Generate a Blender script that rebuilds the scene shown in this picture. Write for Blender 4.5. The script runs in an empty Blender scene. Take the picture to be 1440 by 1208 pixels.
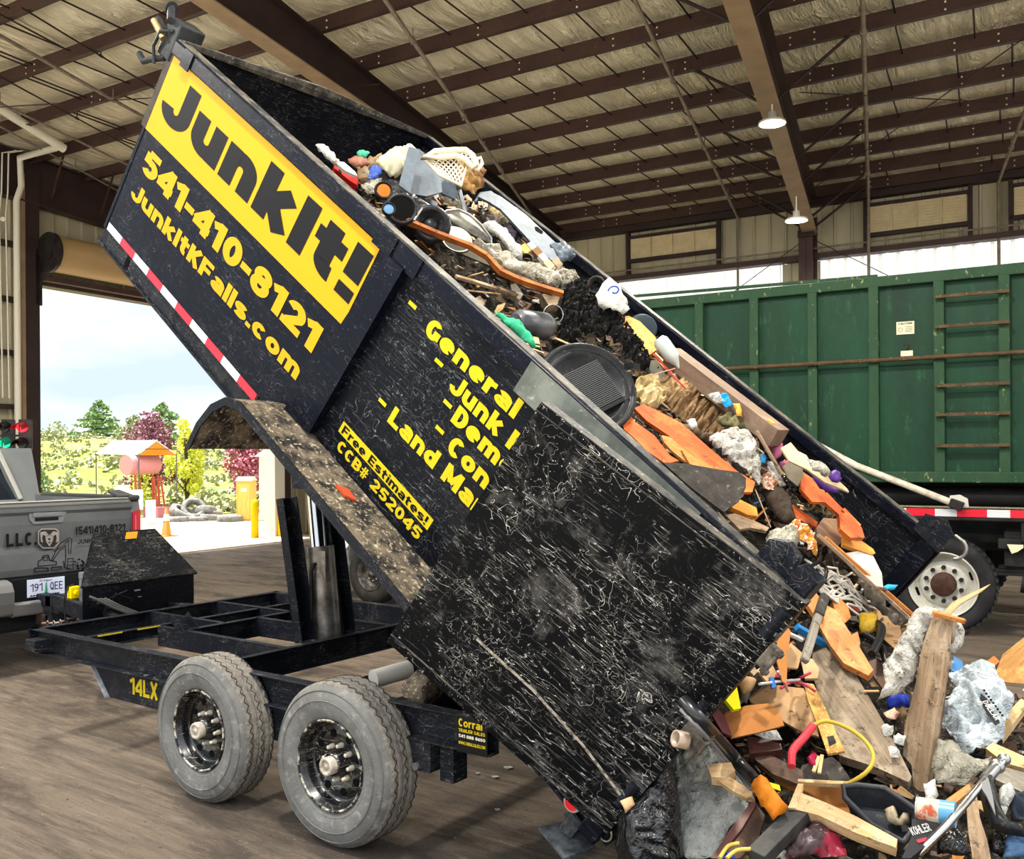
import bpy, bmesh, math, random
from mathutils import Vector, Matrix, noise
V = Vector
R = math.radians
rnd = random.Random(7)
SC = bpy.context.scene
COL = SC.collection

# ------------------------------------------------------------------ camera
F_PX, CY_PX, ROLL, YAW = 1303.969, 644.007, 0.00662, -0.62427
CAM = V((0.0, -2.9773, 1.8058))
_fw = V((math.sin(YAW), math.cos(YAW), 0)); _rt = V((math.cos(YAW), -math.sin(YAW), 0)); _up = V((0, 0, 1))
_cr, _sr = math.cos(ROLL), math.sin(ROLL)
cam_r = _cr * _rt - _sr * _up
cam_u = _sr * _rt + _cr * _up
cd = bpy.data.cameras.new('camera')
cd.sensor_width = 36; cd.sensor_fit = 'HORIZONTAL'; cd.lens = F_PX / 1440 * 36
cd.shift_y = (CY_PX - 604) / 1440
cd.clip_start = 0.05; cd.clip_end = 600
co = bpy.data.objects.new('camera', cd); COL.objects.link(co)
mw = Matrix((cam_r, cam_u, -_fw)).transposed().to_4x4(); mw.translation = CAM
co.matrix_world = mw
SC.camera = co

# ------------------------------------------------------------------ view, sky, sun
SC.view_settings.view_transform = 'Standard'; SC.view_settings.look = 'None'
SC.view_settings.gamma = 1; SC.view_settings.use_curve_mapping = False
SC.view_settings.exposure = EXPOSURE = 0.8
SC.cycles.max_bounces = 8; SC.cycles.diffuse_bounces = 5
w = bpy.data.worlds.new('sky'); SC.world = w; w.use_nodes = True
nt = w.node_tree; nt.nodes.clear()
out = nt.nodes.new('ShaderNodeOutputWorld'); bg = nt.nodes.new('ShaderNodeBackground')
tc = nt.nodes.new('ShaderNodeTexCoord'); mp = nt.nodes.new('ShaderNodeMapping'); mp.inputs['Scale'].default_value = (1, 1, 3.2)
nz = nt.nodes.new('ShaderNodeTexNoise'); nz.inputs['Scale'].default_value = 2.6; nz.inputs['Detail'].default_value = 6
cr = nt.nodes.new('ShaderNodeValToRGB')
cr.color_ramp.elements[0].position = .36; cr.color_ramp.elements[0].color = (.46, .55, .66, 1)
cr.color_ramp.elements[1].position = .56; cr.color_ramp.elements[1].color = (.80, .82, .84, 1)
sx = nt.nodes.new('ShaderNodeSeparateXYZ'); mr = nt.nodes.new('ShaderNodeMapRange')
mr.inputs['From Min'].default_value = .15; mr.inputs['From Max'].default_value = 1; mr.inputs['To Min'].default_value = 1; mr.inputs['To Max'].default_value = 3.0
nt.links.new(tc.outputs['Generated'], mp.inputs['Vector']); nt.links.new(mp.outputs['Vector'], nz.inputs['Vector'])
nt.links.new(nz.outputs['Fac'], cr.inputs['Fac']); nt.links.new(cr.outputs['Color'], bg.inputs['Color'])
nt.links.new(tc.outputs['Generated'], sx.inputs['Vector']); nt.links.new(sx.outputs['Z'], mr.inputs['Value'])
nt.links.new(mr.outputs['Result'], bg.inputs['Strength']); nt.links.new(bg.outputs['Background'], out.inputs['Surface'])
sl = bpy.data.lights.new('sun', 'SUN'); sl.energy = 8; sl.angle = R(4); sl.color = (1, .95, .86)
so = bpy.data.objects.new('sun', sl); COL.objects.link(so)
so.rotation_euler = V((-.30, -.12, 1)).to_track_quat('Z', 'Y').to_euler(); so.location = (-20, 0, 30)

# ------------------------------------------------------------------ pixel -> point
def ray(x, y):
    a = (x - 720) / F_PX; b = (y - CY_PX) / F_PX
    return _fw + (_cr * a - _sr * b) * _rt - (_sr * a + _cr * b) * _up
def hit(x, y, p, n):
    d = ray(x, y); n = V(n); return CAM + d * ((V(p) - CAM).dot(n) / d.dot(n))
def onX(x, y, v): return hit(x, y, (v, 0, 0), (1, 0, 0))
def onY(x, y, v): return hit(x, y, (0, v, 0), (0, 1, 0))
def onZ(x, y, v=0.0): return hit(x, y, (0, 0, v), (0, 0, 1))
BY = 0.0905                                   # building turned against the trailer
MB2W = Matrix.Rotation(BY, 4, 'Z')
def bw(x, y, z): return MB2W @ V((x, y, z))
TILT = 0.6819                                 # dump bed raised
UX = V((math.cos(TILT), 0, -math.sin(TILT))); NZ = V((math.sin(TILT), 0, math.cos(TILT)))
def bedp(s, t, y): return UX * s + NZ * t + V((0, y, 0))

# ------------------------------------------------------------------ materials
class NT:
    def __init__(s, name):
        s.m = bpy.data.materials.new(name); s.m.use_nodes = True
        s.t = s.m.node_tree; s.b = s.t.nodes['Principled BSDF']; s.o = s.t.nodes['Material Output']
        s._tc = None
    def n(s, ty, **kw):
        x = s.t.nodes.new(ty)
        for k, v in kw.items(): setattr(x, k, v)
        return x
    def l(s, a, b): s.t.links.new(a, b)
    def co(s, scale=(1, 1, 1), rot=(0, 0, 0), which='Object'):
        if s._tc is None: s._tc = s.n('ShaderNodeTexCoord')
        m = s.n('ShaderNodeMapping'); m.inputs['Scale'].default_value = scale; m.inputs['Rotation'].default_value = rot
        s.l(s._tc.outputs[which], m.inputs['Vector']); return m.outputs['Vector']
    def noise(s, vec, scale, detail=4, rough=.55, dist=0):
        x = s.n('ShaderNodeTexNoise'); x.inputs['Scale'].default_value = scale; x.inputs['Detail'].default_value = detail
        x.inputs['Roughness'].default_value = rough; x.inputs['Distortion'].default_value = dist
        s.l(vec, x.inputs['Vector']); return x.outputs['Fac']
    def rng(s, v, a, b, c=0, d=1):
        x = s.n('ShaderNodeMapRange'); s.l(v, x.inputs['Value'])
        for k, q in zip(('From Min', 'From Max', 'To Min', 'To Max'), (a, b, c, d)): x.inputs[k].default_value = q
        return x.outputs['Result']
    def math(s, op, a, b=None):
        x = s.n('ShaderNodeMath', operation=op)
        for i, q in enumerate((a, b)):
            if q is None: continue
            if isinstance(q, (int, float)): x.inputs[i].default_value = q
            else: s.l(q, x.inputs[i])
        return x.outputs[0]
    def mix(s, f, a, b):
        x = s.n('ShaderNodeMix', data_type='RGBA')
        for i, q in ((0, f), (6, a), (7, b)):
            if isinstance(q, (int, float)): x.inputs[i].default_value = q
            elif isinstance(q, tuple): x.inputs[i].default_value = (q[0], q[1], q[2], 1)
            else: s.l(q, x.inputs[i])
        return x.outputs[2]
    def bump(s, h, st=.3, d=.02):
        x = s.n('ShaderNodeBump'); x.inputs['Strength'].default_value = st; x.inputs['Distance'].default_value = d
        s.l(h, x.inputs['Height']); s.l(x.outputs['Normal'], s.b.inputs['Normal'])
    def fin(s, col, rough=.6, metal=0, spec=None):
        for k, q in (('Base Color', col), ('Roughness', rough), ('Metallic', metal)):
            if isinstance(q, tuple): s.b.inputs[k].default_value = (q[0], q[1], q[2], 1)
            elif isinstance(q, (int, float)): s.b.inputs[k].default_value = q
            else: s.l(q, s.b.inputs[k])
        if spec is not None: s.b.inputs['Specular IOR Level'].default_value = spec
        return s.m
def hx(h):
    h = h.lstrip('#'); r = []
    for i in (0, 2, 4):
        c = int(h[i:i+2], 16) / 255; r.append(c / 12.92 if c <= .04045 else ((c + .055) / 1.055) ** 2.4)
    return tuple(r)
_mc = {}
def dirty(name, c1, c2, scale=6, lo=.4, hi=.6, rough=.65, metal=0, bump=.25, bs=30, stretch=(1, 1, 1), bd=.01, c3=None, s3=40, lo3=.6, hi3=.68):
    if name in _mc: return _mc[name]
    c1 = hx(c1) if isinstance(c1, str) else c1; c2 = hx(c2) if isinstance(c2, str) else c2
    N = NT(name); v = N.co(stretch)
    c = N.mix(N.rng(N.noise(v, scale, 6, .65), lo, hi), c1, c2)
    if c3:
        c3 = hx(c3) if isinstance(c3, str) else c3
        c = N.mix(N.rng(N.noise(v, s3, 4, .7), lo3, hi3), c, c3)
    if bump: N.bump(N.noise(v, bs, 5, .6), bump, bd)
    _mc[name] = N.fin(c, rough, metal, .22); return _mc[name]
def plain(name, c, rough=.5, metal=0, emit=0):
    if name in _mc: return _mc[name]
    c = hx(c) if isinstance(c, str) else c
    N = NT(name); m = N.fin(c, rough, metal, .5 if rough < .4 else .15)
    if emit: N.b.inputs['Emission Color'].default_value = (*c, 1); N.b.inputs['Emission Strength'].default_value = emit
    _mc[name] = m; return m
def wood(name, c1, c2, c3=None, rough=.75, dirt=.0):
    """grain runs along local X"""
    if name in _mc: return _mc[name]
    N = NT(name); v = N.co((1.2, 16, 16)); v2 = N.co((1, 1, 1))
    g = N.noise(v, 2.2, 6, .6, .6)
    c = N.mix(N.rng(g, .35, .65), hx(c1), hx(c2))
    if c3: c = N.mix(N.rng(N.noise(v2, 5, 5, .7), .5, .7), c, hx(c3))
    c = N.mix(N.rng(N.noise(N.co((2, 40, 40)), 3, 3, .7), .62, .68), c, tuple(q * .35 for q in hx(c2)))
    if dirt: c = N.mix(N.math('MULTIPLY', N.rng(N.noise(v2, 22, 5, .75), .56, .66), dirt), c, hx('2a2018'))
    N.bump(g, .35, .006)
    _mc[name] = N.fin(c, rough); return _mc[name]
def black_paint(name, base, dust=.3, scratch=.6, rough=.35, dustc='6f675c', scr='8d8a86', rot=(.3, .7, .2), lf=1.0, big=1.0, spec=.1):
    if name in _mc: return _mc[name]
    N = NT(name); v = N.co((1, 1, 1)); 
    d = N.rng(N.noise(v, 3.0 * big, 8, .72, .5), .54, .80)
    d = N.math('MULTIPLY', N.math('MULTIPLY', d, dust), N.rng(N.noise(v, 25 * big, 5, .75), .35, .65, .3, 1))
    sp = N.math('MULTIPLY', N.rng(N.noise(v, 70, 3, .7), .66, .70), N.rng(N.noise(v, 2.3, 3), .42, .6))
    c = N.mix(d, hx(base), hx(dustc))
    tot = N.math('MULTIPLY', sp, scratch)
    for i, (st, ro, sc, wd) in enumerate((((1, 1, 9), (0, .5, 0), 5, .006), ((1, 1, 7), (0, -.9, 0), 4, .005), ((1, 1, 1), rot, 9, .0045), ((3, 1, 3), (0, 1.3, 0), 7, .004), ((1, 1, 12), (0, .15, 0), 3, .004))):
        n = N.noise(N.co(st, ro), sc, 2, .5, 1.2 if i == 2 else .2)
        a = N.math('ABSOLUTE', N.math('SUBTRACT', n, .5))
        ln = N.rng(a, 0, wd, 1, 0)
        mk = N.rng(N.noise(N.co((1, 1, 1), (i, i * 2, 1)), 2.8 * lf, 4, .7), .5, .62)
        tot = N.math('MAXIMUM', tot, N.math('MULTIPLY', N.math('MULTIPLY', ln, mk), scratch))
    c = N.mix(tot, c, hx(scr))
    N.bump(N.noise(v, 8, 4), .08, .02)
    _mc[name] = N.fin(c, N.rng(N.noise(v, 4, 5), .3, .8, rough, rough + .25), 0, spec); return _mc[name]

# ------------------------------------------------------------------ mesh builder
class MB:
    def __init__(s): s.v = []; s.f = []; s.m = []; s.mi = 0; s.sm = []; s.smooth = False
    def add(s, vs, fs):
        o = len(s.v); s.v += [V(q) for q in vs]
        for f in fs: s.f.append([i + o for i in f]); s.m.append(s.mi); s.sm.append(s.smooth)
        return s
    def box(s, c, d, M=None):
        c = V(c); vs = []
        for x in (-.5, .5):
            for y in (-.5, .5):
                for z in (-.5, .5):
                    q = V((x * d[0], y * d[1], z * d[2])); vs.append(c + (M @ q if M else q))
        return s.add(vs, [(0, 1, 3, 2), (4, 6, 7, 5), (0, 4, 5, 1), (2, 3, 7, 6), (0, 2, 6, 4), (1, 5, 7, 3)])
    def bx(s, x0, x1, y0, y1, z0, z1): return s.box(((x0+x1)/2, (y0+y1)/2, (z0+z1)/2), (abs(x1-x0), abs(y1-y0), abs(z1-z0)))
    def beam(s, a, b, w, h, up=(0, 0, 1), ext=0):
        a = V(a); b = V(b); d = (b - a); L = d.length; d = d / L; a = a - d * ext; b = b + d * ext; L += 2 * ext
        side = d.cross(V(up)); side = side.normalized() if side.length > 1e-6 else V((1, 0, 0)).cross(d).normalized()
        u = side.cross(d)
        M = Matrix((d, side, u)).transposed()
        return s.box((a + b) / 2, (L, w, h), M)
    def ibeam(s, a, b, w, h, tf=.02, tw=.014, up=(0, 0, 1)):
        a = V(a); b = V(b); d = (b - a).normalized(); side = d.cross(V(up)).normalized(); u = side.cross(d)
        s.beam(a, b, tw, h, up); s.beam(a + u * (h/2 - tf/2), b + u * (h/2 - tf/2), w, tf, up); s.beam(a - u * (h/2 - tf/2), b - u * (h/2 - tf/2), w, tf, up); return s
    def chan(s, a, b, w, h, sd=1, t=.008, up=(0, 0, 1)):
        """C channel, web on the side sd"""
        a = V(a); b = V(b); d = (b - a).normalized(); side = d.cross(V(up)).normalized(); u = side.cross(d)
        o = side * (sd * (w/2 - t/2)); s.beam(a + o, b + o, t, h, up)
        for k in (-1, 1): s.beam(a + u * (k * (h/2 - t/2)), b + u * (k * (h/2 - t/2)), w, t, up)
        return s
    def tube(s, pts, r, n=8, caps=True, closed=False):
        pts = [V(p) for p in pts]; N = len(pts); rs = r if isinstance(r, (list, tuple)) else [r] * N
        prev = None; rings = []
        for i, p in enumerate(pts):
            if closed: t = pts[(i+1) % N] - pts[i-1]
            else: t = pts[min(i+1, N-1)] - pts[max(i-1, 0)]
            if t.length < 1e-9: t = V((0, 0, 1))
            t.normalize()
            if prev is None:
                a = t.orthogonal().normalized()
            else:
                a = prev - t * prev.dot(t); a = a.normalized() if a.length > 1e-6 else t.orthogonal().normalized()
            prev = a; b = t.cross(a)
            rings.append([p + (a * math.cos(2*math.pi*k/n) + b * math.sin(2*math.pi*k/n)) * rs[i] for k in range(n)])
        vs = [q for rg in rings for q in rg]; fs = []
        for i in range(N - (0 if closed else 1)):
            j = (i + 1) % N
            for k in range(n): fs.append((i*n+k, i*n+(k+1) % n, j*n+(k+1) % n, j*n+k))
        if caps and not closed: fs.append(tuple(range(n))[::-1]); fs.append(tuple((N-1)*n + k for k in range(n)))
        sm = s.smooth; s.smooth = True; s.add(vs, fs[:-2] if caps and not closed else fs); 
        if caps and not closed:
            s.smooth = False; s.add(rings[0], [tuple(range(n))[::-1]]); s.add(rings[-1], [tuple(range(n))])
        s.smooth = sm; return s
    def cyl(s, a, b, r, n=20, r2=None): return s.tube([a, b], [r, r if r2 is None else r2], n)
    def prism(s, poly, vec):
        poly = [V(p) for p in poly]; vec = V(vec); n = len(poly)
        vs = poly + [p + vec for p in poly]
        s.add(vs, [tuple(range(n)), tuple(range(2*n-1, n-1, -1))])
        return s.add(vs, [(i, (i+1) % n, n + (i+1) % n, n + i)[::-1] for i in range(n)])
    def lathe(s, prof, c, ax, n=48, M=None):
        """prof: (radius, along) round axis ax through c"""
        c = V(c); ax = V(ax).normalized(); a = ax.orthogonal().normalized(); b = ax.cross(a); vs = []; fs = []
        for (r, h) in prof:
            for k in range(n):
                t = 2*math.pi*k/n; vs.append(c + ax * h + (a * math.cos(t) + b * math.sin(t)) * max(r, 1e-5))
        for i in range(len(prof) - 1):
            for k in range(n): fs.append((i*n+k, i*n+(k+1) % n, (i+1)*n+(k+1) % n, (i+1)*n+k))
        sm = s.smooth; s.smooth = True; s.add(vs, fs); s.smooth = sm; return s
    def grid(s, nx, ny, fn):
        vs = [fn(i/nx, j/ny) for j in range(ny+1) for i in range(nx+1)]
        fs = [(j*(nx+1)+i, j*(nx+1)+i+1, (j+1)*(nx+1)+i+1, (j+1)*(nx+1)+i) for j in range(ny) for i in range(nx)]
        return s.add(vs, fs)
    def build(s, name, mat, parent=None, bevel=0, local=False, frame=None, seg=2, recalc=True):
        """frame: (origin, 3x3 with local axes as columns); verts are world unless local"""
        me = bpy.data.meshes.new(name); M = None
        if frame and not local:
            M = Matrix(frame[1]).to_4x4(); M.translation = V(frame[0]); Mi = M.inverted(); vs = [Mi @ q for q in s.v]
        else: vs = s.v
        if not local and not frame and parent is None:
            lo = V([min(q[i] for q in s.v) for i in range(3)]); hi = V([max(q[i] for q in s.v) for i in range(3)])
            c = (lo + hi) / 2; c.z = lo.z; M = Matrix.Translation(c); vs = [q - c for q in s.v]
        me.from_pydata([tuple(q) for q in vs], [], s.f)
        for m in (mat if isinstance(mat, (list, tuple)) else [mat]): me.materials.append(m)
        me.polygons.foreach_set('material_index', s.m); me.polygons.foreach_set('use_smooth', s.sm)
        if recalc and len(s.f) < 60000:
            bm = bmesh.new(); bm.from_mesh(me); bmesh.ops.recalc_face_normals(bm, faces=bm.faces); bm.to_mesh(me); bm.free()
        me.update()
        o = bpy.data.objects.new(name, me); COL.objects.link(o)
        if M: o.matrix_world = M
        if parent is not None:
            o.parent = parent
            if not local: o.matrix_parent_inverse = MW[parent.name].inverted() if parent.name in MW else parent.matrix_basis.inverted()
        if bevel:
            b = o.modifiers.new('bevel', 'BEVEL'); b.width = bevel; b.segments = seg; b.limit_method = 'ANGLE'; b.angle_limit = R(40)
        return o
MW = {}
def tag(o, label=None, cat=None, group=None, kind=None):
    if label: o['label'] = label
    if cat: o['category'] = cat
    if group: o['group'] = group
    if kind: o['kind'] = kind
    return o
def empty(name, loc, label=None, cat=None, group=None, parent=None, rot=(0, 0, 0)):
    o = bpy.data.objects.new(name, None); COL.objects.link(o); o.location = loc; o.rotation_euler = rot; o.empty_display_size = .1
    M = Matrix.Translation(V(loc)) @ (Matrix.Rotation(rot[2], 4, 'Z') @ Matrix.Rotation(rot[1], 4, 'Y') @ Matrix.Rotation(rot[0], 4, 'X'))
    if parent is not None:
        o.parent = parent; o.matrix_parent_inverse = MW[parent.name].inverted()
    MW[o.name] = M
    return tag(o, label, cat, group)
def struct(o): o['kind'] = 'structure'; return o
BF = ((0, 0, 0), MB2W.to_3x3())
def bstruct(name, mb, mat, **k):
    """mb in building coordinates"""
    o = mb.build(name, mat, local=True, **k); o.matrix_world = MB2W.copy(); return struct(o)

# ------------------------------------------------------------------ lettering
def arc(cx, cy, rx, ry, a0, a1, n=14): return [(cx + rx*math.cos(R(a0 + (a1-a0)*i/n)), cy + ry*math.sin(R(a0 + (a1-a0)*i/n))) for i in range(n+1)]
def glyph(ch, W):
    """stroke paths in a box one unit high; returns width, [paths], where a path is centre-line points"""
    h = W/2; t = 1-h; b = h; xh = .74 if W > .15 else .7; xt = xh - h
    w = .66 if W > .15 else .56; l = h; r = w-h; m = w/2; rx = m-h; P = []
    oy = xh/2; ory = oy-h
    if ch == ' ': return .3, []
    if ch == 'J': ry = min(.3-h/2, rx*1.1); P = [[(r, 1), (r, b+ry)] + arc(m, b+ry, rx, ry, 0, -180)[1:]]
    elif ch == 'U': ry = .26; P = [[(l, 1), (l, b+ry)] + arc(m, b+ry, rx, ry, 180, 360)[1:] + [(r, 1)]]
    elif ch == 'u': ry = .2; P = [[(l, xh), (l, b+ry)] + arc(m, b+ry, rx, ry, 180, 360)[1:] + [(r, b+ry+.05)], [(r, 0), (r, xh)]]
    elif ch == 'n': ry = .2; P = [[(l, 0), (l, xh)], [(l, xt-ry-.02)] + arc(m, xt-ry, rx, ry, 180, 0) + [(r, 0)]]
    elif ch == 'm':
        w = .96 if W > .15 else .84; r = w-h; m = w/2; q = (m-l)/2; ry = .17
        P = [[(l, 0), (l, xh)], arc(l+q, xt-ry, q, ry, 180, 0) + [(m, 0)], arc(m+q, xt-ry, q, ry, 180, 0) + [(r, 0)]]
    elif ch == 'r': w = .46; P = [[(l, 0), (l, xh)], arc(w, xt-.2, w-l, .2, 170, 90)]
    elif ch == 'k': P = [[(l, 0), (l, 1)], [(h, .28), (w-h*.7, xh)], [(w*.42, .40), (w-h*.7, 0)]]
    elif ch == 'K': P = [[(l, 0), (l, 1)], [(h, .38), (w-h*.7, 1)], [(w*.4, .52), (w-h*.7, 0)]]
    elif ch == 'l': w = W; P = [[(h, 0), (h, 1)]]
    elif ch == 'I': w = W; P = [[(h, 0), (h, 1)]]
    elif ch == 'i': w = W; P = [[(h, 0), (h, xh)], [(h, 1-W*.75), (h, 1)]]
    elif ch == 't': w = .5; P = [[(h+.1, .95), (h+.1, b+.14)] + arc(h+.26, b+.14, .16, .14, 180, 280, 8), [(0, xh-h*.75), (w, xh-h*.75)]]
    elif ch == '!': w = W; P = [[(h, 1), (h, .38)], [(h, 0), (h, W*.85)]]
    elif ch == '.': w = W; P = [[(h, 0), (h, W*.9)]]
    elif ch == '-': w = .36; P = [[(0, .42), (w, .42)]]
    elif ch == 'o': P = [arc(m, oy, rx, ory, 0, 360, 28)]
    elif ch == 'O' or ch == '0': P = [arc(m, .5, rx, .5-h, 0, 360, 30)]
    elif ch == 'Q': P = [arc(m, .5, rx, .5-h, 0, 360, 30), [(m, .25), (w, 0)]]
    elif ch == 'D': P = [[(l, 0), (l, 1)], [(l, t), (m-.04, t)] + arc(m-.04, .5, r-m+.04, .5-h, 90, -90, 20) + [(l, b)]]
    elif ch == 'c': P = [arc(m, oy, rx, ory, 42, 318, 24)]
    elif ch == 'C': P = [arc(m, .5, rx, .5-h, 45, 315, 26)]
    elif ch == 'G': P = [arc(m, .5, rx, .5-h, 45, 345, 26), [(m+.04, .42), (w, .42)], [(r, .48), (r, .12)]]
    elif ch == 'e': P = [arc(m, oy, rx, ory, 0, 312, 26), [(l, oy-.01), (w-h*.2, oy-.01)]]
    elif ch == 'a': P = [[(r, 0), (r, xt-.14)] + arc(m, xt-.14, rx, .14, 0, 150, 12), arc(m, .23, rx, .23-h*.9, 0, 360, 20)]
    elif ch == 'd': P = [arc(m, oy, rx, ory, 0, 360, 22), [(r, 0), (r, 1)]]
    elif ch == 'b': P = [arc(m, oy, rx, ory, 0, 360, 22), [(l, 0), (l, 1)]]
    elif ch == 'v': P = [[(h*.7, xh), (m, h*.3)], [(m, h*.3), (w-h*.7, xh)]]
    elif ch == 's': q = (xh-W)/4; P = [arc(m, xt-q, rx, q, 30, 262, 16) + arc(m, b+q, rx, q, 82, -150, 16)]
    elif ch == 'S': q = (1-W)/4; P = [arc(m, t-q, rx, q, 30, 262, 16) + arc(m, b+q, rx, q, 82, -150, 16)]
    elif ch == 'F': P = [[(l, 0), (l, 1)], [(0, t), (w*.95, t)], [(l, .48), (w*.85, .48)]]
    elif ch == 'E': P = [[(l, 0), (l, 1)], [(0, t), (w*.95, t)], [(l, .5), (w*.9, .5)], [(0, b), (w*.97, b)]]
    elif ch == 'L': P = [[(l, 0), (l, 1)], [(0, b), (w*.92, b)]]; w *= .95
    elif ch == 'N': P = [[(l, 0), (l, 1)], [(l, 1-h*.3), (r, h*.3)], [(r, 0), (r, 1)]]
    elif ch == 'M': w = .9; r = w-h; P = [[(l, 0), (l, 1)], [(l, 1-h*.4), (w/2, .2)], [(w/2, .2), (r, 1-h*.4)], [(r, 0), (r, 1)]]
    elif ch == 'A': P = [[(h*.7, 0), (m, 1-h*.3)], [(m, 1-h*.3), (w-h*.7, 0)], [(w*.25, .3), (w*.75, .3)]]
    elif ch == 'X': P = [[(h*.7, 0), (w-h*.7, 1)], [(h*.7, 1), (w-h*.7, 0)]]
    elif ch == 'H': P = [[(l, 0), (l, 1)], [(r, 0), (r, 1)], [(l, .5), (r, .5)]]
    elif ch == 'W': w = .95; P = [[(h*.7, 1), (w*.28, .1)], [(w*.28, .1), (w/2, .8)], [(w/2, .8), (w*.72, .1)], [(w*.72, .1), (w-h*.7, 1)]]
    elif ch == 'T': P = [[(m, 0), (m, 1)], [(0, t), (w, t)]]
    elif ch == 'B': P = [[(l, 0), (l, 1)], [(l, t), (m, t)] + arc(m, t-(t-.5)/2, r-m-.02, (t-.5)/2, 90, -90, 12) + [(l, .5)], [(l, .5), (m, .5)] + arc(m, b+(.5-b)/2, r-m, (.5-b)/2, 90, -90, 12) + [(l, b)]]
    elif ch == 'R': P = [[(l, 0), (l, 1)], [(l, t), (m, t)] + arc(m, t-(t-.48)/2, r-m, (t-.48)/2, 90, -90, 12) + [(l, .48)], [(m-.04, .48), (w-h*.7, 0)]]
    elif ch == 'P': P = [[(l, 0), (l, 1)], [(l, t), (m, t)] + arc(m, t-(t-.42)/2, r-m, (t-.42)/2, 90, -90, 12) + [(l, .42)]]
    elif ch == '1': w = .44; P = [[(w-h, 0), (w-h, 1)], [(w-h, 1-h*.8), (0, .74)]]
    elif ch == '2': q = .5-h; P = [arc(m, t-.24, rx, .24, 160, -25, 16) + [(l+.04, b+.06)], [(0, b), (w, b)]]
    elif ch == '3': P = [arc(m, t-.21, rx, .21, 150, -80, 14), arc(m, b+.23, rx, .23, 80, -150, 14)]
    elif ch == '4': P = [[(r-.04, 0), (r-.04, 1)], [(r-.04, 1-h*.4), (h*.4, .33)], [(0, .28), (w, .28)]]
    elif ch == '5': P = [[(w*.94, t), (l+.02, t)], [(l+.03, t), (l+.01, .46)], arc(m, b+.22, rx, .22, 128, -150, 20)]
    elif ch == '6': P = [arc(m, b+.22, rx, .22, 0, 360, 20), [(l, b+.22)] + arc(w*.98, b+.22, w*.98-l, t-b-.22, 180, 100, 10)]
    elif ch == '9': P = [arc(m, t-.22, rx, .22, 0, 360, 20), [(r, t-.22)] + arc(.02, t-.22, r-.02, t-b-.22, 0, -80, 10)]
    elif ch == '8': P = [arc(m, t-.19, rx*.9, .19, 0, 360, 22), arc(m, b+.215, rx, .215, 0, 360, 22)]
    elif ch == '#': P = [[(w*.3, 0), (w*.4, 1)], [(w*.62, 0), (w*.72, 1)], [(0, .33), (w, .33)], [(0, .66), (w, .66)]]; 
    elif ch == '(': w = .3; P = [arc(w+.1, .5, w, .62, 130, 230, 12)]
    elif ch == ')': w = .3; P = [arc(-.1, .5, w, .62, 50, -50, 12)]
    elif ch == 'g': P = [arc(m, oy, rx, ory, 0, 360, 22), [(r, xh), (r, -.08)] + arc(m, -.08, rx, .14, 0, -140, 10)]
    else: P = [[(l, 0), (l, .7)], [(r, 0), (r, .7)], [(l, .35), (r, .35)]]
    return w, P
def text(name, s, W, org, dx, dy, width, cap, mat, parent, gap=.09, thick=.0025, lift=.0, local=False, wthin=None):
    """flat lettering: org = lower left of the baseline; dx, dy unit vectors; drawn width and cap height"""
    dx = V(dx).normalized(); dy = V(dy).normalized(); nrm = dx.cross(dy); org = V(org) + nrm * lift
    x = 0; polys = []; lay = 0
    for ch in s:
        if ch in '#': w, P = glyph(ch, W * .55)
        else: w, P = glyph(ch, W)
        ww = W * (.55 if ch == '#' else 1)
        for p in P:
            cl = len(p) > 8 and abs(p[0][0]-p[-1][0]) < 1e-5 and abs(p[0][1]-p[-1][1]) < 1e-5
            n = len(p); L = []
            for i in range(n):
                if cl: a = p[i-1] if i else p[-2]; c = p[i+1] if i < n-1 else p[1]
                else: a = p[max(i-1, 0)]; c = p[min(i+1, n-1)]
                b0 = p[i]
                d1 = V((b0[0]-a[0], b0[1]-a[1])); d2 = V((c[0]-b0[0], c[1]-b0[1]))
                if d1.length < 1e-6: d1 = d2
                if d2.length < 1e-6: d2 = d1
                d1.normalize(); d2.normalize(); d = (d1 + d2); d = d.normalized() if d.length > .2 else d1
                k = min(1 / max(d.dot(d1), .5), 1.5); nn = V((-d.y, d.x)) * (ww / 2 * k)
                L.append((V(b0) + nn, V(b0) - nn))
            lay = (lay + 1) % 5
            for i in range(n-1): polys.append((lay + .5 * (i % 2), [(q[0] + x, q[1]) for q in (L[i][0], L[i][1], L[i+1][1], L[i+1][0])]))
        x += w + gap
    x -= gap; k = width / x; mb = MB()
    for ly, q in polys:
        c = [org + dx * (a * k) + dy * (b * cap) for a, b in q]
        o = len(mb.v); mb.v += [p + nrm * (thick + ly * .00016) for p in c]
        mb.f.append([o, o+1, o+2, o+3]); mb.m.append(0); mb.sm.append(False)
    # thin sides are left out; the letters are cut film on the surface
    return mb.build(name, mat, parent, local=local, recalc=False)
# ================================================================== THE SHED
W_X, B_Y = -16.2, 15.0
def zr(y): return 6.6 + .065 * (15 - y)
brown = dirty('brown_steel', '4a3630', '3a2a26', 3, .3, .7, .5, 0, .1, 10, c3='6b5146', s3=30, lo3=.62, hi3=.7)
brown_dk = dirty('dark_brown_steel', '3a2c2a', '2c2120', 3, .3, .7, .55, 0, .1, 10)
tan_fl = dirty('tan_flange', 'a38a6c', '8a7258', 3, .3, .7, .5, 0, .1, 10)
pipe_m = dirty('pipe_paint', '8d8272', '6d6355', 9, .35, .65, .5, 0, .1)
cream = dirty('cream_metal', 'b7ae93', 'a49a7e', 2.5, .3, .7, .5, 0, .1, 20, (1, 1, .3))
cream_hi = plain('white_enamel', 'd9d3c2', .45)
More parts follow.
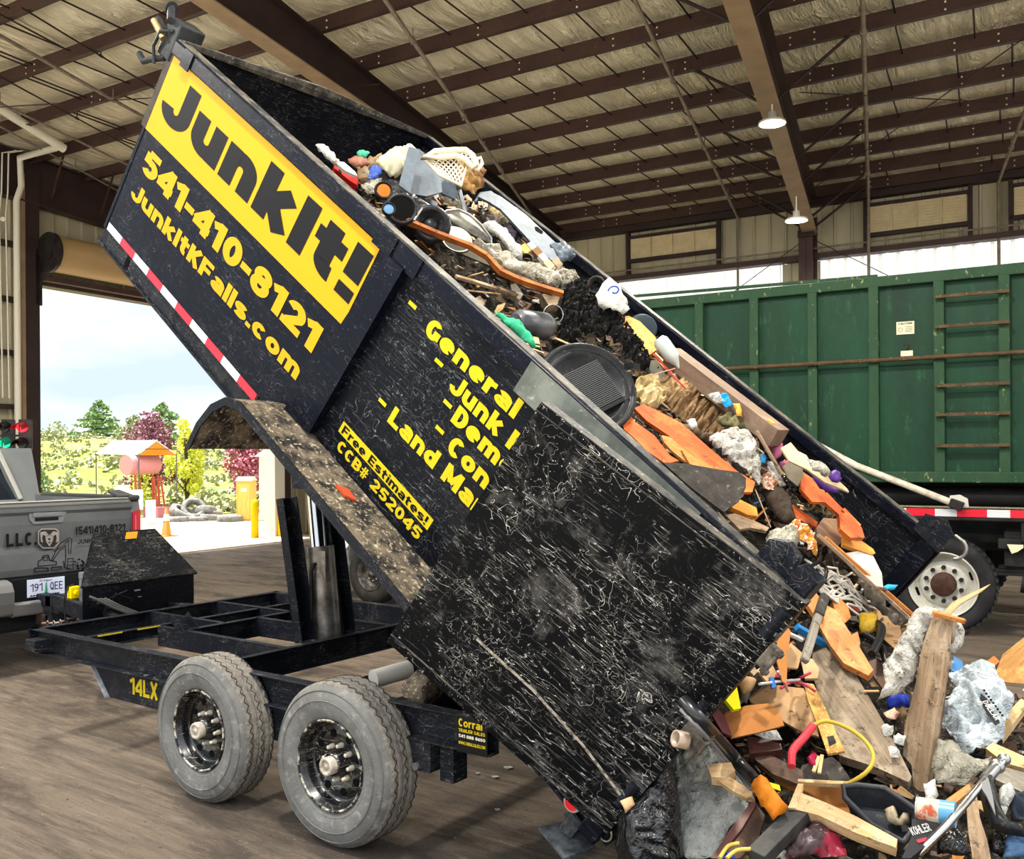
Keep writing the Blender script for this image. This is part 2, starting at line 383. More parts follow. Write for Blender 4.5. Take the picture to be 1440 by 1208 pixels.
# insulation: vinyl faced blankets, folds across the bays
N = NT('insulation')
v1 = N.co((2.6, .35, 1), (0, 0, .3)); f1 = N.noise(v1, 2.6, 5, .62, 1.0)
v2 = N.co((1.2, .3, 1), (0, 0, .1)); f2 = N.noise(v2, 1.6, 4, .6, .8)
c = N.mix(N.rng(f2, .3, .7), hx('fbf2d8'), hx('f0e4c2'))
f3 = N.math('ABSOLUTE', N.math('SUBTRACT', N.noise(N.co((2.2, .4, 1), (0, 0, -.25)), 2.0, 4, .6, 1.4), .5)); N.bump(N.math('ADD', N.math('ADD', f1, f2), N.math('MULTIPLY', f3, 1.5)), 1.0, .16); insul = N.fin(c, .42)
# dirt floor
N = NT('dirt_floor')
v = N.co((1, 1, 1)); st = N.co((.55, 3.2, 1), (0, 0, .42)); sf = N.co((.8, 9, 1), (0, 0, .35))
c = N.mix(N.rng(N.noise(st, 1.1, 8, .68, .6), .36, .64), hx('5d4f43'), hx('80705f'))
c = N.mix(N.rng(N.noise(sf, 2.2, 7, .7, .3), .45, .68), c, hx('907f6c'))
c = N.mix(N.rng(N.noise(N.co((1, 2.5, 1), (0, 0, .4)), .55, 6, .7), .50, .62), c, hx('4e4136'))
c = N.mix(N.rng(N.noise(v, 26, 4, .7), .62, .70), c, hx('3a2d22'))
c = N.mix(N.rng(N.noise(v, 60, 2, .6), .70, .74), c, hx('c9bda8'))
N.bump(N.math('ADD', N.noise(sf, 3, 8, .75), N.noise(v, 14, 6, .75)), .9, .05); dirt = N.fin(c, .9)
mb = MB(); mb.grid(40, 40, lambda a, b: V((-260 + a * 300, -60 + b * 260, 0))); struct(mb.build('floor', dirt))
gravel = dirty('pale_gravel', 'a89d8c', '91866f', .8, .35, .65, .9, 0, .3, 12, c3='776a54', s3=3, lo3=.58, hi3=.66)
mb = MB(); mb.prism([(W_X + 1.0, -20, .004), (W_X + 1.3, 16.5, .004), (-26.5, 26, .004), (-26.5, -20, .004)], (0, 0, .012)); bstruct('floor', mb, gravel)

bounce_m = dirty('bounce_concrete', 'dad4c8', 'c9c2b4', .6, .35, .65, .85, 0, .2, 8)
mb = MB(); mb.prism([(W_X, -3.6, .004), (30, -3.6, .004), (30, -30, .004), (W_X, -30, .004)], (0, 0, .012)); bstruct('floor', mb, bounce_m)  # unseen apron added behind the camera to bounce sunlight up to the ceiling
def corr(mb, fn, u0, u1, z0, z1, pitch=.305, dep=.034):
    u = u0
    while u < u1 - 1e-6:
        e = min(u + pitch, u1); k = (e - u) / pitch
        pr = [(0, 0), (.38, 0), (.46, 1), (.54, 1), (.62, 0), (1, 0)]
        vs = [fn(u + a * pitch * k, b * dep, z) for z in (z0, z1) for a, b in pr]
        mb.add(vs, [(i, i+1, i+7, i+6) for i in range(5)]); u = e
# end wall (left) round the big door opening
fe = lambda u, d, z: V((W_X - .12 + d, u, z))
mb = MB(); corr(mb, fe, -2, 7.05, 0, 7.9); corr(mb, fe, 7.05, 12.8, 5.05, 7.5); corr(mb, fe, 12.8, 15, 0, 7.0)
bstruct('wall_left', mb, cream)
fb = lambda u, d, z: V((u, B_Y + .12 - d, z))
mb = MB(); corr(mb, fb, W_X, -8.3, 0, 6.9); corr(mb, fb, -8.3, 9, 5.5, 6.9); corr(mb, fb, -8.3, 9, 0, 4.3); corr(mb, fb, -4.86, -4.15, 4.3, 5.5)
bstruct('wall_back', mb, cream)
# daylight strip of fibreglass sheets
N = NT('daylight_sheet'); tr = N.n('ShaderNodeBsdfTranslucent'); df = N.n('ShaderNodeBsdfDiffuse'); ms = N.n('ShaderNodeMixShader')
cc = N.mix(N.rng(N.noise(N.co((1, 1, .4)), 3, 4), .3, .7), (.95, .95, .93), (.88, .9, .86)); N.l(cc, tr.inputs['Color']); df.inputs['Color'].default_value = (.8, .8, .78, 1)
ms.inputs[0].default_value = .12; N.l(tr.outputs[0], ms.inputs[1]); N.l(df.outputs[0], ms.inputs[2]); N.l(ms.outputs[0], N.o.inputs['Surface']); sheet = N.m
mb = MB(); corr(mb, fb, -8.3, -4.86, 4.3, 5.5); corr(mb, fb, -4.15, 9, 4.3, 5.5); bstruct('window_5', mb, sheet)
# roof blankets
px = [14.81, 13.97, 13.1, 12.17, 11.17, 10.13, 9.04, 8.02, 6.98, 5.94, 4.9, 3.86, 2.82, 1.78, .74, -.3, -1.34]
mb = MB(); mb.smooth = True
edges = [15.15] + px + [-2]
for y1, y0 in zip(edges[:-1], edges[1:]):
    def fn(a, b, y0=y0, y1=y1):
        x = W_X - .1 + a * 25.4; y = y0 + (y1 - y0) * b
        sag = math.sin(math.pi * b) * (.075 + .035 * noise.noise(V((x * .9, y0, 0)))) + .018 * math.sin(math.pi*b) * noise.noise(V((x * 4 + y * 2.0, y * 1.2, 3)))
        return V((x, y, zr(y) + .235 - sag))
    mb.grid(170, 8, fn)
bstruct('ceiling', mb, insul)
mb = MB(); mb.prism([(W_X - .3, -2.1, zr(-2.1) + .32), (9.3, -2.1, zr(-2.1) + .32), (9.3, 15.3, zr(15.3) + .32), (W_X - .3, 15.3, zr(15.3) + .32)], (0, 0, .05)); bstruct('ceiling', mb, cream)
n_trim = 0
def trim(mb, mat, **k):
    global n_trim; n_trim += 1; return bstruct('trim_%d' % n_trim, mb, mat, **k)
for y in px:                                               # Z purlins
    mb = MB(); mb.bx(W_X, 9.2, y - .006, y + .006, zr(y), zr(y) + .22); mb.bx(W_X, 9.2, y - .07, y, zr(y), zr(y) + .012); mb.bx(W_X, 9.2, y, y + .07, zr(y) + .21, zr(y) + .222)
    trim(mb, brown)
    mb = MB()
    for x in (-12.9, -12.7, -8.5, -8.2, -6.6, -5.2, -4.6, -3.2, -2.9, -1.4, -.9):
        for dz in (.06, .15): mb.box((x, y - .008, zr(y) + dz), (.02, .012, .02))
    trim(mb, cream_hi)
# rafters
def rafter(x0, y0, x1, y1, dz, dep, fl, mat, fm):
    a = V((x0, y0, zr(y0) - dz - dep/2)); b = V((x1, y1, zr(y1) - dz - dep/2)); m1 = MB(); m1.beam(a, b, .016, dep)
    m1.beam(a + V((0, 0, dep/2)), b + V((0, 0, dep/2)), fl, .018); trim(m1, mat)
    m2 = MB(); m2.beam(a - V((0, 0, dep/2)), b - V((0, 0, dep/2)), fl, .02); trim(m2, fm)
rafter(-4.28, 14.9, -1.95, -2, 0, .66, .26, brown, tan_fl)
rafter(W_X + .12, 15, W_X + .12, -2, -.1, .82, .2, brown_dk, brown)
rafter(4.2, 14.9, 5.4, -2, .0, .62, .26, brown, tan_fl)
for x in (-4.32, 4.2):
    mb = MB(); mb.ibeam((x, 14.85, 0), (x, 14.85, 6.3), .26, .36, .02, .014, (0, 1, 0)); trim(mb, brown)
mb = MB(); mb.box((-4.3, 14.62, 5.93), (.3, .05, .12))
for x in (-4.38, -4.3, -4.22): mb.cyl((x, 14.6, 5.93), (x, 14.56, 5.93), .016, 6)
trim(mb, brown_dk)
# door frame of the opening, wall girts and posts
mb = MB(); mb.bx(W_X - .05, W_X + .2, 6.8, 7.05, 0, 7.0); trim(mb, brown_dk)
mb = MB(); mb.bx(W_X + .02, W_X + .18, 6.74, 6.80, 0, 6.9); trim(mb, tan_fl)
mb = MB(); mb.bx(W_X - .15, W_X + .2, 12.8, 13.12, 0, 6.2); trim(mb, cream_hi)
mb = MB(); mb.bx(W_X - .02, W_X + .22, 13.12, 13.3, 0, 6.2); trim(mb, brown_dk)
mb = MB(); mb.bx(W_X - .16, W_X + .12, 7.05, 12.8, 4.98, 5.14); trim(mb, brown)
for z in (1.75, 2.73, 3.68, 4.62, 5.6):
    mb = MB(); mb.bx(W_X - .08, W_X + .1, -2, 6.75, z, z + .08); trim(mb, brown_dk)
    if z < 5: mb = MB(); mb.bx(W_X - .08, W_X + .1, 13.3, 15, z, z + .08); trim(mb, brown_dk)
# back wall girts
mb = MB(); mb.bx(W_X, 9, B_Y - .12, B_Y + .08, 5.50, 5.60); trim(mb, brown)
mb = MB(); mb.tube([(W_X, B_Y - .18, 5.68), (9, B_Y - .18, 5.68)], .016, 6); trim(mb, pipe_m)
mb = MB(); mb.bx(W_X, 9, B_Y - .14, B_Y + .06, 6.50, 6.62); trim(mb, brown_dk)
mb = MB(); mb.bx(W_X, 9, B_Y - .1, B_Y + .08, 4.22, 4.3); trim(mb, brown)
# louvred windows high in the back wall
for i, (x0, x1, z0, z1) in enumerate([(-7.96, -6.1, 5.92, 6.34), (-3.27, -1.62, 5.86, 6.34), (-.93, .8, 5.86, 6.34)]):
    mb = MB(); y = B_Y - .06
    mb.bx(x0 - .07, x1 + .07, y - .05, y + .05, z1, z1 + .06); mb.bx(x0 - .07, x1 + .07, y - .05, y + .05, z0 - .07, z0)
    mb.bx(x0 - .07, x0, y - .05, y + .05, z0 - .35, z1 + .14); mb.bx(x1, x1 + .07, y - .05, y + .05, z0 - .35, z1 + .14)
    wo = bstruct('window_%d' % (i + 1), mb, brown_dk)
    mb = MB()
    for k in range(4):
        a = x0 + (x1 - x0) * k / 4; b = x0 + (x1 - x0) * (k + 1) / 4
        if k: mb.bx(a - .012, a + .012, y - .03, y + .02, z0, z1)
        for j in range(9):
            z = z0 + (z1 - z0) * (j + .5) / 9; mb.box(((a+b)/2, y + .0, z), (b - a - .03, .012, (z1-z0)/9 * 1.02), Matrix.Rotation(.38, 3, 'X'))
    lv = mb.build('louvre', dirty('louvre_tan', 'd2c29c', 'bdaa83', 6, .3, .7, .5, 0, 0), wo, local=True)
# sprinkler pipes, rods and cables under the roof
def pfit(a, dz=.1):
    c = MB2W.inverted() @ CAM; d = MB2W.inverted().to_3x3() @ ray(*a)
    t = (6.6 - dz + .065 * (15 - c[1]) - c[2]) / (d[2] + .065 * d[1]); return c + d * t
def pline(pa, pb, r, mat, dz=.1, ext0=0, ext1=0, n=6, drop=None):
    a = pfit(pa, dz); b = pfit(pb, dz); d = (b - a); a = a - d * ext0; b = b + d * ext1
    pts = [a, b]
    if drop: pts.append(V((b.x, b.y, drop)))
    mb = MB(); mb.tube(pts, r, n)
    k = int((b-a).length / 2.2)
    for i in range(k): q = a.lerp(b, (i+.5)/k); mb.cyl(q, q + V((0, 0, .16)), .008, 5); mb.tube([q - d.normalized()*.03, q + d.normalized()*.03], r * 1.5, 8)
    return trim(mb, mat)
pline((545, 5), (760, 322), .028, pipe_m, .1, .8, 0, 8, 4.4)
pline((895, 5), (1037, 305), .026, pipe_m, .1, .8, 0, 8, 4.4)
pline((1213, 5), (1221, 275), .030, pipe_m, .14, .8, 0, 8, 4.4)
pline((1440, 160), (1404, 256), .028, pipe_m, .14, 1.2, 0, 8, 4.4)
pline((0, 50), (215, 172), .026, pipe_m, .1, .6, 1.0, 8)
pline((0, 145), (180, 232), .02, pipe_m, .1, .6, .8, 8); pline((0, 178), (165, 268), .018, pipe_m, .1, .6, .8, 8)
for a, b in [((30, 235), (165, 272)), ((0, 108), (170, 200)), ((70, 35), (185, 105)), ((0, 20), (60, 52))]: pline(a, b, .012, brown_dk, .02, .3, .5)
# deep tapered rafter behind the raised bed
_t0 = pfit((379, 0), 0); _t1 = pfit((785, 324), 0); _d = (_t1 - _t0); _nv = V((_d.y, -_d.x, 0)).normalized()
def _low(x, y):
    c = MB2W.inverted() @ CAM; d = MB2W.inverted().to_3x3() @ ray(x, y); return c + d * ((_t0 - c).dot(_nv) / d.dot(_nv))
_b0, _b1 = _low(284, 0), _low(795, 345); _t0, _b0 = _t0 - _d * .5, _b0 - (_b1 - _b0) * .5
mb = MB(); mb.prism([_t0, _t1, _b1, _b0], _nv * .016); mb.beam(_t0, _t1, .24, .018); trim(mb, brown_dk); mb = MB(); mb.beam(_b0, _b1, .24, .02); trim(mb, tan_fl)
# sag rods between purlins, staggered bay by bay
for a, b in [((588, 0), (850, 315)), ((640, 0), (870, 270)), ((725, 0), (900, 230)), ((800, 0), (935, 210)), ((905, 30), (1010, 230)), ((960, 30), (1045, 250)),
             ((1262, 0), (1252, 270)), ((1372, 0), (1320, 270)), ((1420, 130), (1395, 250)), ((110, 0), (210, 75)), ((0, 75), (170, 190)), ((30, 35), (200, 140)), ((200, 0), (222, 20)), ((55, 105), (150, 170))]:
    pa = pfit(a, -.1); pb = pfit(b, -.1); mb = MB(); sk = (pb.x - pa.x) / (pb.y - pa.y)
    ys = [y for y in px if y > min(pa.y, pb.y) - 6]
    for i in range(len(ys) - 1):
        y1, y0 = ys[i], ys[i+1]; x = pa.x + sk * ((y0+y1)/2 - pa.y) + (.05 if i % 2 else -.05)
        mb.tube([(x - .05*sk, y0, zr(y0) + .06), (x + .3*sk, y1, zr(y1) + .16)], .012, 5)
    trim(mb, brown_dk)
def onW(x, y, d=.3): return MB2W.inverted() @ hit(x, y, bw(W_X + d, 0, 0), MB2W.to_3x3() @ V((1, 0, 0)))
def seg3(p, q, r, mat):
    mb = MB(); mb.tube([p, q], r, 5); return trim(mb, mat)
def atb(px_, py_, D): return MB2W.inverted() @ (CAM + ray(px_, py_) * D)
for y in (6.98, 9.04, 11.17, 12.17, 13.97, 14.6):            # kickers from rafter foot to purlin
    xr = -4.28 + (14.9 - y) * .138
    for sgn in (-1, 1): seg3((xr + sgn * .1, y, zr(y) - .6), (xr + sgn * 1.05, y, zr(y) + .05), .022, brown_dk)
for y in ():
    for sgn in (-1, 1): seg3((-8.08 + sgn * .1, y, zr(y) - .5), (-8.08 + sgn * .8, y, zr(y) + .05), .02, brown_dk)
for y in (7.0, 8.0): seg3((W_X + .2, y + .3, zr(y) - .55), (W_X + 1.0, y, zr(y) + .05), .022, brown)
for a, b in [((-4.3, 14.8, 5.9), (-.6, 14.8, 3.6)), ((-4.3, 14.8, 5.9), (-8, 14.8, 3.6)), ((-3.2, 9.5, 6.6), (2.2, 13.5, 6.5)), ((-4.1, 13.8, 6.45), (2.4, 6.0, 7.0)), ((-3.0, 6.6, 6.85), (4, 9.5, 6.8)), ((-15.8, 5.5, 6.9), (-8.2, 2.0, 7.1)), ((-15.8, 4.0, 7.0), (-8.2, 7, 6.9))]: seg3(a, b, .008, brown_dk)
# rolling shutter above the opening
sh = MB(); sh.smooth = True
sh.cyl((W_X + .45, 7.12, 5.52), (W_X + .45, 12.9, 5.52), .33, 32); sh = sh.build('rolling_shutter', dirty('shutter_tan', 'b89a6e', 'a5875c', 3, .3, .7, .45, 0, .3, 14, (1, .2, 1)), local=True); sh.matrix_world = MB2W.copy()
tag(sh, 'tan rolled-up shutter drum above the big doorway', 'shutter')
mb = MB(); mb.cyl((W_X + .45, 7.04, 5.52), (W_X + .45, 7.11, 5.52), .36, 32); mb.cyl((W_X + .45, 7.02, 5.52), (W_X + .45, 7.05, 5.52), .15, 16)
for k in range(10): a = k * .628; mb.box((W_X + .45 + .26 * math.cos(a), 7.03, 5.52 + .26 * math.sin(a)), (.04, .02, .04))
mb.bx(W_X + .02, W_X + .2, 6.98, 7.1, 4.6, 5.6)
mb.build('end_plate', dirty('dark_iron', '2e2926', '1d1a19', 8, .4, .6, .5), sh, local=True)
sb = MB(); sb.bx(W_X + .12, W_X + .3, 7.1, 12.8, 5.04, 5.13); sb.build('bottom_bar', brown, sh, local=True)
# white drain pipe with elbows, conduits on the end wall
dp = MB(); dp.smooth = True
pts = [onW(24, 420), onW(23, 282), onW(30, 262), onW(28, 222), onW(78, 208, 1.6)]
dp.tube([V((pts[0].x, pts[0].y, 0.3))] + pts, .055, 10); dp.tube([onW(-40, 128, 1.7), onW(90, 209, 1.6)], .075, 10)
o = dp.build('drain_pipe', cream_hi, local=True); o.matrix_world = MB2W.copy(); tag(o, 'white bent drain pipe in the corner left of the doorway', 'pipe')
for k, (x, lab) in enumerate(((3, 'thin pale conduit farthest left on the end wall, with a round box'), (12, 'thin pale conduit between the round box one and the drain pipe'))):
    q = MB(); a = onW(x, 215, .25); b = onW(x - 1, 270, .25); q.tube([onW(x + 20, 212, .3), a, b, onW(x - 4, 300, .25), V((b.x, b.y, 2.9))], .014, 6)
    if k == 0: q.cyl(onW(4, 308, .3), onW(4, 308, .36), .04, 12)
    o = q.build('conduit', cream_hi, local=True); o.matrix_world = MB2W.copy(); tag(o, lab, 'conduit')
# traffic signals by the doorway
hood = plain('signal_black', '1c1b1a', .5); hoodm = dirty('signal_grey', '4a4744', '33302e', 5)
for i, (x, y0, lit, lab) in enumerate(((12, 603, 1, 'two-lens traffic signal with its green lens lit, left of its twin'), (36, 603, 0, 'two-lens traffic signal with its red lens lit, right of its twin'))):
    D = 15.4; c = CAM + ray(x, 612) * D; e = empty('traffic_signal', c, lab, 'traffic light')
    mb = MB(); mb.box(c, (.2, .2, .52), Matrix.Rotation(-.5, 3, 'Z')); mb.beam(c, c + V((-.9, .1, 0)), .03, .03); mb.build('housing', hoodm, e, .02)
    for k, (pz, colr, on) in enumerate((((.13), 'ff2a3a', not lit), ((-.13), '18c98a', lit))):
        q = c + V((0, 0, pz)); dr = V((.55, -.8, 0)).normalized()
        l = MB(); l.cyl(q + dr * .08, q + dr * .125, .085, 16); l.build('lens', plain('lens%d%d' % (i, k), colr if on else '241e1c', .3, 0, 1.2 if on else 0), e)
        h = MB(); sidev = dr.cross(V((0, 0, 1)))
        h.grid(12, 3, lambda a, b: q + dr * (.09 + .20 * b) + (sidev * math.cos(math.pi * a) + V((0, 0, 1)) * math.sin(math.pi * a)) * .098 - V((0, 0, .05 * b)))
        hm = h.build('visor', plain('visor_lit%d%d' % (i, k), 'a3202c' if k == 0 else '1f9a74', .4) if on else hood, e); s_ = hm.modifiers.new('t', 'SOLIDIFY'); s_.thickness = .008
# high bay lamps
def lamp(p, lab, en=150, n=[0]):
    n[0] += 1; e = empty('high_bay_lamp', p, lab, 'lamp', 'high bay lamps under the rafters'); p = V(p)
    m = MB(); m.lathe([(0, .12), (.05, .12), (.06, .03), (.17, .0), (.18, -.03), (.165, -.03)], p, (0, 0, 1), 28); m.tube([p + V((0, 0, .12)), p + V((0, 0, .35))], .012, 6); m.build('housing', plain('lamp_grey', 'b9b4a8', .4), e)
    m = MB(); m.lathe([(0, -.028), (.165, -.028), (.165, -.022)], p, (0, 0, 1), 28); m.build('lens', plain('lamp_glow', 'fff3d0', .5, 0, 14), e)
    li = bpy.data.lights.new('lamp_light', 'AREA'); li.shape = 'DISK'; li.size = .34; li.energy = en; li.color = (1, .95, .84)
    lo = bpy.data.objects.new('lamp_light', li); COL.objects.link(lo); lo.location = p - V((0, 0, .06)); lo.parent = e; lo.matrix_parent_inverse = MW[e.name].inverted()
lamp(CAM + ray(1086, 171) * 11.9, 'lit high bay lamp nearer the camera, on the long tan-flanged rafter')
lamp(CAM + ray(1120, 308) * 14.4, 'lit high bay lamp at the back wall end of the tan-flanged rafter')
for x, y in ((-2.1, 3.0), (-8.3, 1.6), (4.6, 8), (4.9, 2.5), (-2.0, -1.2), (-8.3, -1.4)):  # unseen lamps added as fill light for the camera side
    q = bw(x, y, zr(y) - 1.05); lamp(q, 'added unseen fill lamp under the roof on the camera side', 240)

# ================================================================== THE YARD OUTSIDE
def at(x, y, D): return CAM + ray(x, y) * D
grassm = dirty('hill_grass', '7f8a34', '9a9a58', .25, .4, .6, .95, 0, .8, 4, (1, 1, 1), .2, c3='5f6c36', s3=.8, lo3=.5, hi3=.62)
mb = MB(); mb.smooth = True
def hz(x, y):
    d = -24.5 - x + .25 * (y - 14); k = max(0, min(1, d / 60)); return (k * k * (3 - 2*k)) * 3.6 + (.35 * noise.noise(V((x * .08, y * .08, 0))) + .12 * noise.noise(V((x * .4, y * .4, 0)))) * min(1, max(0, d / 5)) + (-.05 if d < .1 else .03)
mb.grid(90, 90, lambda a, b: V((-24 - a * 150, -40 + b * 180, hz(-24 - a * 150, -40 + b * 180)))); o = mb.build('hill_ground', grassm, local=True); o.matrix_world = MB2W.copy(); struct(o)
def onhill(px_, D):
    p = at(px_, 650, D); q = MB2W.inverted() @ p; p.z = max(0, hz(q.x, q.y)); return p
def leafcloud(clumps, n, size, seed, vert=0):
    r = random.Random(seed); mb = MB()
    tot = sum(c[1][0] * c[1][1] * c[1][2] for c in clumps) ** 1
    for c, rad in clumps:
        k = max(12, int(n * rad[0] * rad[1] * rad[2] / tot))
        for i in range(k):
            while True:
                q = V([r.uniform(-1, 1) for _ in range(3)])
                if .25 < q.length < 1: break
            q = V((q.x * rad[0], q.y * rad[1], q.z * rad[2])) + V(c)
            a = V([r.gauss(0, 1) for _ in range(3)]).normalized() * size * r.uniform(.5, 1.2); b = a.orthogonal().normalized() * a.length * .6
            mb.add([q - a, q + b, q + a, q - b], [(0, 1, 2, 3)])
    return mb
def leafmat(name, c1, c2):
    N = NT(name); oi = N.noise(N.co((1, 1, 1)), 7, 3, .7); c = N.mix(N.rng(oi, .35, .65), hx(c1), hx(c2))
    N.fin(c, .6); N.b.inputs['Subsurface Weight'].default_value = 0; return N.m
def tree(name, base, h, wdt, m1, lab, seed, style='round', n=1500, size=.09, trunk='5a4634', cat='tree'):
    r = random.Random(seed); base = V(base); e = empty(name, base, lab, cat)
    t = MB(); t.smooth = True; t.tube([base - V((0, 0, .1)), base + V((0, 0, h * .5)), base + V((0.02, 0, h * .97))], [h * .022, h * .014, h * .004], 7)
    cl = []
    if style == 'pine':
        L = 13
        for i in range(L):
            k = i / (L - 1); z = h * (.16 + .82 * k); rad = wdt * .5 * (1 - k) ** .8 + .05 * wdt
            for j in range(6):
                a = r.uniform(0, 6.28); rr = rad * r.uniform(.35, .95); q = base + V((math.cos(a) * rr, math.sin(a) * rr, z + rr * .15))
                t.tube([base + V((0, 0, z - .04 * h)), q], [h * .006, h * .002], 5); cl.append((q, (rad * .33 + .02, rad * .33 + .02, h * .022)))
    else:
        for i in range(26):
            a = r.uniform(0, 6.28); k = r.uniform(.22, 1); rr = wdt * .5 * math.sin(math.pi * min(1, k * .85 + .1)) * r.uniform(.2, .85)
            q = base + V((math.cos(a) * rr, math.sin(a) * rr, h * k)); s_ = wdt * r.uniform(.10, .2)
            t.tube([base + V((0, 0, h * k * .45)), q], [h * .010, h * .003], 5); cl.append((q, (s_, s_, s_ * 1.2)))
    t.build('trunk', dirty('bark' + trunk, trunk, '3c3026', 20, .4, .6, .9), e); leafcloud(cl, n, size, seed + 1).build('foliage', m1, e, recalc=False)
    return e
pine_m = leafmat('pine_needles', '5d7a4c', '8aa36a'); pale_m = leafmat('pale_leaves', '7d8b60', '9aa27a'); plum_m = leafmat('plum_leaves', '663246', '8c5666')
yel_m = leafmat('yellow_green_leaves', 'b9c22a', 'dfe05a'); red_m = leafmat('red_leaves', '8c3a4c', 'b06270')
p = onhill(140, 95); tree('conifer', p, (CAM + ray(140, 564) * 95).z - p.z, 5.2, pine_m, 'tall grey-green conifer on the hill left of the white canopy', 1, 'pine', 2600, .22)
p = onhill(228, 70); tree('conifer', p, (CAM + ray(228, 568) * 70).z - p.z, 3.6, pine_m, 'thin conifer behind the purple-leaved tree', 2, 'pine', 1500, .2)
p = onhill(190, 80); tree('conifer', p, (CAM + ray(190, 585) * 80).z - p.z, 3.0, pale_m, 'small pale conifer just left of the purple-leaved tree', 3, 'pine', 900, .18)
p = onhill(80, 100); tree('pale_tree', p, (CAM + ray(80, 600) * 100).z - p.z, 4.0, pale_m, 'sparse pale tree on the hilltop left of the tall conifer', 4, 'round', 350, .2, 'a39880')
p = onhill(55, 90); tree('pale_tree', p, (CAM + ray(55, 612) * 90).z - p.z, 3.0, pale_m, 'small pale tree on the hilltop beside the doorway edge', 5, 'round', 300, .2, 'a39880')
p = onhill(215, 33.5); tree('plum_tree', p, (CAM + ray(215, 590) * 33.5).z, 2.3, plum_m, 'purple-leaved tree behind the pink tank', 6, 'round', 3000, .07)
p = onhill(262, 32.5); tree('yellow_green_tree', p, (CAM + ray(262, 597) * 32.5).z, 1.5, yel_m, 'yellow-green leafy tree right of the canopy', 7, 'round', 2600, .07)
p = onhill(200, 32.5); tree('yellow_green_shrub', p, 1.5, 1.3, yel_m, 'low yellow-green shrub under the pink tank', 17, 'round', 900, .06, cat='shrub')
p = onhill(343, 31.5); tree('red_tree', p, (CAM + ray(343, 610) * 31.5).z, 1.9, red_m, 'red-leaved tree behind the yellow portable toilet', 8, 'round', 2800, .07)
p = onhill(55, 24); tree('conifer', p, 1.6, 1.1, pine_m, 'low conifer at the left edge of the doorway', 9, 'pine', 900, .07)
# sagebrush on the hill
r = random.Random(5); cl = []
for i in range(420):
    D = 30 + 62 * r.random() ** 1.3; p = onhill(r.uniform(40, 420), D); s_ = r.uniform(.2, .5) * (.5 + D / 90); cl.append((p + V((0, 0, s_ * .4)), (s_, s_, s_ * .7)))
o = leafcloud(cl, 9000, .15, 11).build('sagebrush', leafmat('sage', '747a54', '96966c'), recalc=False); tag(o, 'pale sagebrush covering the hillside', 'shrub', kind='stuff')
# fuel tank under a canopy
sh_ = empty('canopy', at(190, 735, 29.5), 'white-roofed open canopy with an orange gable over the pink tank', 'canopy')
wht = dirty('white_sheet_metal', 'e8e6e0', 'd0ccc2', 4, .4, .6, .5, 0, 0); orng = plain('orange_boards', 'd9862a', .6)
A, B, Cc = at(195, 638, 29), at(220, 619, 29.4), at(248, 638, 29.8); bk = at(135, 637, 31.5) - A
m = MB(); m.prism([A, B, B + bk, A + bk], (0, 0, -.04)); m.prism([B, Cc, Cc + bk, B + bk], (0, 0, -.04)); m.build('roof', wht, sh_)
m = MB(); m.prism([A + V((0, 0, -.05)), B + V((0, 0, -.06)), Cc + V((0, 0, -.05))], bk * .02); m.build('gable', orng, sh_)
m = MB(); m.beam(at(203, 631.5, 29.0), at(238, 631.5, 29.6), .05, .02); m.build('tie', plain('dark_trim', '4a2c18'), sh_)
for q in (A, A + bk, Cc, Cc + bk): m = MB(); m.tube([q, V((q.x, q.y, 0))], .02, 6); m.build('post', plain('post_grey', '6b6460', .5), sh_)
tk = empty('fuel_tank', at(200, 735, 29.5), 'pink horizontal fuel tank on a red frame', 'tank'); pk = plain('pink_paint', 'cf8a8c', .5); rd = plain('red_frame', 'b5503f', .5)
m = MB(); m.smooth = True; a = at(177, 654, 29); b = at(218, 653, 30.0); m.cyl(a, b, .31, 32); m.build('shell', pk, tk)
m = MB()
for q in (at(190, 668, 29.2), at(214, 668, 29.8), at(196, 668, 30.3), at(222, 668, 30.4)): m.beam(q, V((q.x + .08, q.y, 0.2)), .05, .05)
for k in range(6): m.beam(at(216, 675 + k*8, 29.6), at(228, 674 + k*8, 29.8), .03, .03)
m.beam(at(216, 670, 29.6), at(222, 718, 29.6), .05, .05); m.beam(at(226, 670, 29.8), at(232, 716, 29.8), .05, .05); m.build('stand', rd, tk)
m = MB(); q = at(222, 725, 29.2); q.z = .17; m.box(q, (.8, .5, .34)); o = m.build('trough', plain('dull_pink', 'a86a72', .6)); tag(o, 'dull pink box on the ground below the tank frame', 'box')
for x, y, D, w_, h_, lab in ((172, 694, 27.5, .45, .5, 'white board leaning under the canopy, topmost'), (190, 703, 27.5, .5, .6, 'white board under the canopy right of the topmost one'), (212, 722, 26, .3, .75, 'tall white sign board beside the orange cone')):
    m = MB(); q = at(x, y, D); m.box(q, (.03, w_, h_)); m.beam(q, V((q.x - .3, q.y, 0)), .03, .03); o = m.build('sign_board', plain('white_board', 'e6e4df', .5)); tag(o, lab, 'board')
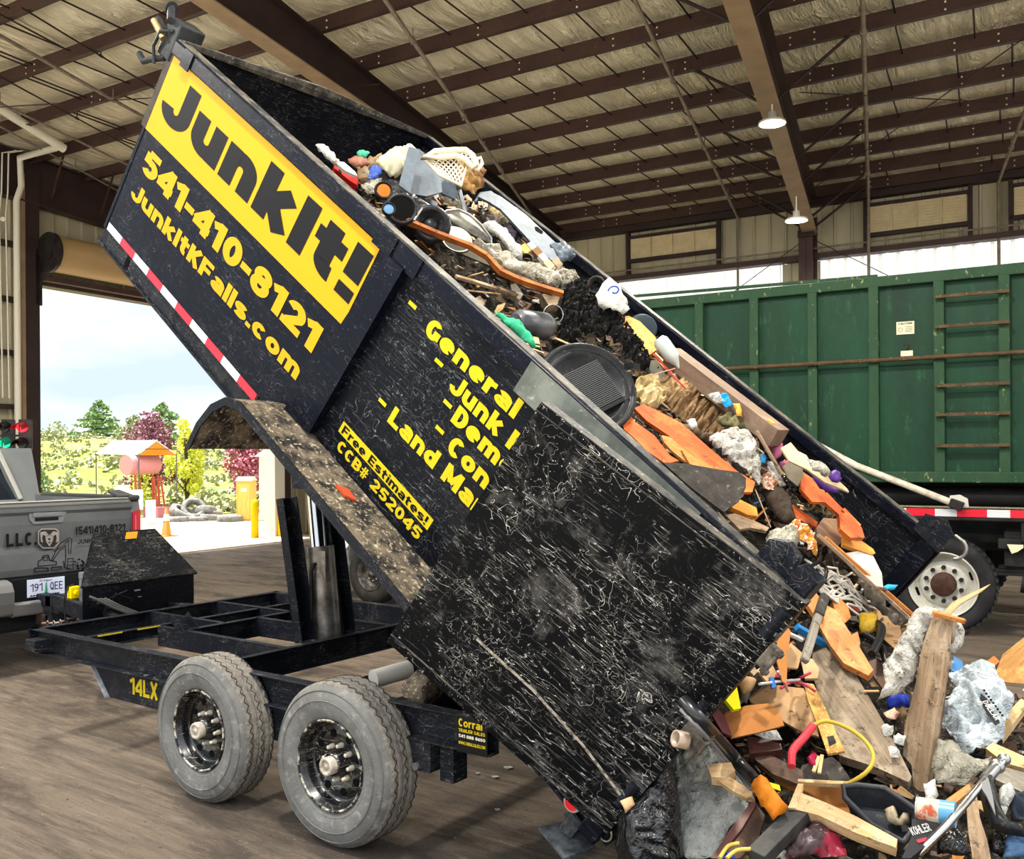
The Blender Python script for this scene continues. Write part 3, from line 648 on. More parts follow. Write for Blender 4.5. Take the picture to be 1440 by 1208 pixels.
# cone, tyres, toilet, bollards
c = onZ(234, 755); e = empty('traffic_cone', c, 'orange traffic cone on the pale gravel', 'cone'); m = MB(); m.lathe([(.15, .03), (.11, .05), (.03, .68), (.0, .68)], c, (0, 0, 1), 24); m.build('cone_body', plain('cone_orange', 'e8641c', .5), e)
m = MB(); m.box(c + V((0, 0, .015)), (.38, .38, .03)); m.build('base', plain('cone_orange', 'e8641c'), e); m = MB(); m.lathe([(.077, .38), (.051, .54)], c + V((0, 0, 0)), (0, 0, 1), 24); m.build('collar', plain('cone_white', 'efe9df'), e)
tyre_m = dirty('old_tyre', '8b8984', '5e5c59', 8, .35, .65, .8)
def flat_tyre(c, rr, lab, tilt=(0, 0, 1)):
    m = MB(); m.lathe([(rr*.6, -.09), (rr*.72, -.12), (rr*.95, -.11), (rr, -.05), (rr, .05), (rr*.95, .11), (rr*.72, .12), (rr*.6, .09), (rr*.62, 0), (rr*.6, -.09)], c, tilt, 28); o = m.build('tyre', tyre_m); tag(o, lab, 'tyre', 'old tyres heaped by the grass')
for (x, y, D, rr, tl, lab) in ((252, 731, 27.2, .42, (0, 0, 1), 'old tyre lying flat, lowest at the left of the heap'), (276, 730, 27.4, .42, (.1, 0, 1), 'old tyre lying flat in the middle of the heap bottom'), (298, 729, 27.6, .36, (0, .1, 1), 'old tyre lying flat at the right foot of the heap'),
        (323, 730, 27, .36, (0, 0, 1), 'old tyre lying flat on its own right of the heap'), (258, 722, 27.4, .42, (.5, .3, 1), 'old tyre tipped over the left bottom one'), (272, 716, 27.6, .36, (.9, -.5, .7), 'old tyre standing tilted on top of the heap with its ring facing out'), (288, 720, 27.9, .36, (-.3, .2, 1), 'old tyre tilted on the right of the heap top'), (296, 722, 28, .34, (.1, .1, 1), 'old tyre lying second from the bottom at the heap right end')):
    flat_tyre(at(x, y, D), rr, lab, tl)
pt = empty('portable_toilet', onZ(346, 734), 'yellow-tan portable toilet beside the red-leaved tree', 'portable toilet'); pm = plain('toilet_tan', 'd9b25a', .55)
q = onZ(346, 733); bx_ = Matrix.Rotation(BY + .5, 3, 'Z'); m = MB(); m.box(q + V((-.1, .1, .60)), (.46, .46, 1.2), bx_); m.build('cabin', pm, pt, .02)
m = MB(); cc_ = q + V((-.1, .1, 1.19)); m.prism([cc_ + bx_ @ V((.25, -.26, 0)), cc_ + bx_ @ V((.25, 0, .12)), cc_ + bx_ @ V((.25, .26, 0))], bx_ @ V((-.5, 0, 0))); m.build('roof', plain('toilet_cream', 'e0cf9c', .5), pt)
m = MB(); dc = q + V((-.1, .1, .58)) + bx_ @ V((.0, -.235, 0)); m.box(dc, (.34, .015, 1.05), bx_)
for s_ in (-1, 1): m.tube([dc + bx_ @ V((s_ * (.09 + .04 * math.cos(k * .5)), -.01, -.4 + k * .05)) for k in range(12)], .007, 5)
m.build('door', plain('toilet_door', 'e3bd62', .5), pt); m = MB(); m.box(dc + bx_ @ V((0, -.012, .34)), (.16, .008, .1), bx_); m.build('sign', plain('white_board', 'e6e4df'), pt)
bx_ = Matrix.Rotation(BY, 3, 'Z')
yb_ = plain('bollard_yellow', 'f0c400', .45)
for x, y, lab, D2 in ((358.5, 757, 'yellow bollard outside the doorway, left of the white post', 0), (396, 755, 'thick yellow bollard just inside right of the white post', 1)):
    c = onZ(x, y); m = MB(); m.smooth = True; m.lathe([(.0, .0), (.085, 0), (.085, .80), (.075, .85), (.04, .89), (0, .90)], c, (0, 0, 1), 24); o = m.build('bollard', yb_); tag(o, lab, 'bollard')
c = onZ(385, 755); m = MB(); m.box(c + V((0, 0, .55)), (.06, .06, 1.1)); o = m.build('guard_post', plain('amber_paint', 'c98f1c', .5)); tag(o, 'thin amber guard strip against the white door post', 'post')
c = bw(W_X + .25, 6.95, 0); m = MB(); m.box(c + V((0, 0, .62)), (.1, .1, 1.24)); o = m.build('guard_post', plain('amber_paint', 'c98f1c', .5)); tag(o, 'amber guard strip at the left door post beside the truck', 'post')
# white storage hut and the wall beyond the right jamb
ht = empty('storage_hut', at(372, 735, 30), 'pale storage hut between the toilet and the white door post', 'hut'); q = onZ(371, 736); m = MB(); m.box(q + V((-1.0, 2.2, .95)), (1.6, 1.8, 1.9), bx_); m.build('wall', cream_hi, ht)
m = MB(); cc_ = q + V((-1.0, 2.2, 1.9)); m.prism([cc_ + bx_ @ V((.9, -1, 0)), cc_ + bx_ @ V((.9, 0, .5)), cc_ + bx_ @ V((.9, 1, 0))], bx_ @ V((-1.8, 0, 0))); m.build('roof', wht, ht)
m = MB(); q = bw(W_X + .5, 14.1, 0); m.box(q + V((0, 0, .65)), (.12, 1.0, 1.3), bx_); m.box(q + V((.1, .25, .65)), (.1, .08, 1.3), bx_); o = m.build('cabinet', dirty('red_brown_board', '6a4436', '543528', 4)); tag(o, 'red-brown cabinet against the far end wall behind the lift cylinder', 'cabinet')
# ================================================================== THE DUMP TRAILER
frame_m = black_paint('frame_paint', '15181f', .25, .55, .4, '7d776e', '9a9791')
bed_m = black_paint('bed_paint', '080b16', .05, .30, .25, '3a3d48', '9a9ca0')
bed2_m = black_paint('bed_paint_scuffed', '070910', .10, .65, .28, '50525a', 'a3a4a6', lf=.8)
door_m = black_paint('door_paint', '020306', .55, 1.0, .5, '96938e', 'e6e2da', big=1.4, lf=1.2)
rim_m = dirty('worn_rail', '2a2c30', '5f5a50', 9, .42, .62, .5, 0, .3, 40, c3='a09a8a', s3=30, lo3=.6, hi3=.7)
fend_m = dirty('muddy_fender', '1c1c1d', '6d6252', 9, .42, .6, .85, 0, .6, 40, c3='b3a48c', s3=45, lo3=.55, hi3=.66)
inner_m = black_paint('bed_inside', '0b0d13', .15, .7, .4, '55585e', '8e9094', lf=.9, big=1.6)
yel = plain('sign_yellow', (.50, .27, .004), .6); navy = plain('sign_navy', '06070d', .6)
lemon = plain('decal_yellow', (.50, .38, .006), .6)
TR = empty('dump_trailer', (-4.2, 1.2, 0), 'black tandem-axle dump trailer with its bed raised and rear doors open, yellow lettering', 'trailer')
YN, YF, ZT, ZB = .15, 2.25, .69, .535
zc = (ZT + ZB) / 2; hh = ZT - ZB
for y, sd in ((YN + .035, -1), (YF - .035, 1)):
    mb = MB(); mb.chan((-6.24, y, zc), (-2.38, y, zc), .07, hh, sd); mb.build('frame_rail', frame_m, TR, .004)
mb = MB(); mb.chan((-6.21, YN, zc), (-6.21, YF, zc), .06, hh, -1); mb.build('front_crossmember', frame_m, TR, .004)
for x, z0, z1, y0, y1 in ((-5.68, .60, .68, YN + .07, YF - .07), (-5.34, .55, .685, .72, YF - .07), (-4.30, .54, .69, YN + .07, YF - .07), (-2.95, .54, .69, YN + .07, YF - .07)):
    mb = MB(); mb.chan((x, y0, (z0+z1)/2), (x, y1, (z0+z1)/2), .05, z1 - z0, -1); mb.build('crossmember', frame_m, TR, .003)
for y, x0, x1 in ((.72, -5.6, -4.32), (1.04, -6.2, -5.34), (1.32, -5.34, -4.3), (1.62, -6.2, -4.3)):
    mb = MB(); mb.chan((x0, y, .62), (x1, y, .62), .05, .13, 1); mb.build('inner_rail', frame_m, TR, .003)
jc = onY(50, 906, .12); mb = MB(); mb.box(jc + V((.02, 0, 0)), (.12, .10, .075)); mb.build('jack_socket', frame_m, TR, .006)
mb = MB(); mb.prism([(-5.52, .2, .53), (-5.35, .2, .35), (-2.9, .2, .35), (-2.75, .2, .53)], (0, .05, 0)); mb.build('axle_skirt', frame_m, TR, .003)
mb = MB(); mb.prism([(-5.56, .19, .535), (-5.36, .17, .352), (-5.34, .26, .352), (-5.54, .26, .535)], (.004, 0, 0)); mb.build('skirt_end', dirty('skirt_grey', '8f9296', '5c5f64', 5), TR)
text('model_lettering', '14LX', .2, (-5.125, .2, .405), (1, 0, 0), (0, 0, 1), .28, .1, lemon, TR, .07, .003)
mb = MB(); mb.prism([(-2.96, .16, .4), (-2.72, .16, .4), (-2.72, .16, .54), (-2.96, .16, .54)], (0, .10, 0)); mb.bx(-2.70, -2.62, .2, .3, .36, .54); mb.build('spring_hanger', frame_m, TR, .004)
mb = MB(); mb.cyl((-2.80, .16, .42), (-2.80, .145, .42), .018, 8); mb.build('bolt', plain('bolt_steel', 'b9b6ae', .35, .8), TR)
# dealer sticker
mb = MB(); mb.bx(-2.555, -2.39, YN - .003, YN, .535, .69); o = mb.build('dealer_sticker', plain('sticker_black', '0e0e10', .4), TR)
text('sticker_heading', 'Corral', .2, (-2.545, YN - .003, .645), (1, 0, 0), (0, 0, 1), .13, .035, lemon, o, .08, .001)
for z, s, cl in ((.622, 'TRAILER SALES', lemon), (.598, '541 888 8600', cream_hi), (.568, 'WWW.CORRALSALES.COM', lemon)):
    text('sticker_line', s, .2, (-2.545, YN - .003, z), (1, 0, 0), (0, 0, 1), .145, .014, cl, o, .08, .001)
# wheels
rub = dirty('dusty_tyre', '72726f', '585754', 5, .3, .7, .9, 0, .4, 60, c3='8a8882', s3=18, lo3=.54, hi3=.74)
N = NT('tyre_tread'); v = N.co((1, 1, 1)); c = N.mix(N.rng(N.noise(v, 30, 4, .7), .4, .65), hx('7a746b'), hx('5a544d')); wv = N.n('ShaderNodeTexNoise'); wv.inputs['Scale'].default_value = 70; N.l(v, wv.inputs['Vector']); N.bump(wv.outputs['Fac'], .6, .01); tread = N.fin(c, .9)
groove = plain('tyre_groove', '2c2825', .95)
rimb = black_paint('wheel_black', '0b0c10', .2, .9, .16, '8f8a80', 'cfc8b8', lf=1.4, big=3, spec=.6); lipm = dirty('scuffed_lip', '1a1b1e', 'b9b2a2', 22, .48, .58, .35, .2, .3, 40)
lugm = plain('lug_cap', 'cfc6b2', .4, .3); capm = dirty('hub_cap', 'c9bfae', '8d8375', 20, .4, .6, .5)
RR = .385
def tread_patch(mb, x, y0, r, yc):
    pass
def make_wheel(x, sd):
    """sd=-1: outer face towards the camera"""
    yo = .0 if sd < 0 else 2.4; ax = V((0, -sd, 0)); c = V((x, yo, RR)); w = .225
    e = empty('wheel', c, None, None, None, TR)
    o = MB(); o.smooth = True
    o.lathe([(.212, .03), (.216, .012), (.23, .006), (.26, -.006), (.30, -.010), (.335, -.004), (.362, .012), (.372, .028)], c, ax, 72)
    o.lathe([(.372, w - .028), (.335, w), (.28, w + .01), (.212, w - .03)], c, ax, 48)
    tyre = o.build('tyre', rub, e)
    t = MB(); prof = []; g = []
    ys = [.028, .064, .104, .144, .184, w - .028 + .0]
    prof = [(.372, .028), (.380, .034)]
    for k, q in enumerate((.062, .098, .134, .168)):
        prof += [(.3835, q - .006), (.3835, q - .005), (.374, q - .003), (.374, q + .003), (.3835, q + .005)]
    prof += [(.380, w - .034), (.372, w - .028)]
    t.lathe(prof, c, ax, 96)
    # zigzag sipes as raised thin bars in the shoulder grooves
    td = t.build('tread', tread, tyre)
    for q in (.05, .115, .182):
        z = MB()
        for k in range(96):
            a = 2 * math.pi * k / 96; d = .010 if k % 2 else -.010
            b = 2 * math.pi * (k + 1) / 96; p1 = c + ax * (q + d) + V((math.cos(a), 0, math.sin(a))) * .3842; p2 = c + ax * (q - d) + V((math.cos(b), 0, math.sin(b))) * .3842
            z.beam(p1, p2, .0035, .002, (p1 - c))
        z.build('tread_groove', groove, tyre)
    m = MB(); m.smooth = True
    m.lathe([(.212, .03), (.214, .012), (.208, .004), (.201, .010), (.199, .028), (.192, .034), (.188, .05), (.186, .072), (.178, .080), (.168, .082), (.150, .070), (.135, .066), (.118, .070), (.104, .078), (.09, .080), (0.05, .080)], c, ax, 72)
    m.lathe([(.186, .08), (.186, w - .02)], c, ax, 48); rim = m.build('rim', rimb, e)
    lp_ = MB(); lp_.smooth = True; lp_.lathe([(.2145, .010), (.2135, .003), (.207, .0015), (.2025, .008)], c, ax, 72); lp_.lathe([(.1925, .0335), (.189, .047)], c, ax, 72); lp_.build('rim_lip', lipm, e)
    for r0, r1, h0 in ((.235, .241, .0045), (.300, .304, -.0115), (.345, .350, .0)):
        lp_ = MB(); lp_.smooth = True; lp_.lathe([(r0, h0 + .001), ((r0 + r1) / 2, h0 - .0035), (r1, h0 + .001)], c, ax, 72); lp_.build('sidewall_ring', rub, tyre)
    h = MB()
    for k in range(8):
        a = 2 * math.pi * (k + .3) / 8; q = c + V((math.cos(a), 0, math.sin(a))) * .136
        h.cyl(q + ax * .072, q + ax * .0635, .0185, 16)
    h.build('rim_hole', plain('hole_black', '020203', .9), e)
    for k in range(8):
        a = 2 * math.pi * (k + .8) / 8; q = c + V((math.cos(a), 0, math.sin(a))) * .082
        l = MB(); l.lathe([(.0135, .080), (.0135, .066), (.010, .062), (.010, .046), (.006, .042), (0, .042)], q, ax, 8); l.build('lug_nut', lugm, e)
    hb = MB(); hb.smooth = True; hb.lathe([(.062, .08), (.058, .03), (.052, .02), (.050, .018)], c, ax, 32); hb.build('hub', rimb, e)
    hb = MB(); hb.smooth = True; hb.lathe([(.043, .03), (.043, -.012), (.040, -.016), (.030, -.016), (.028, -.010), (.014, -.010), (.012, -.014), (0, -.014)], c, ax, 32); hb.build('hub_cap', capm, e)
    return e
for x in (-3.2066, -4.1933): make_wheel(x, -1); make_wheel(x, 1)
mb = MB(); mb.cyl((-3.2066, .2, RR), (-3.2066, 2.2, RR), .045, 16); mb.build('axle', frame_m, TR); mb = MB(); mb.cyl((-4.1933, .2, RR), (-4.1933, 2.2, RR), .045, 16); mb.build('axle', frame_m, TR)
# tongue, jack and toolbox
mb = MB()
for y in (.85, 1.55): mb.beam((-6.25, y, .6), (-7.9, 1.2, .6), .06, .12)
mb.build('tongue', frame_m, TR, .004)
mb = MB(); mb.box((-7.95, 1.2, .6), (.3, .1, .1)); mb.beam((-7.9, 1.2, .65), (-7.9, 1.2, .35), .1, .1); mb.build('coupler', frame_m, TR, .01)
mb = MB(); x = -6.6; yl, yr_ = .73, 1.69
mb.add([(x, yl, .55), (x, yr_, .55), (x, yr_, .87), (x, yl, .87), (-7.3, 1.18, .55), (-7.3, 1.42, .55), (-7.3, 1.42, .87), (-7.3, 1.18, .87)], [(0, 1, 2, 3), (4, 5, 6, 7), (0, 1, 5, 4), (1, 2, 6, 5), (3, 2, 6, 7), (0, 3, 7, 4)])
tbx = mb.build('toolbox', black_paint('toolbox_black', '090b12', .08, .3, .3), TR, .006)
mb = MB(); P4 = [(x + .02, yl - .02, .875), (x + .02, yr_ + .02, .875), (-6.84, 1.49, 1.245), (-6.84, .955, 1.245)]; mb.prism(P4, (-.012, 0, -.012))
mb.prism([(-6.84, 1.49, 1.245), (-6.84, .955, 1.245), (-7.32, 1.17, .88), (-7.32, 1.42, .88)], (0, 0, -.012))
mb.prism([P4[0], P4[3], (-7.32, 1.17, .88)], (0, .01, 0)); mb.prism([P4[1], P4[2], (-7.32, 1.42, .88)], (0, -.01, 0)); mb.build('toolbox_lid', black_paint('toolbox_lid', '17191d', .55, .9, .4, '77746e', 'b9b5ac', lf=1.2, big=1.5), tbx)
a, b, c_ = V(P4[3]), V(P4[2]), V(P4[0]); dn = (c_ - a).normalized(); rt_ = (b - a).normalized(); nn_ = rt_.cross(-dn).normalized(); nn_ = nn_ if nn_.x > 0 else -nn_
q = a.lerp(b, .62) + dn * .02 + nn_ * .002; mb = MB(); mb.prism([q - rt_ * .05, q + rt_ * .05, q + rt_ * .05 + dn * .07, q - rt_ * .05 + dn * .07], nn_ * .002); mb.build('warning_label', plain('label_orange', 'e09a2c', .5), tbx)
mb = MB(); mb.bx(x - .0, x + .004, 1.15, 1.2, .79, .80); mb.bx(x, x + .004, 1.18, 1.21, .74, .745); mb.build('latch', plain('bolt_steel', 'b9b6ae'), tbx)
for k in range(3):
    mb = MB(); s_ = .03 * k; mb.tube([(-6.55, .76 + s_, .80 - s_), (-6.48, .78 + s_, .78), (-6.42, .86 + s_, .72), (-6.30, .95 + s_, .66), (-6.25, 1.0 + s_, .62)], .011, 8); mb.build('hydraulic_hose', plain('hose_grey', '343432', .5), TR)
for k, (y0, z0, y1, z1) in enumerate(((.92, .80, 1.1, .74), (.88, .77, 1.06, .81))):
    mb = MB(); mb.tube([(-6.58, y0, z0 - .12), (-6.56, y0 + .05, z0), (-6.55, y1, z1)], .005, 6); mb.build('wire', plain('wire_black', '1c1c1c', .5), TR)
jq = onX(117, 845, -7.35).y; mb = MB(); mb.beam((-7.35, jq, .5), (-7.35, jq, .86), .05, .05); mb.box((-7.34, jq, .86), (.07, .06, .06)); mb.build('tongue_jack', dirty('jack_grey', '6e7072', '4b4c4e', 8), TR, .01)
q = onX(104, 833, -7.5); mb = MB(); mb.box(q, (.06, .09, .10)); mb.cyl(q + V((.03, 0, 0)), q + V((.06, 0, 0)), .02, 10); mb.build('trailer_plug', plain('plug_yellow', 'f2d500', .45), TR, .008)
mb = MB(); mb.tube([onX(104, 822, -7.5), onX(96, 825, -7.5), onX(90, 845, -7.5), onX(92, 875, -7.5), onX(100, 890, -7.45)], .008, 6); mb.build('wire', plain('wire_black', '1c1c1c'), TR)
ch = MB()
for (pa, pb) in (((62, 876), (112, 862)), ((70, 882), (118, 868))):
    A_ = onX(*pa, -7.7); B_ = onX(*pb, -7.5)
    for k in range(12): q = A_.lerp(B_, k / 11); q.z -= .03 * math.sin(math.pi * k / 11); ch.lathe([(.018, -.004), (.022, 0), (.018, .004), (.014, 0), (.018, -.004)], q, (0, 1, 0) if k % 2 else (0, 0, 1), 8)
ch.build('safety_chain', dirty('rusty_chain', '7a5138', 'a8a29a', 20, .4, .6, .6, .3), TR)
for d, s_ in ((.0, 'yel'), (.28, 'y2')):
    mb = MB(); mb.bx(-5.655, -5.65, (.30 + d), (.47 + d), .672, .680); mb.build('measure_mark', lemon, TR)
# hoist: telescopic cylinder and prop arms
cyl_m = dirty('cylinder_steel', '8c8781', '54504b', 6, .38, .6, .35, .6, .15, 30, c3='6b4a36', s3=9, lo3=.58, hi3=.68)
base = V((-4.5, 1.2, .64)); top = V((-4.72, 1.2, 2.55)); dd = (top - base).normalized()
mb = MB(); mb.smooth = True; mb.cyl(base, base + dd * .60, .098, 32); mb.build('hoist_cylinder', cyl_m, TR)
mb = MB(); mb.smooth = True; mb.cyl(base + dd * .6, base + dd * 1.15, .055, 24); mb.cyl(base + dd * 1.15, top, .04, 24); mb.build('hoist_ram', plain('chrome_rod', 'c9ccd0', .12, 1), TR)
mb = MB(); q = base + dd * .5; mb.prism([q + V((.05, -.09, .08)), q + V((.11, -.06, .08)), q + V((.10, -.05, -.10))], (0, .012, 0)); mb.build('port_plate', cyl_m, TR)
mb = MB(); mb.tube([base + V((0, -.13, .15)), base + V((.0, -.13, .45)), base + V((0, -.1, .5))], .012, 8); mb.build('hydraulic_hose', plain('wire_black', '1c1c1c'), TR)
for p0, p1, X in (((430, 902), (403, 700), -4.5), ((487, 893), (465, 715), -4.45)):
    A_, B_ = onX(*p0, X), onX(*p1, X - .12); mb = MB(); mb.chan(A_, B_, .07, .12, 1, .01, (0, 1, 0)); mb.build('prop_arm', frame_m, TR, .003)
A_, B_ = onX(274, 900, -5.3), onX(252, 866, -5.45); mb = MB(); mb.chan(A_, B_, .06, .12, 1, .008, (0, 1, 0)); mb.build('prop_arm', frame_m, TR, .003)
mb = MB(); mb.cyl((-2.95, .2, .66), (-2.95, 2.2, .66), .035, 16); mb.build('pivot_tube', frame_m, TR); mb = MB(); A_, B_ = onX(525, 955, -3.2), onX(575, 941, -3.15); mb.smooth = True; mb.cyl(A_, B_, .045, 20); mb.build('cross_tube', plain('tube_white', 'b7b2a8', .5), TR)
mb = MB(); mb.cyl(B_, B_ + (B_ - A_) * 2.0, .047, 20); mb.build('cross_tube', frame_m, TR)
A_, B_ = onX(580, 985, -2.9), onX(612, 950, -2.95); mb = MB(); mb.beam(A_, B_ + (B_ - A_), .12, .14); mb.build('pivot_block', fend_m, TR, .02)

# ---------------------------------------------------------------- the raised bed (local x = rearwards, z = up off the floor)
BD = empty('bed', (0, 0, 0), None, None, None, TR, (0, TILT, 0))
S0, S1, T0, T1, Y0, Y1 = -6.15, -1.66, -.84, .37, .17, 2.25
def bb(name, mat, fn, **k): mb = MB(); fn(mb); return mb.build(name, mat, BD, local=True, **k)
def near(mb): mb.bx(S0, S1, Y0, Y0 + .012, T0, T1 - .08)
nw = bb('side_wall', bed2_m, near)
bb('side_panel', bed_m, lambda m: m.bx(S0, -4.0, Y0 - .006, Y0, T0 + .05, T1 - .11))
T2 = T1 + .05
bb('side_wall', inner_m, lambda m: m.bx(S0, S1, Y1 - .012, Y1, T0, T2 - .02))
bb('front_wall', inner_m, lambda m: m.add([(S0, Y0, T0), (S0, Y1, T0), (S0, Y1, T1 + .05), (S0, 1.2, T1 + .06), (S0, Y0, T1), (S0 + .015, Y0, T0), (S0 + .015, Y1, T0), (S0 + .015, Y1, T1 + .05), (S0 + .015, 1.2, T1 + .06), (S0 + .015, Y0, T1)],
    [(0, 1, 2, 3, 4), (5, 6, 7, 8, 9), (0, 1, 6, 5), (1, 2, 7, 6), (2, 3, 8, 7), (3, 4, 9, 8), (4, 0, 5, 9)]))
bb('bed_floor', frame_m, lambda m: m.bx(S0, S1, Y0, Y1, T0 - .01, T0))
bb('sill', frame_m, lambda m: (m.bx(S0 - .02, S1, Y0 + .0, Y0 + .05, T0 - .09, T0 - .01), m.bx(S0 - .02, S1, Y0 - .02, Y0 + .05, T0 - .1, T0 - .088)))
bb('sill', frame_m, lambda m: m.bx(S0 - .02, S1, Y1 - .05, Y1, T0 - .1, T0 - .01))
for s_ in [S0 + .3 + .6 * k for k in range(8)]: bb('floor_joist', frame_m, lambda m: m.bx(s_, s_ + .05, Y0, Y1, T0 - .09, T0 - .01))
bb('top_rail', bed_m, lambda m: (m.bx(S0, S1, Y0 - .03, Y0 + .05, T1 - .085, T1 - .004)), bevel=.008)
bb('rail_cap', rim_m, lambda m: m.bx(S0, S1, Y0 - .012, Y0 + .052, T1 - .004, T1 + .002))
bb('top_rail', bed_m, lambda m: m.bx(S0, S1, Y1 - .05, Y1 + .03, T2 - .06, T2 - .0), bevel=.008)
bb('rail_cap', rim_m, lambda m: m.bx(S0, S1, Y1 - .052, Y1 + .02, T2, T2 + .005))
def frt(m):
    m.prism([(S0 - .03, Y0, T1), (S0 + .04, Y0, T1 + .012), (S0 + .05, 1.2, T1 + .082), (S0 + .04, Y1, T1 + .062), (S0 - .03, Y1, T1 + .05), (S0 - .03, 1.2, T1 + .07)], (0, 0, -.03))
bb('front_rail', rim_m, frt)
for a_, b_ in ((-4.13, -3.99), (-3.97, -3.80), (-6.02, -5.93)): bb('joint_plate', bed_m, lambda m: m.bx(a_, b_, Y0 - .038, Y0 - .03, T1 - .1, T1 - .0))
bb('front_post', dirty('corner_brown', '3a3328', '221e19', 6), lambda m: m.bx(S0 - .045, S0 + .01, Y0 - .01, Y0 + .08, -.17, T1 - .08))
bb('front_post', bed_m, lambda m: m.bx(S0 - .02, S0 + .006, Y0 - .01, Y0 + .08, T0, -.17))
# side stake: slanted channel behind the sign
bb('side_stake', bed_m, lambda m: (m.prism([(-3.995, Y0, T1 - .09), (-3.87, Y0, T1 - .09), (-3.90, Y0, -.68), (-4.12, Y0, -.69)], (0, -.05, 0))), bevel=.006)
bb('side_stake', bed_m, lambda m: (m.bx(-2.35, -2.23, Y0 - .05, Y0, T0, T1 - .08)), bevel=.006)
bb('side_stake', bed_m, lambda m: (m.bx(-4.1, -3.98, Y1, Y1 + .06, T0, T1 - .02)), bevel=.006)
bb('side_stake', bed_m, lambda m: (m.bx(-2.95, -2.83, Y1, Y1 + .06, T0, T1 - .02)), bevel=.006)
# tarp/strip on the rear half of the rail
bb('rail_liner', dirty('worn_grey_liner', '6c716a', '4d524d', 6, .35, .6, .55, 0, .2, 20, c3='8d9088', s3=14), lambda m: m.bx(-3.05, -2.1, Y0 - .034, Y0 - .031, T1 - .16, T1 - .012))
# fender
def fender(m):
    pr = [(-4.36, -1.12), (-4.365, -.98), (-4.33, -.84), (-4.26, -.745), (-4.16, -.695), (-2.68, -.695)]
    th = .012
    for i in range(len(pr) - 1):
        (a, b), (c, d) = pr[i], pr[i+1]; yi = .17 if b > -.8 else .42; yj = .17 if d > -.84 else .42
        yi = yj = (.17 if i >= 3 else .40)
        m.add([(a, -.12, b), (c, -.12, d), (c, yj, d), (a, yi, b), (a + .01, -.12, b - th), (c + .01, -.12, d - th), (c + .01, yj, d - th), (a + .01, yi, b - th)], [(0, 1, 2, 3), (4, 5, 6, 7), (0, 1, 5, 4), (2, 3, 7, 6), (0, 3, 7, 4), (1, 2, 6, 5)])
fd = bb('fender', fend_m, fender)
def lip(m):
    pr = [(-4.365, -1.125), (-4.37, -.98), (-4.335, -.838), (-4.265, -.742), (-4.16, -.69), (-2.68, -.69)]; ins = [(-4.335, -1.125), (-4.335, -.985), (-4.30, -.86), (-4.24, -.775), (-4.15, -.735), (-2.68, -.735)]
    for i in range(5):
        m.prism([(pr[i][0], -.125, pr[i][1]), (pr[i+1][0], -.125, pr[i+1][1]), (ins[i+1][0], -.125, ins[i+1][1]), (ins[i][0], -.125, ins[i][1])], (0, .008, 0))
mb = MB(); lip(mb); mb.build('fender_lip', frame_m, BD, local=True)
mb = MB(); q = [(-3.52, .02, -.692), (-3.44, .02, -.692), (-3.40, .06, -.69), (-3.48, .07, -.69)]; mb.prism(q, (0, 0, .012)); mb.build('orange_scrap', plain('scrap_orange', 'b5472c'), BD, local=True)
# reflective tape
for k in range(10):
    a = -6.13 + k * .1755
    bb('reflective_tape', plain('tape_red', 'd0142c', .35) if k % 2 else plain('tape_white', 'c9ccd0', .35), lambda m: m.bx(a, a + .1755, Y0 - .008, Y0 - .0061, T0 + .004, T0 + .05))
bb('tape_backing', frame_m, lambda m: m.bx(S0, -4.36, Y0 - .006, Y0, T0 - .005, T0 + .05))
# sign writing
bb('sign_panel', yel, lambda m: m.prism([(-6.145, Y0 - .007, -.17), (-6.145, Y0 - .007, .287), (-4.09, Y0 - .007, .275), (-4.075, Y0 - .007, -.155)], (0, -.002, 0)))
def bt(s, W, s0, t0, wd, cap, mat, y=Y0, name='lettering', gap=.08): return text(name, s, W, (s0, y, t0), (1, 0, 0), (0, 0, 1), wd, cap, mat, BD, gap, .001, 0, True)
bt('JunkIt!', .27, -6.085, -.052, 1.985, .268, navy, Y0 - .0095, gap=.07)
bt('541-410-8121', .25, -6.04, -.385, 1.87, .145, yel, Y0 - .0065, gap=.06)
bt('JunkItKFalls.com', .24, -6.04, -.558, 1.86, .10, yel, Y0 - .0065, gap=.06)
for s0, t0, s, wd in ((-3.63, .105, 'General Clean', 1.16), (-3.36, -.008, 'Junk Removal', 1.0), (-3.26, -.108, 'Demolition', .80), (-3.20, -.225, 'Concrete', .70), (-3.56, -.34, 'Land Management', 1.37)):
    bt(s, .25, s0, t0, wd, .088, lemon, Y0 - .001, gap=.08)
for s0, t0 in ((-3.79, .158), (-3.50, .045), (-3.345, -.068), (-3.31, -.185), (-3.665, -.298)): bb('dash', lemon, lambda m: m.bx(s0, s0 + .055, Y0 - .002, Y0 - .001, t0, t0 + .018))
bb('sign_panel', lemon, lambda m: m.bx(-3.785, -3.06, Y0 - .0025, Y0 - .001, -.572, -.512))
bt('Free Estimates!', .2, -3.765, -.564, .68, .044, navy, Y0 - .0028, gap=.09)
bt('CCB# 252045', .22, -3.745, -.648, .67, .056, lemon, Y0 - .001, gap=.08)
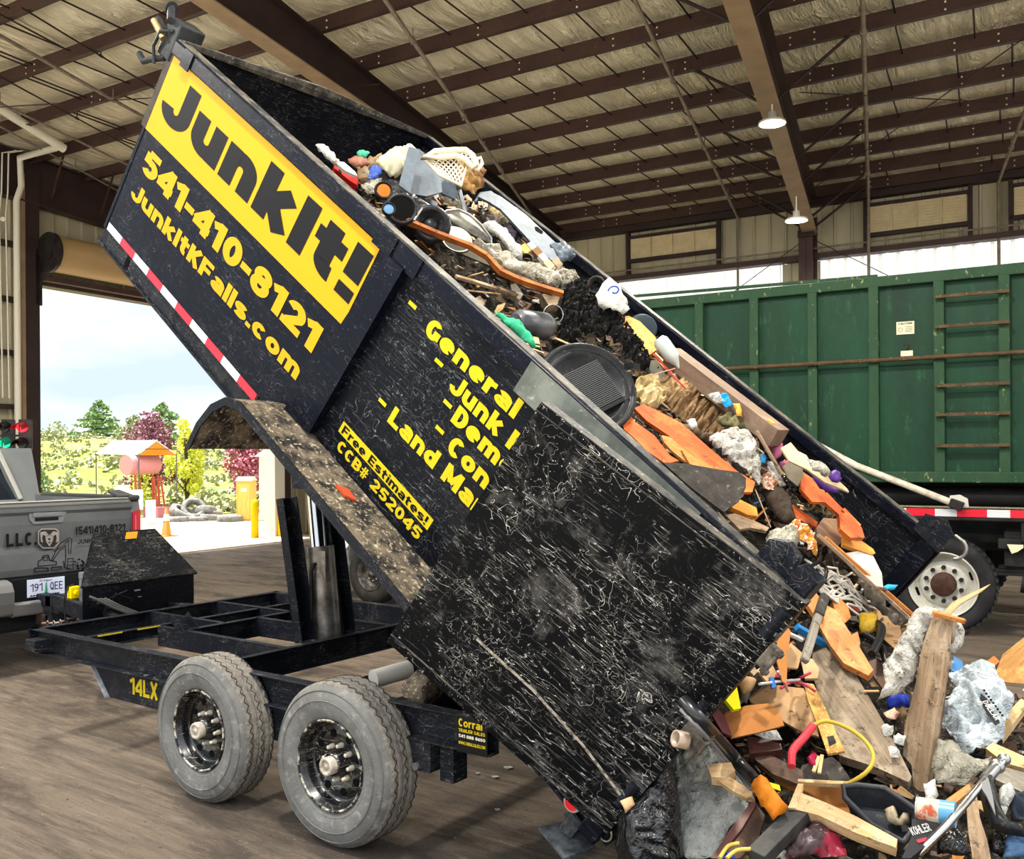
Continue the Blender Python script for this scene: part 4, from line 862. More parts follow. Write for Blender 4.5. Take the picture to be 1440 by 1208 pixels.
# rear frame and posts
for y in (Y0, Y1):
    o = bb('rear_post', bed_m, lambda m: m.bx(S1 - .06, S1 + .03, y - .057, y + .057, T0 - .1, T1 + .088), bevel=.008)
    for t in (-.7, -.25, .2): bb('hinge_pin', frame_m, lambda m: m.cyl((S1 + .01, y - (.08 if y < 1 else -.08), t), (S1 + .01, y - (.08 if y < 1 else -.08), t + .12), .022, 12))
bb('rear_post_bracket', frame_m, lambda m: (m.prism([(S1 - .12, Y1 - .05, T1 + .02), (S1 - .12, Y1 - .05, T1 + .12), (S1 - .02, Y1 - .05, T1 + .16), (S1 + .05, Y1 - .05, T1 + .12), (S1 + .05, Y1 - .05, T1 + .0)], (0, -.02, 0)), m.cyl((S1 - .07, Y1 - .07, T1 + .10), (S1 - .07, Y1 - .08, T1 + .10), .02, 12)))
bb('hook', plain('hook_steel', '8f8c86', .4, .6), lambda m: m.tube([(S1 + .05, Y1 + .02, T1 + .11)] + [(S1 + .09 + .055 * math.cos(R(a_)), Y1, T1 + .06 + .055 * math.sin(R(a_))) for a_ in range(100, -80, -20)], .009, 8))
bb('hinge_bracket', frame_m, lambda m: (m.prism([(-1.86, Y0 - .0, T1 + .0), (-1.86, Y0 - .0, T1 + .075), (-1.80, Y0 - .0, T1 + .11), (-1.74, Y0 - .0, T1 + .09), (-1.72, Y0, T1 + .0)], (0, .05, 0)), m.cyl((-1.79, Y0 - .012, T1 + .06), (-1.79, Y0, T1 + .06), .014, 12)), bevel=.004)
# doors swung round to the sides: local frame of a door, x along its width
def door(hy, ang, sgn, name):
    """hinge on (S1, hy), door runs forward along the side, turned out by ang"""
    hinge = (S1 + .045, hy); ca, sa = math.cos(ang), math.sin(ang) * sgn
    def P(u, w, t): return V((hinge[0] - u * ca + w * sa * sgn * 0, hinge[1] + u * sa + w * sgn, t))
    wd = 1.14 if sgn < 0 else 1.2; t0, t1 = T0 - .0, T1 + .01
    m = MB(); m.add([P(0, 0, t0), P(wd, 0, t0), P(wd, 0, t1), P(0, 0, t1), P(0, -.012, t0), P(wd, -.012, t0), P(wd, -.012, t1), P(0, -.012, t1)], [(0, 1, 2, 3), (4, 5, 6, 7), (0, 1, 5, 4), (1, 2, 6, 5), (2, 3, 7, 6), (3, 0, 4, 7)])
    d = m.build(name, door_m, BD, local=True)
    def strip(nm, u0, u1, w0, w1, a, b, mat, bev=.004):
        m = MB(); m.add([P(u0, w0, a), P(u1, w0, a), P(u1, w0, b), P(u0, w0, b), P(u0, w1, a), P(u1, w1, a), P(u1, w1, b), P(u0, w1, b)], [(0, 1, 2, 3), (4, 5, 6, 7), (0, 1, 5, 4), (1, 2, 6, 5), (2, 3, 7, 6), (3, 0, 4, 7)]); return m.build(nm, mat, BD, local=True, bevel=bev)
    strip('door_rail', 0, wd, -.06, -.012, t1 - .07, t1 - .0, bed_m); strip('door_rail', 0, wd, -.06, -.012, t0, t0 + .05, bed_m)
    strip('door_stile', wd - .06, wd, -.06, -.012, t0, t1, bed_m); strip('door_stile', 0, .06, -.06, -.012, t0, t1, bed_m)
    strip('door_edge', -.0, wd, 0, .004, t1 - .035, t1 - .031, rim_m, 0); strip('door_rail_cap', 0, wd, -.06, .0, t1, t1 + .003, rim_m, 0); strip('door_edge', 0, wd, 0, .004, t0 + .04, t0 + .045, rim_m, 0)
    return P, strip
P, strip = door(Y0 - .075, .265, -1, 'rear_door')
# worn weld scar on the door
m = MB(); pr = [(.05, -.66), (.28, -.60), (.55, -.56), (.84, -.55)]
for (a, b), (c, d) in zip(pr[:-1], pr[1:]):
    m.add([P(a, .0025, b - .006), P(c, .0025, d - .006), P(c, .0025, d + .006), P(a, .0025, b + .006)], [(0, 1, 2, 3)])
m.build('weld_scar', dirty('scar', 'a39a8c', '5c554c', 40, .45, .6, .9, 0, .5, 60), BD, local=True)
P2, strip2 = door(Y1 + .075, .05, 1, 'rear_door')
_lp = onY(1078, 925, .0); _ls, _lt = _lp.dot(UX), _lp.dot(NZ)
bb('door_latch', dirty('rusty_latch', '6b635a', '3c3732', 25, .4, .6, .6, .3), lambda m: (m.box((_ls, .02, _lt), (.04, .03, .09)), m.cyl((_ls + .022, .0, _lt - .055), (_ls + .022, .0, _lt + .055), .008, 10), m.box((_ls + .022, .0, _lt + .04), (.03, .02, .02)), m.box((_ls + .022, .0, _lt - .04), (.03, .02, .02))), bevel=.004)
def latch(m):
    a = S1 + .06; m.box((a, Y0 - .09, -.25), (.1, .05, .12)); m.cyl((a + .03, Y0 - .12, -.32), (a + .03, Y0 - .12, -.18), .014, 10); m.box((a + .03, Y0 - .13, -.24), (.05, .03, .05))
bb('door_latch', dirty('rusty_latch', '6b635a', '3c3732', 25, .4, .6, .6, .3), latch, bevel=.004)
bb('door_latch', dirty('rusty_latch', '6b635a', '3c3732', 25), lambda m: (m.box((S1 + .08, Y1 - .08, -.25), (.12, .06, .1)), m.box((S1 + .1, Y1 - .1, -.28), (.06, .06, .06))), bevel=.004)
# tarp gear at the front top corner
ty = dirty('gear_black', '17191c', '2c2e31', 9); gx = S0 - .03
bb('tarp_gear', ty, lambda m: (m.box((gx - .05, Y0 + .06, T1 - .03), (.14, .16, .22)), m.cyl((gx - .06, Y0 - .04, T1 + .06), (gx - .2, Y0 + .02, T1 + .1), .022, 12), m.cyl((gx - .19, Y0 + .02, T1 + .1), (gx - .2, Y0 + .02, T1 + .1), .04, 14)), bevel=.01)
bb('tarp_gear_arm', ty, lambda m: (m.tube([(gx - .04, Y0, T1 - .06), (gx - .16, Y0 - .02, T1 - .0), (gx - .22, Y0 - .02, T1 + .02)], .016, 8), m.tube([(gx - .05, Y0, T1 - .14), (gx - .14, Y0 - .02, T1 - .2), (gx - .2, Y0 - .02, T1 - .24), (gx - .27, Y0 - .02, T1 - .22)], .018, 8), m.tube([(gx - .03, Y0 - .02, T1 + .02), (gx - .10, Y0 - .05, T1 - .02), (gx - .13, Y0 - .04, T1 - .12), (gx - .08, Y0 - .03, T1 - .2)], .01, 8)))
bb('tarp_gear_shaft', plain('brass_shaft', 'b7a27a', .3, .8), lambda m: m.cyl((gx - .08, Y0 - .03, T1 - .05), (gx - .2, Y0 - .05, T1 - .0), .02, 14))
# hoist bracket under the bed
bb('hoist_bracket', frame_m, lambda m: (m.prism([(-4.75, .9, T0 - .1), (-4.35, .9, T0 - .1), (-4.28, .9, T0 - .55), (-4.5, .9, T0 - .72), (-4.72, .9, T0 - .5)], (0, .02, 0)), m.prism([(-4.75, 1.45, T0 - .1), (-4.35, 1.45, T0 - .1), (-4.28, 1.45, T0 - .55), (-4.5, 1.45, T0 - .72), (-4.72, 1.45, T0 - .5)], (0, .02, 0)), m.bx(-4.8, -4.3, .8, 1.55, T0 - .14, T0 - .09)))
# rear light, foot and ring under the rear corner
bb('tail_light', plain('light_red', 'e0182c', .25), lambda m: m.cyl((S1 - .14, Y0 - .02, T0 - .06), (S1 - .14, Y0 - .035, T0 - .06), .03, 18))
bb('tail_light_ring', plain('bolt_steel', 'b9b6ae'), lambda m: m.cyl((S1 - .14, Y0 - .0, T0 - .06), (S1 - .14, Y0 - .028, T0 - .06), .04, 18))
A_ = onY(790, 1160, .15)
m = MB(); m.prism([onY(757, 1163, .1), onY(803, 1152, .25), onY(838, 1190, .2), onY(793, 1207, .05)], (0, 0, -.01)); m.beam(onY(795, 1170, .17), onY(818, 1140, .2), .05, .06); m.beam(onY(812, 1165, .2), onY(800, 1140, .2), .02, .05); m.build('ramp_foot', dirty('foot_steel', '5d6064', '33363a', 14, .4, .6, .4, .3), TR, .003)
m = MB(); q = onY(851, 1172, .16); m.tube([q + V((.03 * math.cos(a * .45), 0, .03 * math.sin(a * .45))) for a in range(14)], .005, 6, closed=True); m.cyl(q + V((0, 0, .03)), q + V((0, 0, .10)), .006, 6); m.build('ring', plain('bolt_steel', 'b9b6ae'), TR)
# ================================================================== THE TOWING PICKUP (tail towards the trailer)
TX = -8.2
grey = dirty('truck_grey', '6e7173', '5c5f62', 2, .3, .7, .38, .2, 0); grey_hi = plain('truck_rail_grey', '8b8b86', .35, .2); blk = plain('trim_black', '15171b', .4); chrome = plain('chrome', 'c8c8c6', .18, 1); glassd = plain('dark_glass', '10161f', .08)
dec = plain('decal_black', '0e0f12', .6)
PU = empty('pickup_truck', (-10.8, 1.2, 0), 'grey pickup truck hitched to the trailer, tailgate with black lettering', 'pickup truck')
mb = MB(); prof = [(.80, .02), (.86, .0), (1.0, .0), (1.02, .025), (1.06, .03), (1.25, .0), (1.33, .0), (1.36, -.03), (1.385, -.03), (1.40, .0), (1.43, .0), (1.445, -.03)]
for (z0, d0), (z1, d1) in zip(prof[:-1], prof[1:]):
    mb.add([(TX - d0, .26, z0), (TX - d0, 2.12, z0), (TX - d1, 2.12, z1), (TX - d1, .26, z1)], [(0, 1, 2, 3)])
mb.bx(TX - .10, TX - .09, .26, 2.12, .78, 1.44); mb.prism([(TX - .03, .26, 1.445), (TX - .03, 2.12, 1.445), (TX - .10, 2.12, 1.45), (TX - .10, .26, 1.45)], (0, 0, -.02)); mb.build('tailgate', grey, PU)
mb = MB(); mb.bx(TX - .09, TX + .012, .24, 2.10, 1.40, 1.452); mb.build('tailgate_cap', grey_hi, PU, .012)
for ys, nm in (((2.12, 2.22), 1), ((.18, .26), 0)):
    mb = MB(); y0, y1 = ys; mb.prism([(TX - .02, y0, .78), (TX - .0, y0, 1.30), (TX - .03, y0, 1.42), (-10.0, y0, 1.45), (-10.0, y0, .78)], (0, y1 - y0, 0)); mb.build('bed_side', grey, PU, .025)
    mb = MB(); mb.bx(-9.9, TX - .0, y0, y1, 1.42, 1.47); mb.build('bed_rail', plain('rail_plastic', '3b3c3c', .5), PU, .015)
    mb = MB(); a = 2.135 if nm else .175; mb.prism([(TX + .015, a, 1.06), (TX + .015, a, 1.31), (TX + .005, a + .085, 1.33), (TX + .005, a + .085, 1.06)], (-.12, 0, 0)); o = mb.build('tail_light', plain('lamp_red', 'c01830', .15), PU, .01)
    mb = MB(); mb.bx(TX + .012, TX + .018, a + .02, a + .03, 1.08, 1.28); mb.build('light_strip', plain('lamp_pink', 'e46a7c', .2), o)
mb = MB(); mb.prism([(TX - .04, 2.02, 1.45), (TX - .04, 2.18, 1.45), (TX - .3, 2.18, 1.50), (TX - .3, 2.06, 1.49)], (0, 0, .02)); mb.build('stake_cap', plain('rail_plastic', '3b3c3c'), PU, .01)
mb = MB(); mb.bx(-10.0, TX - .1, .26, 2.12, .80, .84); mb.build('cargo_floor', blk, PU)
# handle
mb = MB(); q = [(1.14, 1.365), (1.49, 1.375), (1.44, 1.255), (1.18, 1.25), (1.145, 1.29)]; mb.prism([(TX + .004, a, b) for a, b in q], (.012, 0, 0)); h = mb.build('tailgate_handle', plain('handle_grey', '7c7f82', .3, .3), PU, .008)
mb = MB(); mb.bx(TX + .014, TX + .02, 1.19, 1.40, 1.275, 1.305); mb.build('handle_recess', blk, h)
mb = MB(); mb.bx(TX + .016, TX + .03, 1.17, 1.44, 1.31, 1.35); mb.build('handle_grip', plain('handle_grey', '7c7f82'), h, .008)
# emblem: eight-cornered shield with a horned head
def tp(x, y, dx=0): q = onX(x, y, TX); return V((TX + dx, q.y, q.z))
def zz(x, y, d=.006):       # crop coordinates of the tailgate detail, 9.6x
    return tp(x / 9.6, 690 + y / 9.6, d)
mb = MB(); oct_ = [(545, 508), (745, 508), (785, 545), (785, 710), (720, 780), (565, 780), (500, 715), (500, 545)]; mb.prism([zz(a, b) for a, b in oct_], (.012, 0, 0)); em = mb.build('emblem', chrome, PU, .004)
mb = MB(); mb.prism([zz(640 + (a - 642) * .88, 645 + (b - 645) * .88, .019) for a, b in oct_], (.002, 0, 0)); mb.build('emblem_field', plain('emblem_dark', '1b1d20', .3), em)
for poly in ([(590, 620), (640, 590), (700, 620), (690, 680), (645, 755), (600, 690)], [(520, 560), (590, 545), (640, 600), (600, 620), (560, 590), (545, 640), (560, 700), (530, 690)], [(765, 560), (700, 545), (645, 600), (690, 620), (730, 590), (742, 640), (730, 700), (758, 690)]):
    mb = MB(); mb.prism([zz(a, b, .021) for a, b in poly], (.008, 0, 0)); mb.build('emblem_head', chrome, em, .002)
for poly in ([(625, 640), (660, 640), (655, 665), (632, 665)], [(628, 690), (662, 690), (645, 712)]): mb = MB(); mb.prism([zz(a, b, .0295) for a, b in poly], (.001, 0, 0)); mb.build('emblem_mark', plain('emblem_dark', '1b1d20'), em)
text('lettering', 'LLC.', .23, (TX + .002, .948, 1.066), (0, 1, 0), (0, 0, 1), .265, .115, dec, PU, .13, .002)
text('lettering', '(541)410-8121', .18, (TX + .002, 1.568, 1.128), (0, 1, 0), (0, 0, 1), .49, .075, dec, PU, .1, .002)
text('lettering', 'JUNKITKFALLS.COM', .18, (TX + .032, 1.566, 1.045), (0, 1, 0), (0, 0, 1), .54, .042, dec, PU, .1, .002)
# excavator line drawing
def line(pts, w=.004):
    mb = MB(); P_ = [zz(a, b, .004) for a, b in pts]
    for a, b in zip(P_[:-1], P_[1:]): mb.beam(a, b, w, .002, (1, 0, 0), .001)
    return mb
dr = MB()
for pts, w in (([(690, 940), (800, 720), (930, 635), (965, 660), (950, 855)], .006), ([(705, 945), (810, 800), (890, 740)], .006), ([(720, 820), (860, 740), (920, 660), (925, 850)], .005), ([(880, 740), (885, 900), (870, 1040)], .006), ([(850, 950), (875, 1040), (960, 1060)], .007),
               ([(510, 1020), (515, 950), (560, 930), (580, 880), (650, 870), (665, 940), (760, 960), (755, 1000), (510, 1020)], .007), ([(580, 900), (640, 895), (640, 940), (590, 945), (580, 900)], .005), ([(460, 1090), (470, 1045), (560, 1040), (640, 1045), (650, 1085), (460, 1095)], .008), ([(690, 1070), (700, 1030), (820, 1025), (830, 1055), (690, 1080)], .007), ([(910, 920), (985, 910), (985, 1060), (905, 1060), (910, 920)], .005), ([(915, 960), (980, 955)], .004), ([(915, 1000), (980, 1000)], .004)):
    m2 = line(pts, w); dr.v += []; o_ = len(dr.v); dr.v += m2.v; dr.f += [[i + o_ for i in f] for f in m2.f]; dr.m += m2.m; dr.sm += m2.sm
r = random.Random(3)
for i in range(34):
    x = r.uniform(1000, 1180); y = 1060 - r.uniform(0, 180) * (1 - abs(x - 1060) / 150)
    q = zz(x, y, .004); dr.box(q, (.003, r.uniform(.006, .018), r.uniform(.006, .016)))
dr.build('excavator_decal', dec, PU)
# bumper, plate, hitch
mb = MB(); mb.prism([(TX - .05, .95, .80), (TX + .06, .97, .78), (TX + .06, 1.65, .78), (TX - .05, 1.68, .80)], (0, 0, -.22)); mb.build('plate_panel', blk, PU, .01)
mb = MB(); prf = [(.08, .79), (.16, .77), (.20, .70), (.20, .60), (.17, .50), (.10, .48), (.0, .50), (.0, .79)]
for y0, y1 in ((.2, .92), (1.72, 2.24)): mb.prism([(TX + a, y0, b) for a, b in prf], (0, y1 - y0, 0))
mb.prism([(TX + .12, .92, .60), (TX + .19, .92, .60), (TX + .18, .92, .48), (TX + .02, .92, .48)], (0, .8, 0)); mb.build('rear_bumper', plain('bumper_grey', '77787a', .3, .4), PU, .02)
mb = MB(); mb.bx(TX - .3, TX + .1, .25, 2.2, .34, .5); mb.build('under_bumper', blk, PU, .03)
PX = TX + .075; k = (PX - CAM.x) / (TX - CAM.x)
c0, c1 = onX(38, 816, PX), onX(91, 811, PX); y0, y1 = c0.y, c1.y; z1 = c0.z; z0 = onX(42, 840.5, PX).z
mb = MB(); mb.bx(PX - .004, PX, y0, y1, z0, z1); pl = mb.build('licence_plate', dirty('plate_lilac', 'd3d6ec', 'c3d2e6', 6), PU, .003)
wdt = y1 - y0; hgt = z1 - z0
text('plate_characters', '191', .13, (PX + .001, y0 + wdt * .08, z0 + hgt * .30), (0, 1, 0), (0, 0, 1), wdt * .32, hgt * .45, plain('plate_ink', '1c2350', .5), pl, .1, .001)
text('plate_characters', 'QEE', .13, (PX + .001, y0 + wdt * .60, z0 + hgt * .30), (0, 1, 0), (0, 0, 1), wdt * .34, hgt * .45, plain('plate_ink', '1c2350', .5), pl, .1, .001)
text('plate_state', 'Oregon', .14, (PX + .001, y0 + wdt * .32, z0 + hgt * .83), (0, 1, 0), (0, 0, 1), wdt * .34, hgt * .13, plain('plate_ink', '1c2350', .5), pl, .1, .001)
mb = MB()
for j in range(6): zt = z0 + hgt * (.78 - j * .1); mb.prism([(PX + .001, y0 + wdt * .5, zt), (PX + .001, y0 + wdt * (.5 - .03 - j * .008), zt - hgt * .11), (PX + .001, y0 + wdt * (.53 + j * .008), zt - hgt * .11)], (.001, 0, 0))
mb.bx(PX + .001, PX + .002, y0 + wdt * .49, y0 + wdt * .51, z0 + hgt * .04, z0 + hgt * .2); mb.build('plate_tree', plain('plate_green', '1d8a68', .5), pl)
mb = MB()
for j in range(5): a = y0 + wdt * (.06 + .07 * j); mb.prism([(PX + .001, a, z0 + hgt * .05), (PX + .001, a + wdt * .05, z0 + hgt * .14), (PX + .001, a + wdt * .1, z0 + hgt * .05)], (.001, 0, 0)); 
for j in range(4): a = y0 + wdt * (.56 + .07 * j); mb.prism([(PX + .001, a, z0 + hgt * .05), (PX + .001, a + wdt * .05, z0 + hgt * .14), (PX + .001, a + wdt * .1, z0 + hgt * .05)], (.001, 0, 0))
mb.build('plate_hills', plain('plate_ink', '1c2350'), pl)
mb = MB(); mb.bx(TX, TX + .3, 1.15, 1.25, .38, .48); mb.bx(TX + .1, TX + .45, 1.17, 1.23, .50, .56); mb.build('hitch_receiver', dirty('rusty_steel', '4b3a30', '2b2623', 14, .4, .6, .7, .3), PU, .005)
# cab
mb = MB(); mb.prism([(-10.0, .22, .8), (-10.0, .22, 1.36), (-10.15, .30, 1.40), (-10.45, .36, 1.95), (-11.7, .4, 1.97), (-12.4, .3, 1.4), (-13.6, .25, 1.3), (-13.8, .25, .7), (-10.0, .22, .6)], (0, 1.95, 0)); mb.build('cab', grey, PU, .05)
mb = MB(); mb.prism([(-10.13, .42, 1.40), (-10.13, 2.0, 1.40), (-10.42, 1.88, 1.88), (-10.42, .5, 1.88)], (.012, 0, 0)); mb.build('rear_window', glassd, PU)
mb = MB(); a, b = onX(28, 704, -10.1), onX(-6, 632, -10.35); mb.beam(a, b, .05, .09, (1, 0, 0)); mb.build('rear_pillar', grey_hi, PU, .01)
for x in (-9.45, -12.9):
    for y, s_ in ((.24, 1), (2.16, -1)):
        mb = MB(); mb.lathe([(.22, 0), (.34, -.01), (.40, .03), (.40, .24), (.34, .27), (.22, .26)], (x, y, .40), (0, s_, 0), 40); wl = mb.build('wheel', rub, PU); mb = MB(); mb.lathe([(.22, .02), (.2, .06), (.08, .05), (0, .04)], (x, y, .40), (0, s_, 0), 24); mb.build('rim', chrome, wl)

# ================================================================== WHITE PICKUP BEHIND THE TRAILER
WV = empty('white_pickup', (-7.5, 6.2, 0), 'white pickup truck parked behind the trailer, mostly hidden by the raised bed', 'pickup truck')
wp = plain('white_car_paint', 'dfe3e4', .3)
wx, wy, wz = -8.18, 5.32, .375
mb = MB(); arch = [(wx + .47 * math.cos(a), wz + .47 * math.sin(a)) for a in [math.pi * k / 10 for k in range(11)]]
pr = [(wx - .9, .45), (wx - .9, 1.1), (wx - .1, 1.16), (wx + .7, 1.18), (wx + 1.2, 1.70), (wx + 2.5, 1.72), (wx + 3.0, 1.2), (wx + 3.95, 1.15), (wx + 3.95, .45), (wx + .47, .4)] + arch[1:-1] + [(wx - .47, .4)]
mb.prism([(a, wy - .04, b) for a, b in pr], (0, 1.45, 0)); mb.build('body', wp, WV, .03)
mb = MB(); mb.prism([(wx + .95, wy - .045, 1.22), (wx + 1.3, wy - .045, 1.64), (wx + 2.4, wy - .045, 1.64), (wx + 2.7, wy - .045, 1.22)], (0, -.005, 0)); mb.build('side_window', glassd, WV)
mb = MB(); q = onY(487, 751, wy - .05); mb.box(q, (.10, .02, .03)); mb.build('marker_lamp', plain('amber', 'd07a1c', .3), WV, .004)
for x, y, s_ in ((wx, wy, 1), (wx + 3.1, wy, 1), (wx, wy + 1.35, -1), (wx + 3.1, wy + 1.35, -1)):
    mb = MB(); mb.smooth = True; mb.lathe([(.215, .03), (.23, .0), (.30, -.012), (.35, .01), (.375, .04), (.375, .2), (.35, .23), (.22, .22)], (x, y, wz), (0, s_, 0), 48); wl = mb.build('wheel', dirty('dull_tyre', '383532', '262422', 6, .4, .6, .85), WV)
    mb = MB(); mb.smooth = True; mb.lathe([(.215, .03), (.21, .01), (.20, .02), (.195, .09), (.16, .13), (.13, .13), (.115, .10), (.10, .10), (.05, .12), (.0, .12)], (x, y, wz), (0, s_, 0), 40); rm = mb.build('rim', dirty('dull_rim', '6e6862', '3c3936', 14, .4, .6, .5, .4), wl)
    mb = MB(); mb.smooth = True; mb.lathe([(.055, .12), (.05, .03), (.0, .02)], (x, y, wz), (0, s_, 0), 20); mb.build('hub', dirty('dull_rim', '6e6862', '3c3936'), wl)
    for k in range(8):
        a = 2*math.pi*k/8; mb = MB(); q = V((x + .085 * math.cos(a), y, wz + .085 * math.sin(a))); mb.cyl(q + V((0, s_ * .11, 0)), q + V((0, s_ * .07, 0)), .012, 8); mb.build('lug_nut', lugm, wl)

# ================================================================== ROLL-OFF CONTAINER AND ITS TRUCK (building axes)
CY = 7.3
grn = dirty('container_green', '113c27', '0c2a1c', 1.6, .35, .65, .55, 0, .25, 14, (1, 1, .35), .02, c3='234c33', s3=10, lo3=.58, hi3=.72)
grn2 = dirty('container_rib_green', '1d3d27', '29442d', 5, .35, .65, .6, 0, .25, 20, (1, 1, .5), c3='8a8a5e', s3=22, lo3=.62, hi3=.70)
rust = dirty('rusty_bar', '5a4630', '3a3022', 12, .35, .65, .7, .1, .3, 40, c3='8a7a58', s3=24, lo3=.6, hi3=.68)
CT = empty('roll_off_container', bw(-1.4, CY + 1.2, 1.5), 'dark green roll-off container with ribs, ladder rungs and a rusty rail', 'container')
def cb(name, mat, fn, **k):
    mb = MB(); fn(mb); mb.v = [MB2W @ q for q in mb.v]; return mb.build(name, mat, CT, **k)
X0, X1, Z0, Z1 = -4.95, 1.9, 1.53, 3.66
cb('side_wall', grn, lambda m: (m.bx(X0, X1, CY, CY + .01, Z0 + .08, Z1 - .1)))
cb('side_wall', grn, lambda m: (m.bx(X0, X1, CY + 2.39, CY + 2.4, Z0 + .08, Z1 - .1)))
cb('end_wall', grn, lambda m: (m.bx(X0, X0 + .01, CY, CY + 2.4, Z0 + .08, Z1 - .1))); cb('end_wall', grn, lambda m: (m.bx(X1 - .01, X1, CY, CY + 2.4, Z0 + .08, Z1 - .1)))
cb('container_floor', grn, lambda m: (m.bx(X0, X1, CY, CY + 2.4, Z0 + .06, Z0 + .08)))
cb('top_rail', grn2, lambda m: (m.bx(X0, X1, CY - .07, CY + .05, Z1 - .11, Z1)), bevel=.01); cb('top_rail', grn2, lambda m: (m.bx(X0, X1, CY + 2.35, CY + 2.47, Z1 - .03, Z1 + .08)), bevel=.01)
cb('bottom_rail', grn2, lambda m: (m.bx(X0, X1, CY - .07, CY + .05, Z0, Z0 + .11)), bevel=.01)
cb('cover_bar', grn2, lambda m: (m.beam((X0, CY + .02, Z1 + .075), (-1.9, CY + .02, Z1 + .02), .03, .03)))
for x in (-4.9, -4.46, -3.81, -3.18, -2.55, -1.93, -1.31, -.73, -.1, .55, 1.2, 1.85): cb('side_rib', grn2, lambda m: m.bx(x - .05, x + .05, CY - .07, CY, Z0 + .1, Z1 - .1), bevel=.008)
cb('side_rail', rust, lambda m: m.tube([(-4.9, CY - .1, 2.79), (-1.35, CY - .1, 2.79), (1.9, CY - .1, 2.79)], .024, 8))
for z in (3.39, 3.09, 2.5, 2.21, 1.9): cb('ladder_rung', rust, lambda m: (m.beam((-1.34, CY - .11, z), (-.68, CY - .11, z), .03, .032), m.beam((-1.31, CY - .11, z), (-1.31, CY - .05, z), .03, .03), m.beam((-.72, CY - .11, z), (-.72, CY - .05, z), .03, .03)))
for x0, x1, z0, z1 in ((-1.715, -1.545, 3.05, 3.18), (-1.675, -1.56, 2.825, 2.88)):
    o = cb('warning_plate', plain('plate_cream', 'd6cfae', .5), lambda m: m.bx(x0, x1, CY - .006, CY - .001, z0, z1))
    if z1 > 3:
        q = bw(x0 + .02, CY - .007, z1 - .03); dxx = MB2W.to_3x3() @ V((1, 0, 0)); text('warning_heading', 'CAUTION', .2, q, dxx, (0, 0, 1), .13, .02, dec, o, .08, .0005)
        mm = MB(); mm.tube([bw(x0 + .04 + .02 * math.cos(a * .52), CY - .008, z0 + .05 + .02 * math.sin(a * .52)) for a in range(12)], .002, 4, closed=True); mm.build('warning_symbol', dec, o)
        mm = MB()
        for j in range(4): q = bw(x0 + .12, CY - .008, z0 + .025 + j * .016); mm.box(q, (.07, .001, .004), MB2W.to_3x3())
        mm.build('warning_lines', dec, o)
cb('lift_hook', rust, lambda m: m.tube([(-1.62, CY - .02, 2.97), (-1.6, CY - .03, 2.95), (-1.61, CY - .03, 2.91), (-1.63, CY - .02, 2.90)], .006, 6))
HT = empty('hauling_truck', bw(-1.3, CY + 1.2, 0), 'black roll-off truck chassis with a white-rimmed wheel under the green container', 'truck')
def hb(name, mat, fn, **k):
    mb = MB(); fn(mb); mb.v = [MB2W @ q for q in mb.v]; return mb.build(name, mat, HT, **k)
chm = dirty('chassis_black', '18191a', '262422', 5, .4, .6, .6, 0, .4, 12)
hb('hoist_rail', chm, lambda m: (m.bx(-4.0, 3, CY + .5, CY + .7, 1.30, 1.52), m.bx(-4.0, 3, CY + 1.7, CY + 1.9, 1.30, 1.52)))
hb('side_beam', chm, lambda m: m.bx(-3.9, 3, CY - .02, CY + .12, 1.15, 1.27), bevel=.01)
hb('fuel_tank', chm, lambda m: m.cyl((-2.2, CY + .25, 1.38), (1.6, CY + .25, 1.38), .10, 16))
hb('chassis_beam', chm, lambda m: (m.bx(-3.9, 3, CY + .75, CY + .85, .8, 1.1), m.bx(-3.9, 3, CY + 1.55, CY + 1.65, .8, 1.1)))
a = -2.3
for k in range(13):
    L_ = .27 if k % 2 else .20; red = k % 2 == 1
    hb('reflective_tape', plain('tape_red', 'd0142c') if red else plain('tape_white', 'c9ccd0'), lambda m: m.bx(a, a + L_, CY - .026, CY - .021, 1.19, 1.265)); a += L_
hb('tarp_arm', dirty('white_pole', 'cfc8b8', 'b0a898', 12), lambda m: m.tube([(-2.6, CY - .08, 1.98), (-2.1, CY - .08, 1.70), (-1.2, CY - .08, 1.33)], .035, 14))
hb('arm_socket', chm, lambda m: m.beam((-1.22, CY - .08, 1.335), (-1.1, CY - .08, 1.29), .08, .09), bevel=.01)
hb('pivot_plate', plain('plate_light', 'c4c0b6', .5), lambda m: m.prism([(-1.24, CY - .04, 1.29), (-1.22, CY - .04, 1.40), (-1.13, CY - .04, 1.41), (-1.06, CY - .04, 1.37), (-1.05, CY - .04, 1.29)], (0, .01, 0)))
hb('spring_pack', chm, lambda m: [m.beam((-.9 - .0 + .05 * j, CY + .2, .62 + .035 * j), (.9 - .05 * j, CY + .2, .62 + .035 * j), .09, .03) for j in range(7)])
hb('suspension_box', chm, lambda m: (m.bx(-.75, -.35, CY + .1, CY + .5, .7, 1.05), m.bx(-.8, .3, CY + .02, CY + .12, .88, .98), m.bx(-.6, -.5, CY, CY + .1, .95, 1.15), m.bx(-.3, -.2, CY, CY + .1, .95, 1.15), m.cyl((-.6, CY + .1, .55), (-.2, CY + .1, .5), .1, 14)), bevel=.01)
hb('sticker', plain('plate_cream', 'd6cfae'), lambda m: m.prism([(-.72, CY - .001, .93), (-.58, CY - .001, .93), (-.58, CY - .001, .90), (-.63, CY - .001, .86), (-.68, CY - .001, .84)], (0, -.002, 0)))
trub = dirty('truck_tyre', '2c2c2d', '1f1f20', 6, .4, .6, .8, 0, .2, 40); trim_w = dirty('white_rim', 'c9c7bd', 'a9a69a', 6, .4, .65, .5, 0, .1)
